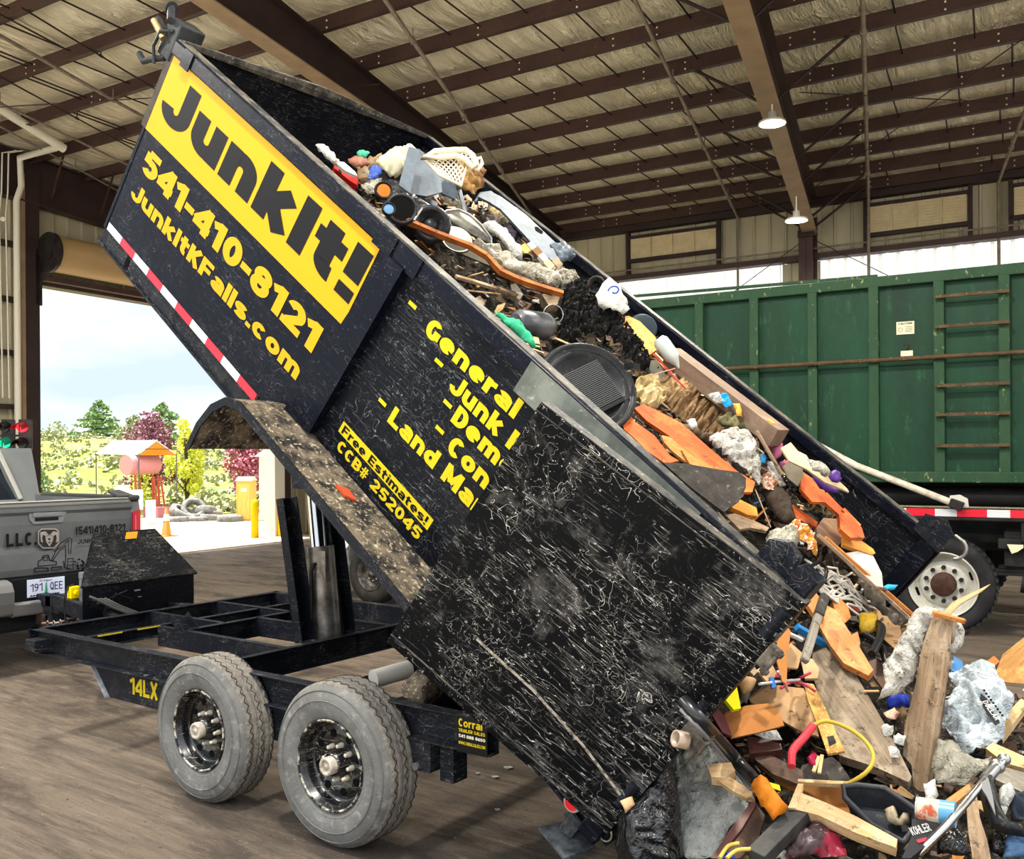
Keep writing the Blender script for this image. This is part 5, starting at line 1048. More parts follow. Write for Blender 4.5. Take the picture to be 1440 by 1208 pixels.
for x, y, s_ in ((-1.29, CY - .05, 1), (1.35, CY - .05, 1), (-1.29, CY + 2.45, -1), (1.35, CY + 2.45, -1)):
    zc_ = .5
    def dd_(m):
        m.smooth = True; m.lathe([(.33, .03), (.36, .0), (.42, -.01), (.46, .005), (.485, .05), (.485, .24), (.46, .29), (.33, .28)], (x, y, zc_), (0, s_, 0), 56); m.smooth = False
        for k in range(44):
            a = 2*math.pi*k/44; m.box((x + .487 * math.cos(a), y + s_ * .07, zc_ + .487 * math.sin(a)), (.024, .10, .036), Matrix.Rotation(-a, 3, 'Y'))
    t = hb('wheel', trub, dd_)
    m = MB(); m.smooth = True; m.lathe([(.33, .03), (.325, .0), (.315, .01), (.31, .03), (.29, .06), (.27, .13), (.235, .16), (.215, .11), (.17, .10), (.12, .10)], (x, y, zc_), (0, s_, 0), 48); m.v = [MB2W @ q for q in m.v]; rm = m.build('rim', trim_w, t)
    m = MB(); m.smooth = True; m.lathe([(.12, .11), (.12, .04), (.11, .03), (0, .03)], (x, y, zc_), (0, s_, 0), 32); m.v = [MB2W @ q for q in m.v]; m.build('hub', dirty('rusty_hub', '4a2f26', '33211b', 20), t)
    for k in range(10):
        a = 2*math.pi*(k+.5)/10; m = MB(); m.cyl((x + .17 * math.cos(a), y + s_ * .10, zc_ + .17 * math.sin(a)), (x + .17 * math.cos(a), y + s_ * .06, zc_ + .17 * math.sin(a)), .022, 10); m.v = [MB2W @ q for q in m.v]; m.build('lug_nut', chm, t)
    for k in range(2):
        a = .35 + math.pi * k; m = MB(); q = V((x + .268 * math.cos(a), y + s_ * .115, zc_ + .268 * math.sin(a))); m.box(q, (.035, .02, .09), Matrix.Rotation(-a, 3, 'Y')); m.v = [MB2W @ q for q in m.v]; m.build('hand_hole', plain('hole_black', '020203'), t, .01)
# ================================================================== THE LOAD: heap surfaces
def lerp_tab(tab, x):
    if x <= tab[0][0]: return tab[0][1]
    for (a, b), (c, d) in zip(tab[:-1], tab[1:]):
        if x <= c: return b + (d - b) * (x - a) / (c - a)
    return tab[-1][1]
BT = [(-6.1, -.2), (-5.8, -.05), (-5.55, .08), (-5.25, .28), (-5.0, .36), (-4.6, .33), (-4.3, .27), (-3.9, .24), (-3.4, .23), (-2.9, .21), (-2.55, .20), (-2.3, .16), (-2.05, .08), (-1.85, .0), (-1.6, -.10)]
def hbed(s, Y):
    t = lerp_tab(BT, s); near = max(0, 2.1 - Y)
    t -= near * (.08 if s < -4.6 else .14)
    if -4.4 < s < -3.0 and Y < .9: t -= .25 * (1 - abs(s + 3.7) / .7) * min(1, (.9 - Y) / .4)
    return t
PT = [(-.45, 0.0), (-.2, .10), (.2, .26), (.8, .46), (1.5, .60), (2.1, .62), (2.6, .45), (3.2, .0)]
def hpile(X, Y):
    k = max(0, min(1, (X + 2.05 + .1 * Y) / .55)); k = k * k * (3 - 2 * k); e = max(0, min(1, (1.6 - X) / .8))
    x_ = max(0, 1 - max(0, X + 1.22) / .5) * max(0, min(1, (Y - .8) / .8)) * max(0, min(1, (2.7 - Y) / .35)) * .32
    return (lerp_tab(PT, Y) + x_) * k * e
def inbed(P):
    s = P.dot(UX); t = P.dot(NZ); return S0 < s < S1 + .04 and Y0 < P.y < Y1 and t > T0, s, t
def march(x, y):
    d = ray(x, y); t = 1.6; best = None; lim = 16
    while t < lim:
        P = CAM + d * t; ib, s, tt = inbed(P)
        if ib and tt < hbed(s, P.y): return P, True
        if ib and .5 < P.y < Y1 - .16:
            g = tt - hbed(s, P.y)
            if best is None or g < best[0]: best = (g, P)
        if best and P.y > Y1: break
        if not ib and P.z < hpile(P.x, P.y) and P.x > -2.1: return P, False
        if P.z < 0: return P, False
        t += .01
    if best and best[0] < .5: return best[1], True
    return P, False
NB = (NZ + V((0, -.17, 0))).normalized(); NP_ = V((.05, -.27, 1)).normalized()
def surf(x, y, lift=0):
    P, b = march(x, y); n = NB if b else NP_; return hit(x, y, P + n * lift, n), n
m_heap = dirty('heap_dirt', '2e2822', '17140f', 14, .4, .6, .95, 0, .9, 30, (1, 1, 1), .03, c3='6e6252', s3=40, lo3=.58, hi3=.66)
mb = MB()
def fh(a, b):
    s = S0 + .03 + a * (S1 + .02 - S0 - .03); Y = Y0 + .02 + b * (Y1 - Y0 - .04); p = bedp(s, hbed(s, Y), Y); q = p * 7
    return p + NZ * (.05 * noise.noise(q) + .035 * noise.noise(q * 3) - .03)
mb.grid(150, 60, fh); o = mb.build('debris_heap', m_heap, recalc=False); tag(o, 'dark loose rubbish filling the raised bed under the larger pieces', 'debris', kind='stuff')
mb = MB()
def fp(a, b):
    X = -2.2 + a * 4.0; Y = -.5 + b * 3.9; h = hpile(X, Y); p = V((X, Y, 0)) * 7
    return V((X, Y, h + (.05 * noise.noise(p) + .04 * noise.noise(p * 3) - .03) * min(1, h * 8) - (.02 if h < .01 else 0)))
mb.grid(150, 140, fp); o = mb.build('debris_heap', m_heap, recalc=False); tag(o, 'dark loose rubbish spilled on the ground behind the trailer', 'debris', kind='stuff')

# ------------------------------------------------------------------ debris tools
def facing(n, P):
    n = V(n).normalized(); return n if n.dot(CAM - P) > 0 else -n
def plane_of(poly, lift, nrm, at_):
    cx = sum(p[0] for p in poly) / len(poly); cy = sum(p[1] for p in poly) / len(poly)
    if at_ is not None: P = CAM + ray(cx, cy) * at_; n = NP_
    else: P, n = surf(cx, cy, lift)
    if nrm is None: n = (n + (CAM - P).normalized() * .55).normalized()
    elif nrm == 'cam': n = (n * .35 + (CAM - P).normalized()).normalized()
    elif nrm != 'flat': n = V(nrm).normalized()
    return P, facing(n, P)
def fr(P, n, g):
    g = V(g); x = (g - n * g.dot(n)).normalized(); return (P, Matrix((x, n.cross(x), n)).transposed())
def slab(name, label, cat, poly, mat, th=.012, lift=.03, nrm=None, grain=None, at_=None, bevel=.002, group=None, rnd_=.0, parent=None):
    P, n = plane_of(poly, lift, nrm, at_); pts = [hit(x, y, P, n) for x, y in poly]
    g = (hit(*grain[1], P, n) - hit(*grain[0], P, n)) if grain else pts[1] - pts[0]
    mb = MB(); mb.prism(pts, -n * th); o = mb.build(name, mat, parent, frame=fr(P, n, g) if parent is None else None, bevel=bevel)
    if parent is None: tag(o, label, cat, group)
    return o, P, n
def mesh_poly(pts, n, cell, seed, amp, scale, dome=0, ridged=True, fold=None):
    """crumpled sheet: the outline is filled with a grid and pushed off its plane"""
    c = sum(pts, V()) / len(pts); ax = (pts[1] - pts[0]).normalized(); ay = n.cross(ax); P2 = [((p - c).dot(ax), (p - c).dot(ay)) for p in pts]
    bm = bmesh.new(); vs = [bm.verts.new((a, b, 0)) for a, b in P2]; f = bm.faces.new(vs); bmesh.ops.triangulate(bm, faces=[f])
    for _ in range(7):
        es = [e for e in bm.edges if e.calc_length() > cell]
        if not es or len(bm.verts) > 5000: break
        bmesh.ops.subdivide_edges(bm, edges=es, cuts=1); bmesh.ops.triangulate(bm, faces=[f for f in bm.faces if len(f.verts) > 3])
    bmesh.ops.beautify_fill(bm, faces=bm.faces, edges=bm.edges)
    def dist(x, y):
        m = 9
        for i in range(len(P2)):
            a = P2[i]; b = P2[(i+1) % len(P2)]; dx, dy = b[0]-a[0], b[1]-a[1]; L = dx*dx+dy*dy or 1e-9; t = max(0, min(1, ((x-a[0])*dx+(y-a[1])*dy)/L)); m = min(m, math.hypot(x-a[0]-dx*t, y-a[1]-dy*t))
        return m
    R_ = max(dist(0, 0), .02); so = V((seed * 3.1, seed * 1.7, seed)); V3 = []
    for v in bm.verts:
        x, y = v.co.x, v.co.y; q = V((x, y, 0)) * scale + so; d = dist(x, y)
        if fold: q = V((q.x * fold[0], q.y * fold[1], q.z))
        w0 = noise.noise(q * .7 + V((9, 2, 4))) * 1.6
        h = ((1 - 2 * abs(noise.noise(q))) * .7 + (1 - 3 * abs(noise.noise(q * 2.3 + V((w0, w0, 0))))) * .45 - .4) * 1.5 if ridged else noise.noise(q)
        w = noise.noise(q * .8 + V((5, 5, 5)))
        z = amp * h + dome * .7 * (1 - (1 - min(1, d / R_)) ** 2)
        V3.append(c + ax * (x + w * amp * .5) + ay * (y + noise.noise(q * .9) * amp * .5) + n * z)
    mb = MB(); bm.verts.index_update(); mb.v = V3; mb.f = [[v.index for v in f.verts] for f in bm.faces]; mb.m = [0] * len(mb.f); mb.sm = [True] * len(mb.f); bm.free(); return mb, c
def crumple(name, label, cat, poly, mat, amp=.02, scale=14, dome=.04, lift=.03, cell=.022, nrm=None, at_=None, group=None, th=.003, fold=None, seed=None, smooth=True, parent=None):
    P, n = plane_of(poly, lift, nrm, at_); pts = [hit(x, y, P, n) for x, y in poly]
    mb, c = mesh_poly(pts, n, cell, seed if seed is not None else len(bpy.data.objects) % 97, amp, scale, dome, True, fold)
    if not smooth: mb.sm = [False] * len(mb.sm)
    o = mb.build(name, mat, parent, frame=fr(P, n, pts[1] - pts[0]) if parent is None else None, recalc=False)
    s_ = o.modifiers.new('thick', 'SOLIDIFY'); s_.thickness = th
    if parent is None: tag(o, label, cat, group)
    return o, P, n
def stick(name, label, cat, a, b, wd, hh_, mat, la=.04, lb=None, at_=None, up=None, bevel=.003, group=None, parent=None):
    lb = la if lb is None else lb
    if at_: A = CAM + ray(*a) * at_[0]; B = CAM + ray(*b) * at_[1]; n = NP_
    else: A, n = surf(*a, la); B, n2 = surf(*b, lb)
    up = n if up is None else V(up); d = (B - A).normalized(); sd = d.cross(up).normalized(); u = sd.cross(d)
    mb = MB(); mb.beam(A, B, wd, hh_, u); o = mb.build(name, mat, parent, frame=((A + B) / 2, Matrix((d, -sd, u)).transposed()) if parent is None else None, bevel=bevel)
    if parent is None: tag(o, label, cat, group)
    return o, A, B
def cable(name, label, cat, pts, r, mat, lift=.04, at_=None, group=None, n=8, sub=4, parent=None, closed=False):
    W = []
    for i, p in enumerate(pts):
        l = lift[i] if isinstance(lift, (list, tuple)) else lift
        W.append(CAM + ray(p[0], p[1]) * (at_[i] if isinstance(at_, (list, tuple)) else at_) if at_ else surf(p[0], p[1], l)[0])
    Q = []
    for i in range(len(W) - 1):
        p0, p1, p2, p3 = W[max(i-1, 0)], W[i], W[i+1], W[min(i+2, len(W)-1)]
        for k in range(sub):
            t = k / sub; Q.append(.5 * ((2 * p1) + (p2 - p0) * t + (2*p0 - 5*p1 + 4*p2 - p3) * t*t + (3*p1 - p0 - 3*p2 + p3) * t**3))
    Q.append(W[-1]); mb = MB(); mb.tube(Q, r, n); o = mb.build(name, mat, parent)
    if parent is None: tag(o, label, cat, group)
    return o, Q
def dep(x, y, lift=0):
    P = surf(x, y, lift)[0]; return (P - CAM).dot(_fw)

# ------------------------------------------------------------------ debris materials
w_or = wood('orange_painted_wood', 'cf5c18', 'a03c0c', 'd97a30', .55, .75); w_or2 = wood('orange_stained_wood', 'cf8238', 'a65c24', 'd99c58', .6, .8)
w_pine = wood('pine', 'cfae80', 'b08a58', 'd8c09a', .75, .7); w_wea = wood('weathered_wood', '94826c', '5f503f', 'aa9a84', .9, .9); w_wea2 = wood('weathered_stud', 'a58b6e', '6f573f', 'b9a488', .85, .8)
w_dark = wood('dark_wood', '5a4030', '3c2a20', '7a5a44', .7, .8); w_red = wood('red_brown_wood', '5a2f28', '3c201c', None, .5, .4); w_rot = wood('rotten_wood', '8a6a44', '5c4228', 'a98a5c', .9, .8); w_gr = wood('grey_wood', '8b8478', '645c50', 'a39c8e', .9, .7)
osb = dirty('osb', 'cf9f58', 'b07f3e', 30, .4, .6, .8, 0, .4, 60, c3='e8c98c', s3=60, lo3=.55, hi3=.62)
ply = dirty('plywood_face', 'b8946a', '967450', 4, .35, .65, .7, 0, .15, 30, c3='4a3826', s3=26, lo3=.60, hi3=.66)
card = dirty('cardboard', 'a8703c', '96602f', 5, .35, .65, .85, 0, .2, 60, c3='7c4c26', s3=12, lo3=.62, hi3=.72)
tanb = dirty('tan_board', 'c2a078', 'a98660', 5, .35, .65, .8, 0, .2, 30, c3='6b5238', s3=22, lo3=.62, hi3=.68)
def film(name, c1, c2, rough, c3, sc=7, lo3=.62, amt=1.0, d=.03):
    if name in _mc: return _mc[name]
    N = NT(name); v = N.co((1, 1, 1)); c = N.mix(N.rng(N.noise(v, 6, 5, .65), .38, .62), hx(c1), hx(c2))
    c = N.mix(N.rng(N.noise(v, 24, 5, .7), lo3, lo3 + .09), c, hx(c3))
    f1 = N.math('ABSOLUTE', N.math('SUBTRACT', N.noise(v, sc, 4, .6, 1.0), .5)); f2 = N.math('ABSOLUTE', N.math('SUBTRACT', N.noise(N.co((1, 2.2, 1), (.4, .2, .6)), sc * 2.2, 4, .6, .6), .5))
    N.bump(N.math('ADD', f1, N.math('MULTIPLY', f2, .5)), amt, d); _mc[name] = N.fin(c, rough); return _mc[name]
whp = film('dirty_white_plastic', 'd4d4ce', 'b3b1a8', .45, '6b655a', 12, .64)
cloth = film('dirty_white_cloth', 'cbc8c0', '9c968a', .9, '4f473d', 9, .58, 1.0, .05)
pa = film('pale_grey_bag', 'ccd4d8', 'aab4b9', .35, '8a8a80', 8, .68, 1.0, .06)
blkp = dirty('black_plastic', '17181a', '26272a', 9, .4, .62, .38, 0, .2, 30, c3='57544e', s3=30, lo3=.62, hi3=.70); bag = film('black_bag', '0b0b0d', '121214', .16, '202024', 4, .68, .8, .05)
gryp = dirty('blue_grey_plastic', '525d69', '414a54', 6, .4, .62, .45, 0, .2, 20, c3='5b5448', s3=22, lo3=.60, hi3=.68)
foam = film('quilted_foam', 'bdbeb8', '9a9a94', .85, '4c4842', 22, .62, 1.0, .05); rubm = dirty('dark_felt', '2f2c2a', '3f3b37', 14, .4, .6, .95, 0, .4, 50, c3='6c655a', s3=26, lo3=.60, hi3=.68); rag = dirty('brown_rag', '8a7454', '5c4a34', 9, .4, .6, .95, 0, .5, 40); olive = dirty('olive_rag', '77714c', '545036', 10)
brg = dirty('dried_leaf_brown', '8f6c3e', '5c4022', 8, .38, .62, .8, 0, .6, 40)
clear = film('milky_film', 'aca796', '7e7866', .35, '5c5447', 10, .58, 1.0, .05)
steel = plain('dull_steel', 'a7a8a8', .3, .9); inkb = plain('ink_black', '1d1d20', .5)
P_ = lambda n_, c_, r_=.5, m_=0: plain(n_, c_, r_, m_)

# ------------------------------------------------------------------ front of the bed, upper heap
crumple('plastic_bag', 'small white plastic bag poking over the near rail at the top left of the load', 'bag', [(444, 206), (455, 204), (466, 214), (478, 230), (470, 232), (455, 220)], whp, .015, 20, .03, .10)
o, P, n = slab('plastic_tub', 'red plastic tub lying on its side at the top left of the load', 'tub', [(470, 231), (488, 240), (503, 247), (503, 261), (492, 254), (470, 236)], P_('tub_red', 'c8201c', .35), .05, .12)
slab('tub_lid', None, None, [(469, 226), (484, 228), (500, 242), (502, 247), (486, 240)], P_('tub_white', 'd8d4cc'), .02, .15, parent=o)
crumple('crumpled_scrap', 'small green crumpled scrap peeking up behind the red tub', 'scrap', [(502, 214), (512, 212), (519, 217), (514, 222), (504, 221)], P_('scrap_green', '3f9a78', .7), .01, 30, .02, .15)
crumple('rag', 'reddish-brown rag beside the green scrap at the top of the load', 'rag', [(488, 226), (500, 221), (515, 224), (520, 232), (505, 236), (492, 232)], dirty('red_rag', '8c5a48', '6b4234', 12), .012, 20, .02, .13)
crumple('rag', 'tan rag between the red tub and the big pale sack', 'rag', [(500, 236), (520, 222), (536, 216), (540, 226), (528, 240), (515, 262), (505, 258)], rag, .02, 18, .03, .10)
crumple('plastic_bag', 'blue and white crumpled bag left of the black moulded panel', 'bag', [(511, 244), (524, 234), (542, 236), (546, 248), (532, 256), (516, 256)], P_('bag_blue', '3c56a0', .4), .02, 26, .03, .13)
crumple('plastic_bag', 'clear dirty bag below the blue and white bag by the near rail', 'bag', [(506, 262), (520, 254), (536, 254), (528, 276), (516, 272)], clear, .02, 22, .02, .08)
crumple('sack', 'big pale grey-green sack behind the blue-grey tote', 'sack', [(526, 232), (545, 214), (574, 204), (586, 210), (580, 240), (560, 246), (535, 240)], dirty('pale_sack', 'b8b49c', '98937c', 7), .03, 10, .06, .14)
tt = empty('storage_tote', surf(600, 250)[0], 'blue-grey plastic tote tipped on its end at the top of the load', 'tote')
for nm, poly, th, lf in (('tote_side', [(575, 206), (590, 210), (577, 272), (561, 260)], .012, .22), ('tote_base', [(589, 209), (608, 224), (619, 246), (622, 270), (600, 276), (577, 272)], .01, .20), ('tote_side', [(608, 224), (622, 238), (650, 262), (640, 280), (622, 272), (618, 246)], .01, .17), ('tote_rim', [(561, 258), (577, 270), (616, 284), (614, 291), (575, 277), (560, 266)], .02, .18)):
    o = slab(nm, None, None, poly, gryp, th, lf, parent=tt)
crumple('moulded_panel', None, None, [(0, 0)] * 3, blkp) if False else None
mp_ = crumple('car_trim', 'black moulded plastic car panel with round openings beside the near rail', 'car panel', [(523, 276), (532, 250), (545, 236), (560, 240), (572, 258), (582, 276), (602, 290), (622, 306), (640, 320), (630, 330), (605, 322), (580, 312), (556, 304), (540, 292)], blkp, .012, 9, .07, .09, .02, smooth=True)[0]
for (x, y, r_, m_) in ((540, 267, .035, P_('amber_disc', 'b0641e')), (565, 293, .06, P_('hole_black', '020203')), (547, 293, .025, P_('clip_blue', '5f86a8'))):
    p, n = surf(x, y, .16); f = facing(n * .5 + (CAM - p).normalized(), p); m = MB(); m.smooth = True; m.lathe([(r_, -.02), (r_ * 1.15, 0), (r_ * 1.3, .004), (r_ * 1.45, -.015)], p, f, 24); m.build('speaker_ring', blkp, mp_); m = MB(); m.lathe([(0, -.004), (r_, -.006)], p, f, 20); m.build('opening', m_, mp_)
p, n = surf(607, 313, .13); f = facing(n * .5 + (CAM - p).normalized(), p); m = MB(); m.smooth = True; m.lathe([(.0, -.05), (.05, -.05), (.07, .0), (.085, .006), (.10, .0), (.11, -.03)], p, f, 28); m.lathe([(0, -.02), (.03, -.02), (.04, -.04)], p, f, 20); o = m.build('speaker_housing', blkp); tag(o, 'round black speaker housing above the orange-edged board', 'speaker')
stick('metal_rod', 'short pale metal rod between the black panel and the round speaker housing', 'rod', (582, 310), (594, 292), .012, .012, steel, .16)
# crate
ck = empty('laundry_basket', surf(640, 235)[0], 'cream plastic basket with a lattice side at the top right of the load', 'basket'); crm = P_('basket_cream', 'd8cdb4', .5)
P0, n0 = plane_of([(600, 224), (658, 214), (650, 258), (622, 250)], .24, None, None); m = MB(); m.smooth = True
Q = [hit(x, y, P0, n0) for x, y in ((596, 222), (662, 213), (648, 262), (618, 246))]
def qd(a, b): return (Q[0] * (1-a) + Q[1] * a) * (1-b) + (Q[3] * (1-a) + Q[2] * a) * b
m.tube([Q[0], Q[1], Q[2], Q[3], Q[0]], .008, 6); m.build('basket_frame', crm, ck); m = MB()
for i in range(-4, 8):
    for sg in (1, -1):
        pts = []
        for j in range(9):
            b = j / 8; a = (i + (b * 5 if sg > 0 else 5 - b * 5)) / 7 - .15
            if 0 <= a <= 1: pts.append(qd(a, b))
        if len(pts) > 1: m.tube(pts, .0045, 5)
m.build('lattice', crm, ck)
m = MB(); m.smooth = True; R0 = [hit(x, y, P0 + n0 * .03, n0) for x, y in ((594, 222), (612, 213), (640, 211), (655, 211), (664, 218), (670, 230), (664, 236), (655, 224), (640, 219), (620, 221))]
m.tube(R0, .016, 8, closed=True); m.build('basket_rim', crm, ck)
m = MB(); m.smooth = True; m.tube([hit(x, y, P0, n0) for x, y in ((664, 226), (676, 222), (678, 230), (672, 240), (664, 236))], .01, 8, closed=True); m.build('basket_handle', crm, ck)
crumple('paper_sack', 'crumpled brown paper sack hanging below the cream basket', 'sack', [(636, 240), (645, 226), (662, 230), (680, 244), (678, 262), (664, 278), (652, 270), (640, 258)], brg, .03, 16, .07, .20, seed=3)
slab('plastic_strip', 'narrow pale blue-grey strip standing below the brown paper sack', 'strip', [(645, 267), (649, 266), (657, 298), (652, 300)], gryp, .008, .2)
crumple('rag', 'dark brown rag between the tote and the brown paper sack', 'rag', [(612, 262), (640, 268), (652, 285), (660, 298), (640, 300), (620, 288)], dirty('dark_rag', '4c4232', '2c261e', 12), .03, 20, .02, .10)
slab('wood_chip', 'pale broken wood chips inside the open tote', 'wood chip', [(585, 268), (592, 258), (600, 270), (608, 276), (600, 280)], w_pine, .01, .23, grain=((585, 260), (604, 280)))
slab('paper_scrap', 'white folded paper beside the tote rim', 'paper', [(602, 262), (610, 260), (618, 276), (612, 280)], whp, .006, .23)
ln = crumple('steel_lid', 'large round dull steel lid wedged upright in the load', 'lid', [(620, 303), (628, 297), (645, 296), (660, 304), (676, 318), (690, 336), (690, 345), (675, 338), (655, 328), (635, 316)], dirty('steel_pan', '77746c', '4c4a44', 6, .4, .6, .35, .7, .1), .002, 5, .04, .13, .03)[0]
p, n = surf(655, 321, .16); m = MB(); m.tube([hit(x, y, p, facing(n * .4 + (CAM - p).normalized(), p)) for x, y in ((620, 303), (628, 296), (645, 294), (661, 302), (678, 317), (691, 335), (691, 345))], .006, 6); m.build('lid_rim', steel, ln)
p, n = surf(642, 337, .12); m = MB(); m.smooth = True; m.lathe([(0, -.03), (.05, -.03), (.085, .0), (.09, .004), (.08, .0), (.045, -.022), (0, -.022)], p, facing(n + (CAM - p).normalized() * .6, p), 28); o = m.build('bowl', P_('bowl_white', 'd9d6cd', .4)); tag(o, 'small white bowl resting on the orange-edged board', 'bowl')
# curved panel with slot
pn = slab('curved_sheet', 'long blue-grey curved plastic panel with a slot along the far side of the bed', 'panel', [(672, 276), (680, 270), (690, 269), (704, 276), (740, 302), (778, 338), (802, 360), (800, 364), (776, 366), (752, 346), (728, 320), (704, 294), (688, 284)], gryp, .018, .20, bevel=.006)[0]
P1, n1 = surf(757, 323, .235); m = MB(); f = facing(n1 + (CAM - P1).normalized() * .55, P1); m.prism([hit(x, y, P1, f) for x, y in ((752, 319), (756, 319), (764, 326), (762, 329), (753, 324))], -f * .003); m.build('slot', P_('hole_black', '020203'), pn)
m = MB(); P1, n1 = surf(700, 300, .19); m.tube([hit(x, y, P1, f) for x, y in ((668, 284), (676, 272), (690, 270), (702, 280), (725, 306), (752, 336), (776, 362), (778, 368))], .009, 6); m.build('panel_lip', gryp, pn)
crumple('plastic_sheet', 'torn grey plastic piece at the lower end of the slotted blue-grey panel', 'sheet', [(772, 346), (790, 340), (806, 350), (808, 362), (790, 370)], gryp, .02, 20, .03, .18)
for k, (x, y, c1, l_) in enumerate(((700, 296, 'a08a58', 'tan torn packing piece under the slotted panel'), (715, 305, '9a9272', 'grey-green foam lump beside the tan packing under the slotted panel'), (690, 312, '463a30', 'dark tangled rag below the slotted panel'), (722, 328, '3b3546', 'dark purple rag in the shade of the slotted panel'))):
    crumple('scrap', l_, 'scrap', [(x - 14, y - 6), (x, y - 14), (x + 14, y - 4), (x + 12, y + 10), (x - 4, y + 14), (x - 15, y + 6)], dirty('scrap_' + c1, c1, '2c2620', 10), .03, 22, .04, .10)
# orange-edged board and white film
bd = slab('bowed_board', 'long bowed board with an orange-brown edge lying over the near rail', 'board', [(556, 306), (566, 306), (640, 338), (690, 352), (724, 384), (756, 396), (785, 412), (776, 414), (740, 404), (706, 388), (690, 374), (628, 348)], dirty('olive_board', '4a4228', '322c1c', 5, .4, .6, .6), .01, .16, bevel=0)[0]
p, n = surf(660, 350, .18); f = facing(n + (CAM - p).normalized() * .55, p); m = MB(); Q1 = [hit(x, y, p, f) for x, y in ((553, 304), (566, 308), (612, 328), (660, 346), (684, 360), (704, 382), (730, 394), (760, 404), (790, 413))]
for a, b in zip(Q1[:-1], Q1[1:]): m.beam(a, b, .022, .035, f, .004)
m.build('board_edge', dirty('board_edge', 'b3672f', '8a4a20', 12, .4, .6, .7, 0, .4, 60), bd)
crumple('plastic_film', 'milky plastic film spread over the orange-edged board', 'film', [(660, 346), (672, 338), (700, 346), (722, 364), (750, 372), (786, 380), (792, 398), (768, 402), (735, 388), (712, 382), (690, 362)], clear, .022, 9, .03, .19)
crumple('foam_roll', 'white crumpled foam roll lying across the upper load', 'foam', [(676, 316), (690, 314), (706, 322), (720, 340), (732, 352), (734, 366), (722, 364), (712, 350), (700, 334), (684, 324)], whp, .012, 14, .05, .16)
for k, (x, y, w_, c1, l_) in enumerate(((738, 350, 8, 'd3a24a', 'yellow food wrapper beside the white foam roll'), (748, 346, 7, 'c9c2ae', 'cream carton flap right of the yellow food wrapper'), (756, 354, 8, '6a4a2c', 'brown carton below the cream carton flap'), (764, 362, 7, 'd8d2c4', 'small white box above the white tubular net'), (772, 372, 8, 'b9a578', 'tan flattened box at the far edge above the shopping bag'), (784, 370, 8, '8f7c62', 'brown cone-shaped roll near the far rail'))):
    slab('carton', l_, 'carton', [(x - w_, y - 3), (x, y - w_), (x + w_, y + 1), (x + 2, y + w_)], P_('carton_' + c1, c1, .7), .025, .14 + .01 * k)
p, n = surf(739, 366, .14); m = MB(); m.smooth = True; m.lathe([(.045, -.03), (.05, .0), (.04, .004), (.035, -.03)], p, facing(V((.4, -.8, .3)), p), 20); o = m.build('tin_can', blkp); tag(o, 'small dark round tin beside the milky film', 'tin')
crumple('net_tube', 'grey knotted mesh tube at the lower end of the milky film', 'mesh', [(742, 392), (770, 382), (806, 380), (816, 392), (800, 404), (770, 402), (750, 400)], dirty('grey_mesh', '9a9586', '4c483e', 60, .45, .55, .9, 0, .9, 70), .012, 40, .05, .15)
crumple('white_rag', 'long white rag trailing down beside the black net', 'rag', [(752, 372), (775, 372), (800, 384), (816, 400), (822, 420), (812, 424), (800, 406), (780, 392)], cloth, .02, 16, .03, .15)
crumple('orange_wrapper', 'small orange wrapper on the long white rag', 'wrapper', [(814, 398), (820, 398), (826, 408), (818, 412)], P_('wrapper_orange', 'd9962c'), .008, 30, .01, .21)
p, n = surf(838, 400, .16); m = MB(); m.smooth = True; m.lathe([(.05, -.04), (.055, 0), (.045, .004), (.04, -.04)], p, facing(V((.3, -.9, .2)), p), 20); o = m.build('pipe_end', rubm); tag(o, 'dark pipe end behind the shopping bag', 'pipe')
sbg = crumple('shopping_bag', 'white shopping bag with a round blue mark by the far rail', 'bag', [(836, 418), (846, 402), (856, 393), (868, 400), (878, 416), (884, 436), (876, 441), (858, 434), (842, 430)], whp, .015, 14, .05, .17)[0]
p, n = surf(864, 409, .245); f = facing(n * .5 + (CAM - p).normalized(), p); m = MB(); aa = f.orthogonal().normalized(); b2 = f.cross(aa); m.tube([p + (aa * math.cos(k * .4) + b2 * math.sin(k * .4) * .8) * (.012 + .0018 * k) for k in range(15)], .005, 5); m.build('blue_mark', P_('mark_blue', '2a4a94'), sbg)
stick('wood_lath', 'brown lath under the orange-edged board, pointing right', 'lath', (641, 389), (727, 414), .03, .018, w_wea2, .10, .10)
slab('wood_block', 'short split wood block at the end of the brown lath', 'wood block', [(718, 400), (726, 399), (736, 414), (730, 422), (720, 412)], w_gr, .04, .10)
slab('wood_block', 'square-cut timber end beneath the tip of the orange-edged board', 'wood block', [(762, 414), (780, 410), (788, 414), (784, 428), (772, 430)], w_wea2, .06, .12, grain=((762, 420), (785, 420)))
crumple('green_tarp', 'green fabric strip lying along the near rail', 'tarp', [(694, 438), (712, 447), (728, 452), (744, 470), (756, 490), (748, 490), (730, 474), (708, 456)], P_('tarp_green', '2f9a70', .7), .012, 20, .03, .19)
p0, n = surf(724, 454, .07); p1, n = surf(776, 460, .07); m = MB(); m.smooth = True; m.tube([p0, p0.lerp(p1, .1), p0.lerp(p1, .8), p1], [.05, .075, .075, .045], 20); o = m.build('metal_canister', dirty('canister_grey', '6c6e70', '45464a', 5, .4, .6, .4, .4)); tag(o, 'grey cylindrical canister lying behind the green fabric strip', 'canister')
m = MB(); p, n = surf(778, 442, .12); f = facing(n * .4 + (CAM - p).normalized(), p); a, b = f.orthogonal().normalized(), f.cross(f.orthogonal().normalized()); m.tube([p + (a * math.cos(k * .35) + b * math.sin(k * .35)) * .055 for k in range(18)], .003, 5, closed=True); o = m.build('wire_hoop', steel); tag(o, 'thin wire hoop left of the black net', 'wire hoop')
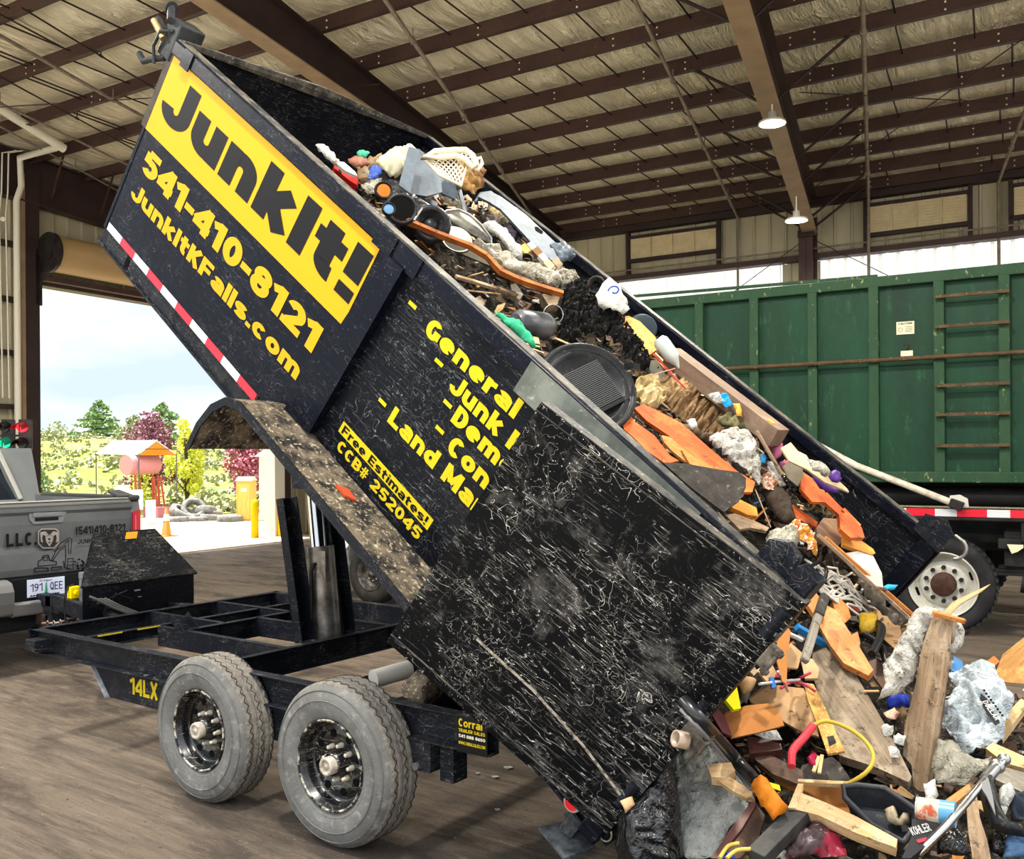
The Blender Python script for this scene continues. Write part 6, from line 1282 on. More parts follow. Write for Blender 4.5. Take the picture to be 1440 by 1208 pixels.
for i, (poly, l_) in enumerate((([(790, 412), (806, 396), (822, 398), (832, 424), (836, 436), (820, 468), (806, 478), (794, 480), (784, 468), (790, 440)], 'charred black net hanging down the middle of the load, left piece'), ([(818, 424), (840, 418), (868, 440), (890, 470), (908, 500), (914, 520), (898, 520), (880, 498), (860, 478), (838, 470), (820, 470)], 'charred black net spread to the right above the round black lid'))):
    crumple('charred_net', l_, 'net', poly, dirty('charred', '1a1918', '0c0c0c', 30, .4, .6, .9, 0, .9, 60, c3='8a867c', s3=50, lo3=.62, hi3=.68), .035, 24, .07, .13, .018, smooth=False)
# round lid with ribbed insert
pc = surf(826, 545, .16)[0]; f = (NZ * .55 + (CAM - pc).normalized() * .6).normalized(); ld = empty('round_lid', pc, 'large round black plastic lid with a ribbed insert in the middle of the load', 'lid')
rL = .238; m = MB(); m.smooth = True; m.lathe([(rL + .012, -.03), (rL + .014, .0), (rL + .004, .012), (rL - .008, .010), (rL - .014, .0), (rL - .03, -.004), (rL - .036, .004), (rL - .05, .004), (rL - .056, -.01), (0, -.014)], pc, f, 72); m.build('lid_shell', blkp, ld)
a = (ray(860, 520) - ray(800, 560)); a = (a - f * a.dot(f)).normalized(); b = f.cross(a)
m = MB()
for k in range(24): q = pc + b * (-.085 + .0095 * k) * 1 + f * -.004; q = pc + a * (.01) + b * (-.115 + .0096 * k) - f * .006; m.beam(q - a * .095, q + a * .13, .005, .012, f)
m.build('ribbed_insert', P_('rib_grey', '4b4c4e', .4), ld); m = MB(); m.beam(pc - a * .105 - b * .14, pc - a * .105 + b * .13, .02, .02, f); m.beam(pc + b * -.135 - a * .12, pc - b * .135 + a * .16, .02, .02, f); m.build('cross_rib', blkp, ld)
m = MB(); q = pc + (ray(900, 510) - ray(826, 545)).normalized() * rL; m.box(q, (.05, .07, .03)); m.build('hinge', blkp, ld)
for i, (x, y, dx_, dy_, l_) in enumerate(((745, 485, 14, 3, 'pale splinter beside the green strip, upper of two'), (752, 492, 13, 5, 'pale splinter beside the green strip, lower of two'))): stick('splinter', l_, 'splinter', (x - dx_, y - dy_), (x + dx_, y + dy_), .012, .008, w_pine, .12)
# far side
slab('foam_slab', 'speckled tan foam slab along the far side above the round lid', 'foam', [(868, 446), (884, 444), (900, 452), (922, 474), (926, 490), (912, 500), (896, 482), (878, 462)], osb, .05, .14, bevel=.01)
p, n = surf(903, 462, .04); m = MB(); m.smooth = True; m.lathe([(.085, -.02), (.09, .0), (.08, .006), (0, .0)], p, facing(n * .3 + (CAM - p).normalized(), p), 32); o = m.build('dark_disc', P_('disc_slate', '2e3840', .4)); tag(o, 'dark slate disc behind the tan foam slab', 'disc')
bt_ = surf(926, 476, .14)[0]; bt2 = surf(957, 518, .12)[0]; m = MB(); m.smooth = True; m.tube([bt_, bt_.lerp(bt2, .1), bt_.lerp(bt2, .6), bt_.lerp(bt2, .75), bt_.lerp(bt2, .9), bt2], [.03, .045, .045, .03, .016, .016], 16); o = m.build('plastic_bottle', P_('bottle_clear', 'b8bcb6', .15)); tag(o, 'clear crushed plastic bottle beside the long brown beam', 'bottle')
stick('timber_beam', 'long grey-brown beam lying along the far wall of the bed', 'beam', (944, 500), (1096, 616), .10, .10, wood('beam_brown', '7a6452', '665040', '8a7460', .6, .2), .10, .16)
stick('yellow_chip', 'small yellow chip on the long brown beam', 'chip', (1080, 590), (1088, 596), .02, .01, P_('chip_yellow', 'd6ab4e'), .25)
cable('straw_string', 'thin red cord running down beside the plastic bottle', 'cord', [(912, 492), (930, 510), (950, 532), (964, 546)], .005, P_('cord_red', 'b8322a'), .18)
stick('splinter', 'pale splinter along the red cord', 'splinter', (912, 488), (965, 540), .02, .01, w_pine, .13)
stick('wood_strip', 'pale wood strip under the red cord ending at the white packs', 'strip', (925, 508), (968, 548), .035, .012, w_pine, .10)
slab('grey_board', 'flat grey-green panel between the net and the weathered log', 'panel', [(902, 510), (925, 505), (965, 535), (972, 552), (940, 540), (915, 530)], dirty('grey_green_panel', '6a685a', '55534a', 4), .01, .08)
crumple('crumpled_paper', 'crumpled cream paper left of the weathered log', 'paper', [(890, 540), (902, 528), (924, 532), (936, 552), (934, 566), (916, 574), (900, 570)], dirty('cream_paper', 'c9b688', 'a08c5e', 10), .035, 16, .05, .14, smooth=False)
stick('pink_string', 'pink and white string tangle above the weathered log', 'string', (915, 528), (950, 518), .006, .006, P_('string_pink', 'c97a72'), .2)
lg = crumple('rotten_log', 'big rotten brown log in the middle of the load', 'log', [(926, 540), (940, 526), (960, 534), (990, 556), (1014, 574), (1034, 590), (1036, 608), (1015, 618), (985, 612), (955, 592), (932, 566)], w_rot, .03, 12, .07, .10, .015, fold=(.5, 2.5))[0]
crumple('bark_slab', 'darker broken bark below the rotten log', 'bark', [(925, 572), (950, 590), (985, 612), (1020, 612), (1026, 622), (1000, 628), (970, 616), (945, 600)], dirty('bark_dark', '5f4a34', '3a2c20', 12), .03, 12, .03, .10)
crumple('white_crumple', 'white crumpled bag behind the rotten log', 'bag', [(965, 540), (980, 540), (996, 554), (988, 558), (975, 550)], whp, .015, 22, .03, .14)
crumple('foil_pack', 'white foil pack left of the blue wrapper', 'pack', [(996, 556), (1010, 552), (1016, 562), (1018, 570), (1004, 564)], whp, .012, 22, .03, .17, smooth=False)
crumple('blue_wrapper', 'bright blue wrapper above the rotten log', 'wrapper', [(1014, 554), (1022, 554), (1031, 570), (1022, 574), (1015, 566)], P_('wrapper_blue', '1c86c8', .4), .01, 26, .02, .18, smooth=False)
crumple('orange_pack', 'small orange and white pack at the right end of the log', 'pack', [(1032, 568), (1040, 570), (1043, 586), (1036, 586)], P_('pack_orange', 'e8963c', .4), .008, 26, .02, .18)
crumple('olive_rag', 'olive rag draped over the right end of the rotten log', 'rag', [(1006, 592), (1022, 582), (1038, 584), (1054, 598), (1066, 612), (1056, 616), (1040, 604), (1020, 600)], olive, .02, 18, .03, .17)
# orange boards
slab('orange_board', 'longest bright orange board running down the middle of the load', 'board', [(892, 574), (905, 568), (930, 580), (960, 596), (1000, 632), (1036, 662), (1062, 678), (1058, 692), (1044, 692), (1012, 668), (975, 640), (940, 612), (910, 592)], w_or, .02, .12, grain=((892, 572), (1060, 690)))
slab('orange_board', 'bright orange board left of the longest one, touching the round lid', 'board', [(874, 592), (884, 580), (892, 592), (920, 612), (942, 640), (955, 648), (936, 652), (910, 634), (892, 616), (878, 604)], w_or, .018, .12, grain=((880, 588), (950, 650)))
slab('orange_board', 'narrow orange board at the near rail beside the round lid', 'board', [(868, 590), (876, 586), (900, 612), (922, 634), (914, 634), (890, 614)], w_or, .016, .10, grain=((870, 590), (920, 634)))
slab('splintered_board', 'splintered pale orange board between the two long orange boards', 'board', [(930, 612), (950, 616), (975, 634), (1000, 655), (990, 660), (965, 650), (945, 634), (934, 622)], w_or2, .015, .09, grain=((930, 615), (1000, 655)))
slab('splintered_board', 'short splintered orange piece under the dark rounded panel edge', 'board', [(958, 632), (985, 646), (1010, 662), (1000, 664), (970, 652)], w_or2, .015, .11, grain=((958, 632), (1010, 662)))
slab('felt_board', 'dark grey felt panel with a rounded end by the near rail', 'panel', [(932, 650), (965, 652), (1010, 660), (1040, 664), (1049, 672), (1049, 686), (1040, 704), (1018, 720), (1004, 710), (970, 684)], rubm, .012, .15, bevel=.002)
crumple('white_cloth', 'white rumpled cloth right of the longest orange board', 'cloth', [(996, 614), (1010, 612), (1028, 602), (1050, 608), (1062, 624), (1066, 650), (1070, 674), (1066, 684), (1052, 668), (1036, 652), (1016, 636), (1000, 626)], cloth, .025, 9, .04, .17, fold=(1, 2.2))
crumple('stuffed_wad', 'small white wad beside the bark under the log', 'wad', [(964, 592), (976, 590), (982, 602), (972, 606)], whp, .01, 30, .02, .13)
crumple('blue_wad', 'small blue wad beside the white rumpled cloth', 'wad', [(1066, 642), (1072, 638), (1077, 644), (1076, 652), (1068, 652)], P_('wad_blue', '2f7fae'), .008, 30, .02, .16)
crumple('insulation_tuft', 'pink insulation tuft near the far wall', 'insulation', [(1082, 616), (1092, 612), (1098, 622), (1098, 640), (1090, 648), (1084, 634)], P_('tuft_pink', 'b0607c', .95), .02, 30, .03, .13)
crumple('insulation_tuft', 'smaller pink scrap just below the pink insulation tuft', 'insulation', [(1096, 650), (1112, 646), (1108, 654), (1098, 658)], P_('tuft_pink', 'b0607c'), .01, 30, .01, .13)
crumple('yellow_rag', 'ochre rag between the olive rag and the pink tuft', 'rag', [(1064, 602), (1080, 606), (1090, 630), (1086, 646), (1074, 636), (1066, 616)], dirty('ochre_rag', 'a38a58', '6c5838', 14), .025, 18, .03, .12)
stick('wood_lath', 'short upright lath right of the white rumpled cloth', 'lath', (1064, 606), (1100, 668), .022, .014, w_wea2, .19)
crumple('cloth_strip', 'twisted white cloth strip below the short upright lath', 'cloth', [(1078, 650), (1088, 652), (1100, 676), (1106, 684), (1096, 686), (1084, 672)], cloth, .012, 22, .02, .15)
crumple('litter_clump', 'clump of orange and white litter at the foot of the white cloth', 'litter', [(1066, 672), (1080, 664), (1094, 680), (1088, 690), (1072, 688)], dirty('litter_mix', 'c9b8a4', 'a0522c', 40, .45, .55), .015, 40, .02, .13, smooth=False)
slab('grey_cardboard', 'grey-brown cardboard leaning by the far wall', 'cardboard', [(1100, 656), (1112, 648), (1128, 654), (1130, 668), (1122, 684), (1108, 672)], dirty('grey_card', '6a6052', '57503f', 6), .006, .15)
slab('torn_sheet', 'torn cream panel with a jagged edge along the far wall', 'panel', [(1098, 630), (1112, 622), (1122, 634), (1134, 640), (1140, 650), (1162, 660), (1176, 672), (1192, 688), (1194, 692), (1180, 686), (1160, 678), (1135, 660), (1110, 648)], dirty('cream_panel', 'cfb894', 'b09a78', 6), .01, .2)
crumple('grey_film', 'grey film hanging over the torn cream panel', 'film', [(1134, 648), (1156, 652), (1168, 668), (1160, 672), (1142, 662)], clear, .015, 20, .02, .24)
crumple('purple_wad', 'purple plastic wad at the right tip of the torn cream panel', 'wad', [(1166, 664), (1178, 662), (1182, 674), (1176, 680), (1166, 674)], P_('wad_purple', '4f2f78', .4), .012, 24, .03, .2)
crumple('purple_wad', 'purple plastic strips under the torn cream panel', 'wad', [(1140, 664), (1160, 676), (1178, 688), (1174, 695), (1158, 690), (1144, 676)], P_('wad_purple', '4f2f78'), .012, 24, .03, .14)
slab('orange_board', 'orange board leaning on the far wall near the rear of the bed', 'board', [(1127, 672), (1130, 664), (1150, 678), (1176, 706), (1206, 736), (1214, 750), (1200, 748), (1180, 724), (1160, 706), (1142, 706), (1126, 688)], w_or, .02, .12, grain=((1130, 670), (1212, 750)))
slab('orange_board', 'rough reddish-orange board end above the yellow-orange one', 'board', [(1180, 724), (1190, 720), (1212, 742), (1216, 756), (1196, 756), (1182, 744)], w_or, .03, .15, grain=((1185, 724), (1214, 752)))
slab('orange_board', 'thin orange splinter behind the rough reddish-orange board end', 'board', [(1184, 716), (1188, 714), (1211, 738), (1208, 742)], w_or, .015, .13)
slab('orange_board', 'yellow-orange board end sticking out toward the far rear post', 'board', [(1186, 752), (1200, 752), (1228, 772), (1231, 778), (1226, 780), (1186, 766)], wood('yellow_orange_wood', 'e09a34', 'c07a22', None, .5, .2), .025, .13, grain=((1186, 756), (1230, 778)))
slab('orange_board', 'low reddish-orange board half buried beside the brown leather fold', 'board', [(1104, 706), (1116, 710), (1150, 734), (1148, 742), (1126, 732), (1110, 722)], w_or, .015, .09, grain=((1104, 706), (1150, 740)))
slab('tan_block', 'tan translucent sheet wrapped over the rear orange boards', 'sheet', [(1148, 742), (1158, 728), (1180, 730), (1190, 752), (1180, 766), (1160, 762), (1150, 756)], dirty('tan_sheet', 'a88468', '8c6c54', 5), .03, .17, bevel=.008)
crumple('straw_tangle', 'tangle of dry stems above the tan translucent sheet', 'stems', [(1116, 690), (1136, 692), (1160, 708), (1186, 728), (1180, 736), (1160, 728), (1136, 716), (1118, 704)], dirty('dry_stems', '8f8262', '3c3426', 60, .45, .55), .03, 30, .03, .13, smooth=False)
crumple('leather_fold', 'brown leathery fold in front of the straw tangle', 'leather', [(1070, 692), (1084, 684), (1100, 690), (1114, 712), (1118, 732), (1104, 740), (1088, 722), (1078, 708)], dirty('brown_leather', '4a3c30', '2e261e', 8, .4, .6, .6), .02, 9, .07, .09)
crumple('dark_film', 'dark glossy film behind the brown leathery fold', 'film', [(1094, 668), (1112, 672), (1132, 692), (1146, 704), (1130, 704), (1110, 694)], bag, .02, 20, .03, .13)
stick('bent_stem', 'thin bent stem hanging over the brown fold', 'stem', (1062, 688), (1084, 742), .006, .006, w_wea2, .18)
slab('orange_block', 'short yellow-orange block below the dark felt panel', 'wood block', [(1027, 706), (1036, 700), (1064, 714), (1066, 726), (1052, 724), (1030, 714)], wood('yellow_orange_wood', 'e09a34', 'c07a22'), .03, .09, grain=((1027, 706), (1066, 722)))
slab('split_board', 'split tan board under the short yellow-orange block', 'board', [(1020, 724), (1034, 722), (1060, 732), (1082, 742), (1078, 747), (1056, 742), (1040, 744)], w_wea2, .02, .08, grain=((1020, 724), (1080, 744)))
crumple('trash_bag', 'bulging clear bag of tan trash by the near rear post', 'bag', [(1075, 760), (1082, 746), (1104, 742), (1118, 746), (1122, 762), (1112, 780), (1096, 782), (1078, 772)], clear, .02, 16, .07, .12)
crumple('bright_litter', 'yellow and orange crushed packaging on the bulging clear bag', 'packaging', [(1104, 742), (1118, 734), (1136, 742), (1146, 752), (1142, 766), (1148, 778), (1136, 776), (1126, 762)], dirty('bright_mix', 'd99a3c', 'c04a24', 26, .45, .55, .5, c3='e8d8c0', s3=30, lo3=.5, hi3=.55), .03, 20, .05, .15, smooth=False)
slab('white_laminate', 'bent white panel by the far rear post', 'panel', [(1188, 778), (1206, 775), (1228, 782), (1240, 806), (1242, 826), (1222, 822), (1200, 800)], dirty('white_laminate', 'c6c3bc', 'a6a198', 5), .01, .16)
crumple('debris_clump', 'dark brown leafy clump between the clear bag and the white panel', 'debris', [(1136, 770), (1150, 764), (1180, 784), (1210, 815), (1200, 826), (1170, 812), (1146, 790)], dirty('leafy', '4a3e30', '2a221a', 26), .04, 22, .04, .06, smooth=False)
stick('long_lath', 'long thin lath sloping down to the right past the far rear post', 'lath', (1150, 752), (1290, 880), .035, .018, w_wea2, at_=(4.42, 4.5))
stick('long_lath', 'second thin reddish lath lying right behind the long one', 'lath', (1160, 756), (1297, 877), .018, .02, w_or2, at_=(4.47, 4.55))

# ------------------------------------------------------------------ the spilled pile
D_ = dep
nt_ = empty('rope_net', surf(1180, 840)[0], 'white knotted rope net below the near rear post', 'net'); rp = P_('rope_white', 'c9c2b6', .8); r = random.Random(12)
m = MB(); m.smooth = True
for i in range(16):
    x0 = 1128 + r.uniform(0, 40); y0 = 790 + r.uniform(0, 40); L = r.uniform(40, 90); pts = []
    for k in range(7): t = k / 6; pts.append(surf(x0 + L * t + r.uniform(-5, 5), y0 + L * .62 * t + r.uniform(-7, 7) + 6 * math.sin(t * 6 + i), .14)[0])
    m.tube(pts, .0065, 6)
m.build('rope', rp, nt_)
cable('black_hose', 'black hose loop beside the near rear post', 'hose', [(1138, 800), (1150, 790), (1162, 800), (1158, 818), (1146, 824)], .009, P_('hose_black', '151516', .4), .16)
slab('orange_board', 'curved orange seat board under the rope net by the open door', 'board', [(1123, 832), (1130, 827), (1146, 832), (1158, 846), (1154, 866), (1146, 866), (1134, 848), (1126, 842)], w_or2, .025, .15, grain=((1123, 832), (1150, 866)), bevel=.005)
slab('orange_board', 'large split orange board in the middle of the spilled pile', 'board', [(1151, 866), (1160, 850), (1176, 858), (1192, 884), (1210, 912), (1228, 942), (1221, 950), (1186, 932), (1168, 908), (1152, 880)], w_or2, .035, .17, grain=((1155, 860), (1226, 948)), bevel=.003)
slab('orange_piece', 'rounded orange wood piece between the rope net and the yellow rag', 'wood piece', [(1170, 846), (1180, 840), (1192, 852), (1197, 868), (1188, 876), (1178, 866)], w_or2, .03, .15, grain=((1170, 846), (1195, 870)))
slab('orange_piece', 'small orange wood piece under the yellow rag', 'wood piece', [(1198, 892), (1206, 888), (1210, 904), (1206, 912), (1200, 904)], w_or2, .02, .12)
hm = stick('tool_handle', 'grey-brown wooden tool handle standing against the orange boards', 'handle', (1131, 930), (1152, 862), .035, .03, w_gr, .24, .26, bevel=.008)[0]
stick('rubber_grip', None, None, (1151, 866), (1160, 838), .042, .037, rubm, .262, .265, bevel=.01, parent=hm)
crumple('yellow_rag', 'yellow rag hanging right of the rope net', 'rag', [(1206, 868), (1220, 862), (1232, 866), (1236, 884), (1226, 892), (1210, 888)], dirty('yellow_cloth', 'b8962c', '8c6f1c', 10), .02, 20, .04, .15)
cable('black_hose', 'bent black rubber hose below the yellow rag', 'hose', [(1228, 874), (1240, 882), (1236, 900), (1226, 920)], .018, P_('hose_black', '151516'), .16)
cable('black_hose', 'thick black hose curving down beside the white draped cloth', 'hose', [(1216, 892), (1236, 906), (1246, 930), (1248, 952)], .016, P_('hose_black', '151516'), .12)
slab('tan_sheet', 'large tan panel leaning behind the rope net', 'panel', [(1228, 850), (1240, 846), (1262, 872), (1268, 890), (1258, 912), (1240, 896), (1228, 872)], ply, .01, .08)
crumple('grey_cloth', 'grey dirty cloth behind the long laths', 'cloth', [(1206, 800), (1216, 806), (1236, 836), (1262, 872), (1268, 884), (1250, 880), (1222, 850), (1204, 824)], dirty('grey_cloth', '7c7468', '4c463c', 9), .03, 12, .04, .12)
crumple('magazine_stack', 'fan of wet papers right of the long laths by the truck wheel', 'papers', [(1240, 822), (1262, 826), (1286, 850), (1292, 868), (1282, 876), (1262, 856)], dirty('wet_paper', '8f8c7c', '5c5c4c', 9), .015, 30, .03, .16, fold=(1, 5))
crumple('blue_tie', 'bright blue tie at the foot of the far rear post', 'tie', [(1241, 826), (1250, 822), (1262, 824), (1258, 829), (1246, 830)], P_('tie_blue', '2f9ac4'), .008, 30, .01, .22)
stick('twig', 'short pale twig in front of the white truck wheel rim', 'twig', (1290, 842), (1302, 832), .012, .012, w_pine, .1, .12)
# standing plank with cloth
Dp = D_(1290, 1090) - .05
crumple('draped_cloth', 'grey-white cloth draped over the left of the standing plank', 'cloth', [(1288, 862), (1302, 854), (1322, 858), (1306, 890), (1298, 912), (1282, 952), (1262, 976), (1236, 982), (1250, 962), (1244, 936), (1262, 908), (1276, 882)], cloth, .03, 8, .07, at_=Dp + .08, nrm=(.1, -1, .35), cell=.02, fold=(2, 1))
crumple('draped_cloth', 'end of grey-white cloth hanging right of the standing plank', 'cloth', [(1334, 862), (1346, 866), (1356, 886), (1352, 904), (1340, 920), (1336, 948), (1326, 930), (1328, 890)], cloth, .025, 12, .03, at_=Dp + .08, nrm=(.1, -1, .35))
slab('standing_plank', 'tall weathered plank standing upright in the spilled pile', 'plank', [(1312, 866), (1334, 868), (1330, 900), (1326, 950), (1316, 1010), (1310, 1060), (1304, 1100), (1296, 1136), (1282, 1136), (1284, 1100), (1282, 1076), (1270, 1062), (1272, 1020), (1288, 960), (1296, 910)], w_wea2, .045, at_=Dp, nrm=(-.25, -1, .12), grain=((1284, 1130), (1322, 868)), bevel=.004)
slab('standing_plank', 'narrow dark plank edge right behind the tall weathered plank', 'plank', [(1336, 868), (1346, 872), (1334, 950), (1322, 1040), (1312, 1100), (1306, 1100), (1318, 1020), (1330, 940)], w_wea, .04, at_=Dp + .04, nrm=(.2, -1, .12), grain=((1310, 1100), (1342, 870)))
stick('splinter', 'dark red-brown broken splinter lying across the top of the standing plank', 'splinter', (1312, 862), (1357, 874), .022, .018, w_or2, at_=(Dp - .03, Dp - .03))
slab('splinter', 'long pointed pale splinter sticking up before the truck wheel', 'splinter', [(1326, 862), (1340, 846), (1370, 832), (1393, 821), (1380, 832), (1350, 850), (1336, 864)], w_pine, .012, at_=Dp, nrm='cam', grain=((1326, 862), (1393, 821)))
# middle boards
slab('plywood_sheet', 'wide weathered grey-tan board in the middle of the spilled pile', 'board', [(1142, 918), (1160, 910), (1196, 936), (1222, 980), (1250, 1028), (1282, 1092), (1278, 1100), (1230, 1078), (1180, 1062), (1160, 1010), (1146, 960)], w_wea, .05, .10, grain=((1150, 915), (1280, 1095)), bevel=.002)
slab('osb_strip', 'yellow chipboard strip with a dark square patch', 'strip', [(1130, 960), (1144, 962), (1158, 990), (1176, 1030), (1188, 1056), (1164, 1060), (1150, 1020), (1136, 984)], osb, .014, .16, grain=((1132, 960), (1186, 1058)))
slab('dark_patch', 'small black square patch on the yellow chipboard strip', 'patch', [(1163, 1036), (1172, 1034), (1176, 1044), (1166, 1049)], inkb, .004, .175)
slab('plywood_sheet', 'tan plywood sheet with a curled left corner in the spilled pile', 'board', [(1042, 958), (1060, 954), (1086, 962), (1112, 966), (1130, 968), (1146, 1000), (1152, 1036), (1130, 1030), (1104, 1016), (1080, 998), (1056, 988)], ply, .012, .12, grain=((1042, 958), (1150, 1030)))
crumple('curled_veneer', 'curled veneer roll at the left corner of the tan plywood sheet', 'veneer', [(1035, 956), (1046, 952), (1064, 956), (1056, 972), (1046, 976)], ply, .006, 20, .05, .17)
slab('hardboard', 'upright brown hardboard panel right beside the open door edge', 'panel', [(1098, 880), (1102, 872), (1112, 888), (1108, 920), (1106, 962), (1100, 958), (1090, 920)], card, .006, .20)
slab('tan_offcut', 'tan board offcut left of the tool handle foot', 'offcut', [(1101, 916), (1112, 904), (1128, 918), (1122, 940), (1104, 938)], tanb, .012, .16)
slab('tan_offcut', 'tan board offcut right of the tool handle foot', 'offcut', [(1126, 928), (1142, 926), (1152, 940), (1150, 954), (1132, 954)], tanb, .014, .16)
slab('tan_offcut', 'small tan board offcut left of the brown hardboard panel', 'offcut', [(1064, 942), (1084, 930), (1094, 950), (1078, 958)], tanb, .014, .13)
slab('tan_offcut', 'narrow reddish-tan offcut against the open door edge', 'offcut', [(1042, 930), (1048, 922), (1066, 944), (1060, 950)], w_wea2, .02, .13)
for i, (pts, cl, l_) in enumerate((([(1092, 950), (1110, 958), (1130, 962), (1146, 972)], 'b03a52', 'red wire crossing the tool handle foot'), ([(1098, 968), (1112, 960), (1128, 952), (1140, 946)], 'b03a52', 'red wire bundled with the blue clip'), ([(1068, 962), (1100, 958), (1124, 956)], 'a7a8a8', 'thin grey rod crossing the tan offcuts'), ([(1094, 944), (1102, 958), (1108, 972)], 'c9a2a8', 'pale pink wire by the brown hardboard panel'))):
    cable('wire' if i != 2 else 'thin_rod', l_, 'wire', pts, .006, P_('wire_' + cl, cl, .5), .19)
slab('blue_clip', 'blue plastic clip left of the red wires', 'clip', [(1082, 952), (1088, 952), (1092, 966), (1086, 968)], P_('clip_dark_blue', '2c5c9c'), .01, .19)
stick('blue_pipe', 'blue plastic pipe under the grey-brown tool handle', 'pipe', (1120, 882), (1170, 912), .03, .03, P_('pipe_blue', '1e6aa4', .4), .10)
stick('white_tube', 'thin white tube left of the blue pipe', 'tube', (1102, 888), (1128, 900), .016, .016, P_('tube_pale', 'c6ccd0'), .14)
slab('cardboard_piece', 'flat brown cardboard rectangle with cut corners', 'cardboard', [(1011, 1004), (1050, 992), (1080, 989), (1095, 999), (1103, 1020), (1066, 1030), (1028, 1038)], card, .006, .22)
slab('white_card', 'white card peeking out under the brown cardboard rectangle', 'card', [(1060, 1032), (1092, 1026), (1100, 1040), (1080, 1040)], whp, .004, .17)
slab('wood_block', 'dark red-brown painted wood block below the brown cardboard rectangle', 'wood block', [(1050, 1036), (1074, 1038), (1098, 1046), (1100, 1054), (1054, 1060)], w_red, .05, .15, grain=((1050, 1046), (1100, 1050)))
ybx = slab('yellow_plastic', 'bright yellow plastic piece beside the open door edge', 'plastic piece', [(1000, 962), (1022, 942), (1034, 954), (1042, 996), (1032, 998), (1012, 974)], P_('plastic_yellow', 'd9d000', .4), .02, .16)
crumple('grey_hose', 'ribbed grey hose curve behind the yellow plastic piece', 'hose', [(1028, 948), (1046, 946), (1056, 962), (1050, 990), (1040, 984), (1036, 964)], P_('hose_dark', '4a4642', .7), .006, 40, .04, .13)
slab('maroon_board', 'dark maroon panel edge under the open door corner', 'panel', [(990, 986), (1000, 976), (1020, 1008), (1030, 1036), (1016, 1030)], P_('maroon', '4a1c20', .5), .012, .12)
lp = empty('pruning_saw', surf(1125, 1050)[0], 'tool with a red handle and a looping yellow-brown cord on the boards', 'hand tool')
cable('handle', None, None, [(1144, 1020), (1130, 1038), (1115, 1056), (1113, 1078)], [.015] * 4 if False else .016, P_('handle_red', 'c23a44', .4), .24, parent=lp)
cable('cord', None, None, [(1144, 1020), (1160, 1014), (1184, 1020), (1208, 1034), (1224, 1052), (1228, 1070), (1216, 1088), (1190, 1104)], .008, P_('cord_ochre', 'b39a3c', .5), [.24, .24, .22, .22, .22, .22, .2, .16], parent=lp)
slab('dark_board', 'dark board strewn with dirt under the red-handled tool', 'board', [(1060, 1066), (1080, 1060), (1130, 1084), (1160, 1098), (1120, 1102), (1086, 1088)], w_dark, .02, .12, grain=((1060, 1066), (1160, 1098)))
slab('dark_board', 'black-topped board with a light tan edge right of the red-handled tool', 'board', [(1128, 1076), (1170, 1064), (1180, 1072), (1198, 1098), (1160, 1098), (1130, 1096)], rubm, .02, .14)
stick('tan_edge', 'light tan edge strip under the black-topped board', 'strip', (1122, 1100), (1200, 1104), .02, .02, w_pine, .14)
slab('cardboard_box', 'long crushed brown cardboard box beneath the dark boards', 'cardboard', [(1066, 1076), (1080, 1074), (1130, 1100), (1200, 1106), (1262, 1110), (1262, 1130), (1220, 1160), (1150, 1130), (1100, 1104)], card, .01, .06)
pk_ = cable('black_pipe', 'black plastic pipe leaning from the door corner to the orange glove', 'pipe', [(962, 986), (990, 1018), (1030, 1062), (1064, 1100)], .024, P_('pipe_black', '17181a', .3), [.20, .24, .26, .26], n=14)[0]
cable('worn_edge', 'grey pipe seam strip along the black plastic pipe', 'strip', [(958, 998), (988, 1030), (1026, 1074), (1056, 1110)], .008, P_('seam_grey', '6e6e70', .4), [.19, .23, .24, .24])
crumple('work_glove', 'orange glove at the lower end of the black plastic pipe', 'glove', [(1056, 1104), (1066, 1094), (1076, 1094), (1094, 1120), (1108, 1136), (1098, 1146), (1088, 1152), (1076, 1136)], dirty('glove_orange', 'd9801c', 'c06a14', 9), .012, 18, .05, .26)
crumple('quilted_pad', 'dirty grey-white quilted mattress pad beside the black rubbish bag', 'mattress pad', [(946, 1040), (962, 1020), (990, 1018), (1012, 1040), (1040, 1072), (1062, 1100), (1050, 1140), (1022, 1170), (1010, 1207), (962, 1207), (956, 1160), (950, 1100)], foam, .012, 22, .04, .16, .02)
slab('pad_edge', 'pale blue-white edge strip of foam left of the quilted pad', 'foam', [(938, 1052), (946, 1048), (956, 1100), (960, 1140), (966, 1210), (954, 1210), (950, 1140)], P_('foam_pale', 'bcc6c6', .7), .02, .2)
tape = empty('tape_roll', surf(956, 1042)[0], 'roll of tape at the top of the quilted pad by the door corner', 'tape roll'); p, n = surf(957, 1040, .12); m = MB(); m.smooth = True; m.lathe([(.03, -.022), (.03, .022), (.023, .022), (.02, -.022)], p, V((-.5, -.8, .3)), 28); m.build('roll', P_('tape_clear', 'a08c78', .3), tape)
crumple('rubbish_bag', 'shiny black rubbish bag on the ground below the open door', 'rubbish bag', [(866, 1150), (884, 1130), (900, 1102), (916, 1078), (934, 1058), (944, 1080), (952, 1110), (956, 1150), (960, 1230), (880, 1230), (866, 1190)], bag, .02, 5, .14, at_=3.5, nrm=(.5, -1, .5), cell=.014, fold=(2.0, .8))
crumple('paper_scrap', 'small tan paper scrap on the black rubbish bag', 'paper', [(872, 1128), (888, 1120), (892, 1132), (880, 1142)], tanb, .006, 30, .01, .26)
slab('broken_board', 'broken pale board end in front of the quilted pad', 'board', [(995, 1078), (1004, 1074), (1028, 1072), (1034, 1084), (1018, 1094), (1000, 1092)], w_pine, .05, .28, grain=((995, 1080), (1034, 1080)))
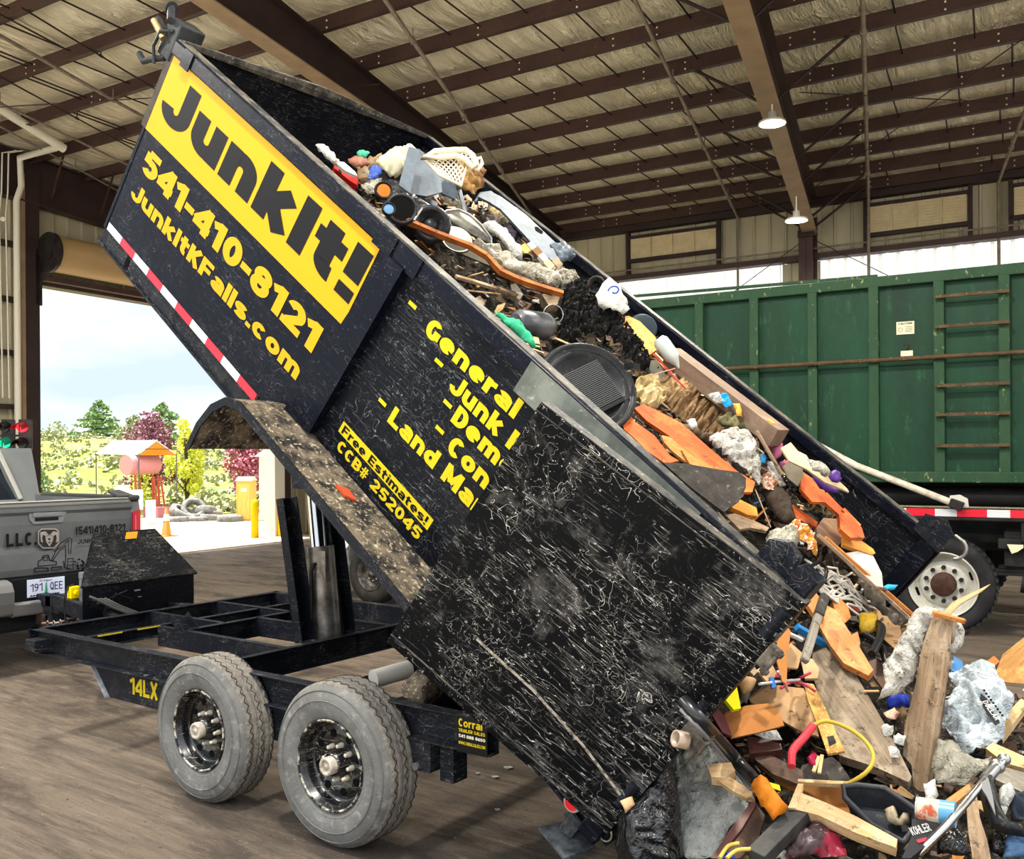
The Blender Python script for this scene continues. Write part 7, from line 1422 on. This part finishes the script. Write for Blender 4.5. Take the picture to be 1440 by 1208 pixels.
slab('broken_board', 'splintered pale board running from the quilted pad under the glove', 'board', [(1002, 1092), (1020, 1088), (1050, 1108), (1062, 1124), (1050, 1122), (1030, 1112)], w_pine, .02, .24, grain=((1002, 1092), (1060, 1122)))
slab('pine_stud', 'fresh yellow pine stud running right from the orange glove', 'stud', [(1116, 1116), (1124, 1114), (1160, 1128), (1204, 1148), (1262, 1180), (1260, 1192), (1206, 1172), (1150, 1146), (1112, 1136)], w_pine, .05, .22, grain=((1116, 1120), (1262, 1186)))
slab('stud_end', 'short upright pine offcut at the left end of the yellow pine stud', 'offcut', [(1122, 1102), (1130, 1102), (1120, 1136), (1108, 1136)], w_pine, .03, .25)
slab('yellow_label', 'small bright yellow label beside the orange glove', 'label', [(1082, 1100), (1096, 1104), (1098, 1112), (1086, 1108)], P_('label_yellow', 'd6d014'), .004, .24)
stick('dark_bar', 'thick dark bar pointing down-left under the orange glove', 'bar', (1130, 1140), (1064, 1207), .07, .05, dirty('dark_bar', '2a2a2a', '3c3a37', 12), .20)
crumple('red_bag', 'dark translucent bag with red stripes at the bottom of the pile', 'bag', [(1092, 1196), (1110, 1170), (1136, 1156), (1160, 1164), (1180, 1180), (1190, 1207), (1100, 1207)], dirty('red_dark_film', '3a2a2c', '8c1f34', 5, .5, .6, .25), .025, 12, .06, .14)
slab('red_edge_board', 'red-edged board standing at the bottom left of the pile', 'board', [(1058, 1126), (1064, 1130), (1044, 1164), (1010, 1207), (1000, 1207), (1028, 1164)], w_red, .02, .22, grain=((1060, 1126), (1005, 1207)))
slab('dark_cavity_board', 'dark brown board right behind the red-edged board', 'board', [(1062, 1130), (1076, 1146), (1066, 1180), (1040, 1207), (1016, 1207), (1044, 1166)], w_dark, .02, .14)
for i, pts in enumerate(([(1012, 1207), (1024, 1190), (1040, 1186)], [(1022, 1207), (1036, 1196), (1056, 1194)])): cable('yellow_rope', 'frayed yellow rope end at the bottom left of the pile, %s' % ('upper strand' if i == 0 else 'lower strand'), 'rope', pts, .007, P_('rope_yellow', 'b59a4a', .8), .22)
crumple('white_rag', 'pale grey sheet at the bottom edge under the thick dark bar', 'sheet', [(1070, 1207), (1084, 1192), (1104, 1196), (1118, 1207)], cloth, .012, 14, .03, .14)
crumple('bottle_cap_blue', 'small blue cap at the bottom edge of the picture', 'cap', [(1016, 1207), (1022, 1200), (1032, 1202), (1034, 1207)], P_('cap_blue', '2a4ac0'), .004, 20, .02, .2)
# black tub, label board, can, folding leg
tb = empty('plastic_tub', surf(1230, 1140)[0], 'shallow black plastic tub with a rag inside on the spilled pile', 'tub'); tbm = dirty('tub_black', '33353a', '26282c', 8, .4, .6, .5, 0, .2, 30, c3='57544e', s3=26, lo3=.62, hi3=.7)
pT, nT = surf(1238, 1146, .16); fT = facing(nT + (CAM - pT).normalized() * .4, pT)
rim_ = [hit(x, y, pT, fT) for x, y in ((1186, 1106), (1206, 1104), (1244, 1108), (1288, 1138), (1292, 1158), (1270, 1184), (1226, 1160), (1188, 1122))]
cT = sum(rim_, V()) / 8; bot_ = [cT + (q - cT) * .82 - fT * .09 for q in rim_]
m = MB(); m.add(rim_ + bot_, [(i, (i+1) % 8, 8 + (i+1) % 8, 8 + i) for i in range(8)]); o = m.build('tub_wall', tbm, tb); s_ = o.modifiers.new('t', 'SOLIDIFY'); s_.thickness = .006
m = MB(); m.add(bot_, [tuple(range(8))]); o = m.build('tub_floor', tbm, tb); s_ = o.modifiers.new('t', 'SOLIDIFY'); s_.thickness = .006
m = MB(); m.smooth = True; m.tube(rim_, .011, 8, closed=True); m.build('tub_rim', tbm, tb)
crumple('rag', 'tan twisted rag inside the shallow black tub', 'rag', [(1246, 1140), (1258, 1138), (1264, 1150), (1278, 1144), (1282, 1156), (1268, 1162), (1250, 1156)], dirty('tan_rag', 'a3957c', '7c6e58', 10), .015, 26, .03, .13)
lbl = slab('printed_box', 'black printed box panel in front of the shallow black tub', 'box panel', [(1282, 1152), (1318, 1144), (1320, 1172), (1306, 1186), (1280, 1207), (1268, 1207), (1282, 1176)], inkb, .02, .30)
f = lbl[2]; dx_ = hit(1318, 1163, lbl[1], f) - hit(1284, 1172, lbl[1], f); dy_ = f.cross(dx_.normalized()); text('box_print', 'KOHLER', .16, hit(1284, 1176, lbl[1], f) + f * .002, dx_, dy_, dx_.length * .78, .03, P_('print_grey', 'a7a7a4'), lbl[0], .1, .001)
m = MB(); q = hit(1290, 1184, lbl[1], f) + f * .002; m.beam(q, q + dx_ * .4, .012, .002, f); m.build('red_mark', P_('mark_red', 'a02838'), lbl[0])
p0 = surf(1290, 1138, .32)[0]; p1 = surf(1344, 1146, .32)[0]; cn = empty('aerosol_can', p0, 'dented can with a blue end lying right of the shallow black tub', 'can'); m = MB(); m.smooth = True; m.cyl(p0, p0.lerp(p1, .6), .04, 20); m.build('can_body', dirty('can_label', 'b8a894', 'a04a34', 20, .5, .6), cn)
m = MB(); m.smooth = True; m.cyl(p0.lerp(p1, .6), p1, .041, 20); m.build('can_end', P_('can_blue', '4a86a8', .3), cn)
m = MB(); m.smooth = True; m.lathe([(.042, -.003), (.045, .0), (.03, .004), (0, .0)], p0, (p0 - p1), 20); m.build('can_rim', steel, cn)
lg_ = empty('folding_leg', surf(1370, 1110)[0], 'chrome tube frame with a jointed clamp end lying across the right of the pile', 'tube frame')
A0 = surf(1292, 1200, .26)[0]; A1 = surf(1332, 1160, .34)[0]; A2 = surf(1386, 1096, .36)[0]; A3 = surf(1402, 1078, .36)[0]
m = MB(); m.smooth = True; m.tube([A0, A1, A2], .013, 12); m.build('tube', P_('chrome_tube', 'b9b9b8', .2, 1), lg_)
m = MB(); m.smooth = True; m.tube([A2, A3], .02, 12); m.lathe([(.0, -.02), (.024, -.018), (.024, .018), (0, .02)], A3, (0, -1, .3), 20); m.build('clamp', steel, lg_)
m = MB(); m.smooth = True; q = surf(1412, 1068, .36)[0]; m.lathe([(.0, -.02), (.02, -.018), (.02, .018), (0, .02)], q, (0, -1, .3), 18); m.beam(A3, q, .03, .02); m.build('joint', steel, lg_)
for x, y in ((1403, 1071), (1393, 1092)): p = surf(x, y, .385)[0]; m = MB(); m.cyl(p, p + facing(V((0, -1, .3)), p) * .004, .007, 10); m.build('rivet', P_('rivet_dark', '3c3c3c'), lg_)
crumple('plastic_guard', 'curved black and grey plastic guard right of the chrome tube', 'guard', [(1374, 1100), (1392, 1090), (1398, 1108), (1408, 1140), (1420, 1158), (1440, 1164), (1440, 1176), (1416, 1172), (1394, 1164), (1384, 1140)], blkp, .004, 8, .05, .26)
slab('plastic_wedge', 'smooth grey plastic wedge on the black guard', 'plastic piece', [(1376, 1102), (1390, 1094), (1396, 1118), (1400, 1146), (1388, 1120)], P_('wedge_grey', '6c6e70', .35), .012, .35)
# store bag and the right side
sb_ = crumple('store_bag', 'pale grey plastic shopping bag with a black printed band at the right of the pile', 'bag', [(1326, 950), (1352, 946), (1364, 940), (1384, 936), (1400, 938), (1410, 966), (1426, 984), (1424, 1000), (1412, 1036), (1396, 1056), (1372, 1064), (1350, 1056), (1332, 1030), (1320, 1004), (1328, 990), (1346, 974)], pa, .04, 9, .06, .24, .012)[0]
P1 = surf(1400, 1000, .24)[0]; f = facing(NP_ + (CAM - P1).normalized() * .55, P1); P1 = P1 + f * .14
bandp = [(1379, 975), (1388, 982), (1400, 1000), (1406, 1016), (1400, 1020), (1390, 1006), (1378, 986)]
m = MB(); m.prism([hit(x, y, P1, f) for x, y in bandp], -f * .002); bn = m.build('printed_band', inkb, sb_)
dx_ = hit(1402, 1010, P1, f) - hit(1382, 982, P1, f); dy_ = f.cross(dx_.normalized()); text('band_lettering', 'DOLLAR', .2, hit(1381, 987, P1, f) + f * .001, dx_, dy_, dx_.length * .95, .022, whp, sb_, .08, .001)
m = MB(); q = hit(1386, 966, P1, f)
for k in range(9): m.box(hit(1384 + k * 3.2, 971 + k * 4.4, P1, f), (.008, .004, .008))
m.build('small_print', inkb, sb_)
crumple('film_sheet', 'thin grey film hanging below the pale grey shopping bag', 'film', [(1316, 1040), (1340, 1046), (1372, 1068), (1396, 1066), (1384, 1088), (1352, 1106), (1316, 1106), (1308, 1080)], clear, .025, 9, .05, .16)
crumple('film_sheet', 'small white film scrap left of the hanging grey film', 'film', [(1300, 1106), (1314, 1096), (1318, 1120), (1310, 1136), (1302, 1124)], whp, .012, 20, .02, .2)
slab('split_log', 'split yellow-brown log end at the right edge of the picture', 'log', [(1400, 946), (1410, 920), (1440, 896), (1452, 900), (1452, 962), (1428, 972), (1412, 974)], wood('split_wood', 'b8894a', '8c6030', 'd6ab66', .85, .2), .10, .22, grain=((1400, 950), (1446, 905)), bevel=.01)
slab('orange_cube', 'small orange wood chip left of the split log end', 'wood chip', [(1387, 930), (1398, 922), (1406, 930), (1396, 938)], w_or2, .03, .12)
slab('pine_stud', 'pale stud pointing up to the right below the split log', 'stud', [(1394, 1026), (1436, 982), (1446, 990), (1410, 1038)], w_pine, .04, .18, grain=((1394, 1030), (1440, 985)))
slab('pine_stud', 'yellow pine stud at the right edge above the chrome clamp', 'stud', [(1386, 1052), (1396, 1044), (1446, 1066), (1446, 1082), (1412, 1072)], w_pine, .05, .16, grain=((1386, 1050), (1446, 1074)))
slab('grey_board', 'grey board under the yellow pine stud at the right edge', 'board', [(1404, 1076), (1446, 1088), (1446, 1118), (1400, 1096)], w_gr, .03, .12, grain=((1404, 1076), (1446, 1100)))
slab('grey_board', 'dark grey board lowest of those at the right edge', 'board', [(1410, 1104), (1446, 1122), (1446, 1140), (1412, 1120)], w_dark, .03, .12, grain=((1404, 1100), (1446, 1130)))
slab('post_stub', 'upright yellow-sided post stub at the bottom right of the pile', 'post', [(1358, 1112), (1372, 1108), (1378, 1150), (1388, 1180), (1394, 1210), (1368, 1210), (1362, 1170)], w_wea2, .06, .18, grain=((1364, 1110), (1380, 1208)))
slab('red_stud', 'reddish split stud behind the upright post stub', 'stud', [(1328, 1126), (1362, 1102), (1366, 1110), (1334, 1138)], w_or2, .03, .16, grain=((1328, 1130), (1364, 1106)))
crumple('rubbish_bag', 'glossy black bag at the bottom right under the dented can', 'rubbish bag', [(1318, 1168), (1340, 1160), (1358, 1176), (1364, 1200), (1350, 1207), (1318, 1204)], bag, .02, 12, .05, .16)
crumple('rubbish_bag', 'second glossy black bag right of the upright post stub', 'rubbish bag', [(1392, 1170), (1420, 1172), (1424, 1196), (1410, 1207), (1394, 1204)], bag, .02, 12, .05, .14)
crumple('jeans', 'blue denim cloth at the bottom right corner', 'denim', [(1418, 1176), (1446, 1164), (1446, 1212), (1412, 1212)], dirty('denim', '3c5878', '2a3e58', 10), .02, 12, .04, .18)
crumple('navy_cloth', 'navy cloth behind the black guard at the right edge', 'cloth', [(1416, 1120), (1446, 1116), (1446, 1156), (1424, 1156)], dirty('navy_cloth', '2a3240', '1c222c', 9), .02, 14, .03, .15)
crumple('white_bottle', 'white crumpled jug beside the navy cloth', 'jug', [(1406, 1110), (1422, 1106), (1428, 1118), (1418, 1134), (1412, 1150), (1408, 1132)], whp, .012, 20, .05, .19)
crumple('blue_bag', 'deep blue bag bundle under the draped cloth', 'bag', [(1246, 986), (1262, 978), (1278, 978), (1280, 994), (1262, 996), (1250, 996)], P_('bundle_blue', '1c2f8c', .4), .02, 18, .04, .13)
crumple('pink_wrapper', 'pink and cream wrapper left of the tall weathered plank', 'wrapper', [(1242, 1004), (1256, 996), (1264, 1002), (1258, 1014), (1246, 1012)], dirty('pink_cream', 'c9b09a', 'a86c64', 20), .015, 20, .02, .13)
crumple('brown_pouch', 'brown pouch right of the pink and cream wrapper', 'pouch', [(1258, 1000), (1272, 996), (1276, 1010), (1264, 1016)], rag, .015, 20, .02, .12)
for x, y, l_ in ((1248, 1026, 'white wad above the foot of the wide weathered board'), (1264, 1040, 'silvery wad left of the tall weathered plank foot'), (1256, 1058, 'tiny white wad below the silvery wad')):
    crumple('wad', l_, 'wad', [(x - 8, y - 4), (x, y - 8), (x + 9, y - 2), (x + 6, y + 8), (x - 5, y + 7)], whp, .012, 30, .02, .12, smooth=False)
slab('cabinet_end', 'dark narrow board standing between the wide board and the tall plank', 'board', [(1222, 930), (1232, 926), (1250, 950), (1244, 972), (1228, 950)], w_dark, .02, .10)
stick('pine_sliver', 'thin pine sliver above the deep blue bundle', 'sliver', (1214, 972), (1236, 972), .012, .008, w_pine, .12)
crumple('red_bits', 'crimson twisted plastic beside the red-handled tool', 'plastic', [(1136, 1066), (1144, 1056), (1152, 1066), (1146, 1080), (1138, 1078)], P_('bits_crimson', '8c1838', .4), .015, 30, .02, .2)
for i, (a, b, l_) in enumerate((((1144, 1086), (1152, 1064), 'left pale peg right of the crimson plastic'), ((1152, 1088), (1156, 1062), 'right pale peg right of the crimson plastic'))): stick('wood_peg', l_, 'peg', a, b, .014, .012, w_pine, .2)
# scraps on the bare ground near the wheels
for i, (x, y, w_, l_) in enumerate(((652, 1090, 5, 'white paper scrap on the ground left of its larger neighbour'), (696, 1093, 7, 'flat white card on the ground behind the rear wheel'), (714, 1080, 9, 'pale torn scrap on the ground under the frame end'), (699, 1139, 5, 'small white stone-like scrap alone on the dirt'), (672, 1088, 4, 'tiny white chip between the paper scrap and the white card'))):
    p = onZ(x, y, .004); m = MB(); k = w_ * .0034; m.prism([p + V((-k, 0, 0)), p + V((-.2 * k, k * .8, 0)), p + V((k, .3 * k, .004)), p + V((.4 * k, -k * .7, 0))], (0, 0, .004)); o = m.build('paper_scrap', whp); tag(o, l_, 'scrap')
# uncountable small bits over both heaps
r = random.Random(21); mats = [w_pine, whp, w_wea, w_dark, card, blkp, w_or2, P_('bit_blue', '3c6c9c'), P_('bit_red', 'a03a34'), rag, tanb, P_('bit_green', '4c7a54')]
wts = [5, 4, 8, 9, 4, 7, 1.2, .3, .3, 5, 4, .2]
for which in (0, 1):
    mb = MB(); N_ = 1500 if which == 0 else 1900
    for i in range(N_):
        if which == 0:
            s = r.uniform(-5.9, S1 - .02); Y = r.uniform(Y0 + .08, Y1 - .08); P = bedp(s, hbed(s, Y), Y); n = NB
        else:
            X = r.uniform(-1.95, 1.5); Y = r.uniform(-.3, 3.0); h = hpile(X, Y)
            if h < .04: continue
            P = V((X, Y, h)); n = NP_
        mb.mi = r.choices(range(12), wts)[0]; L = r.choice((.02, .03, .05, .08)) * r.uniform(.7, 1.5)
        d = V([r.gauss(0, 1) for _ in range(3)]); d = (d - n * d.dot(n) * .75).normalized(); up = (n + V([r.gauss(0, .5) for _ in range(3)])).normalized()
        P = P + n * r.uniform(0, .05)
        if r.random() < .45: mb.beam(P - d * L * .8, P + d * L * .8, .010 * r.uniform(.5, 1.6), .006, up)
        else:
            sd_ = d.cross(up).normalized(); q = [P - d * L * .5 + sd_ * L * r.uniform(.1, .4), P + d * L * .5 + sd_ * L * r.uniform(.1, .5), P + d * L * r.uniform(.3, .6) - sd_ * L * r.uniform(.1, .5) + up * L * .2, P - d * L * .4 - sd_ * L * r.uniform(.1, .4)]
            mb.prism(q, up * .004)
    o = mb.build('loose_bits', mats, recalc=True); tag(o, 'small splinters, chips and paper bits strewn over the load in the bed' if which == 0 else 'small splinters, chips and paper bits strewn over the spilled pile', 'debris bits', kind='stuff')
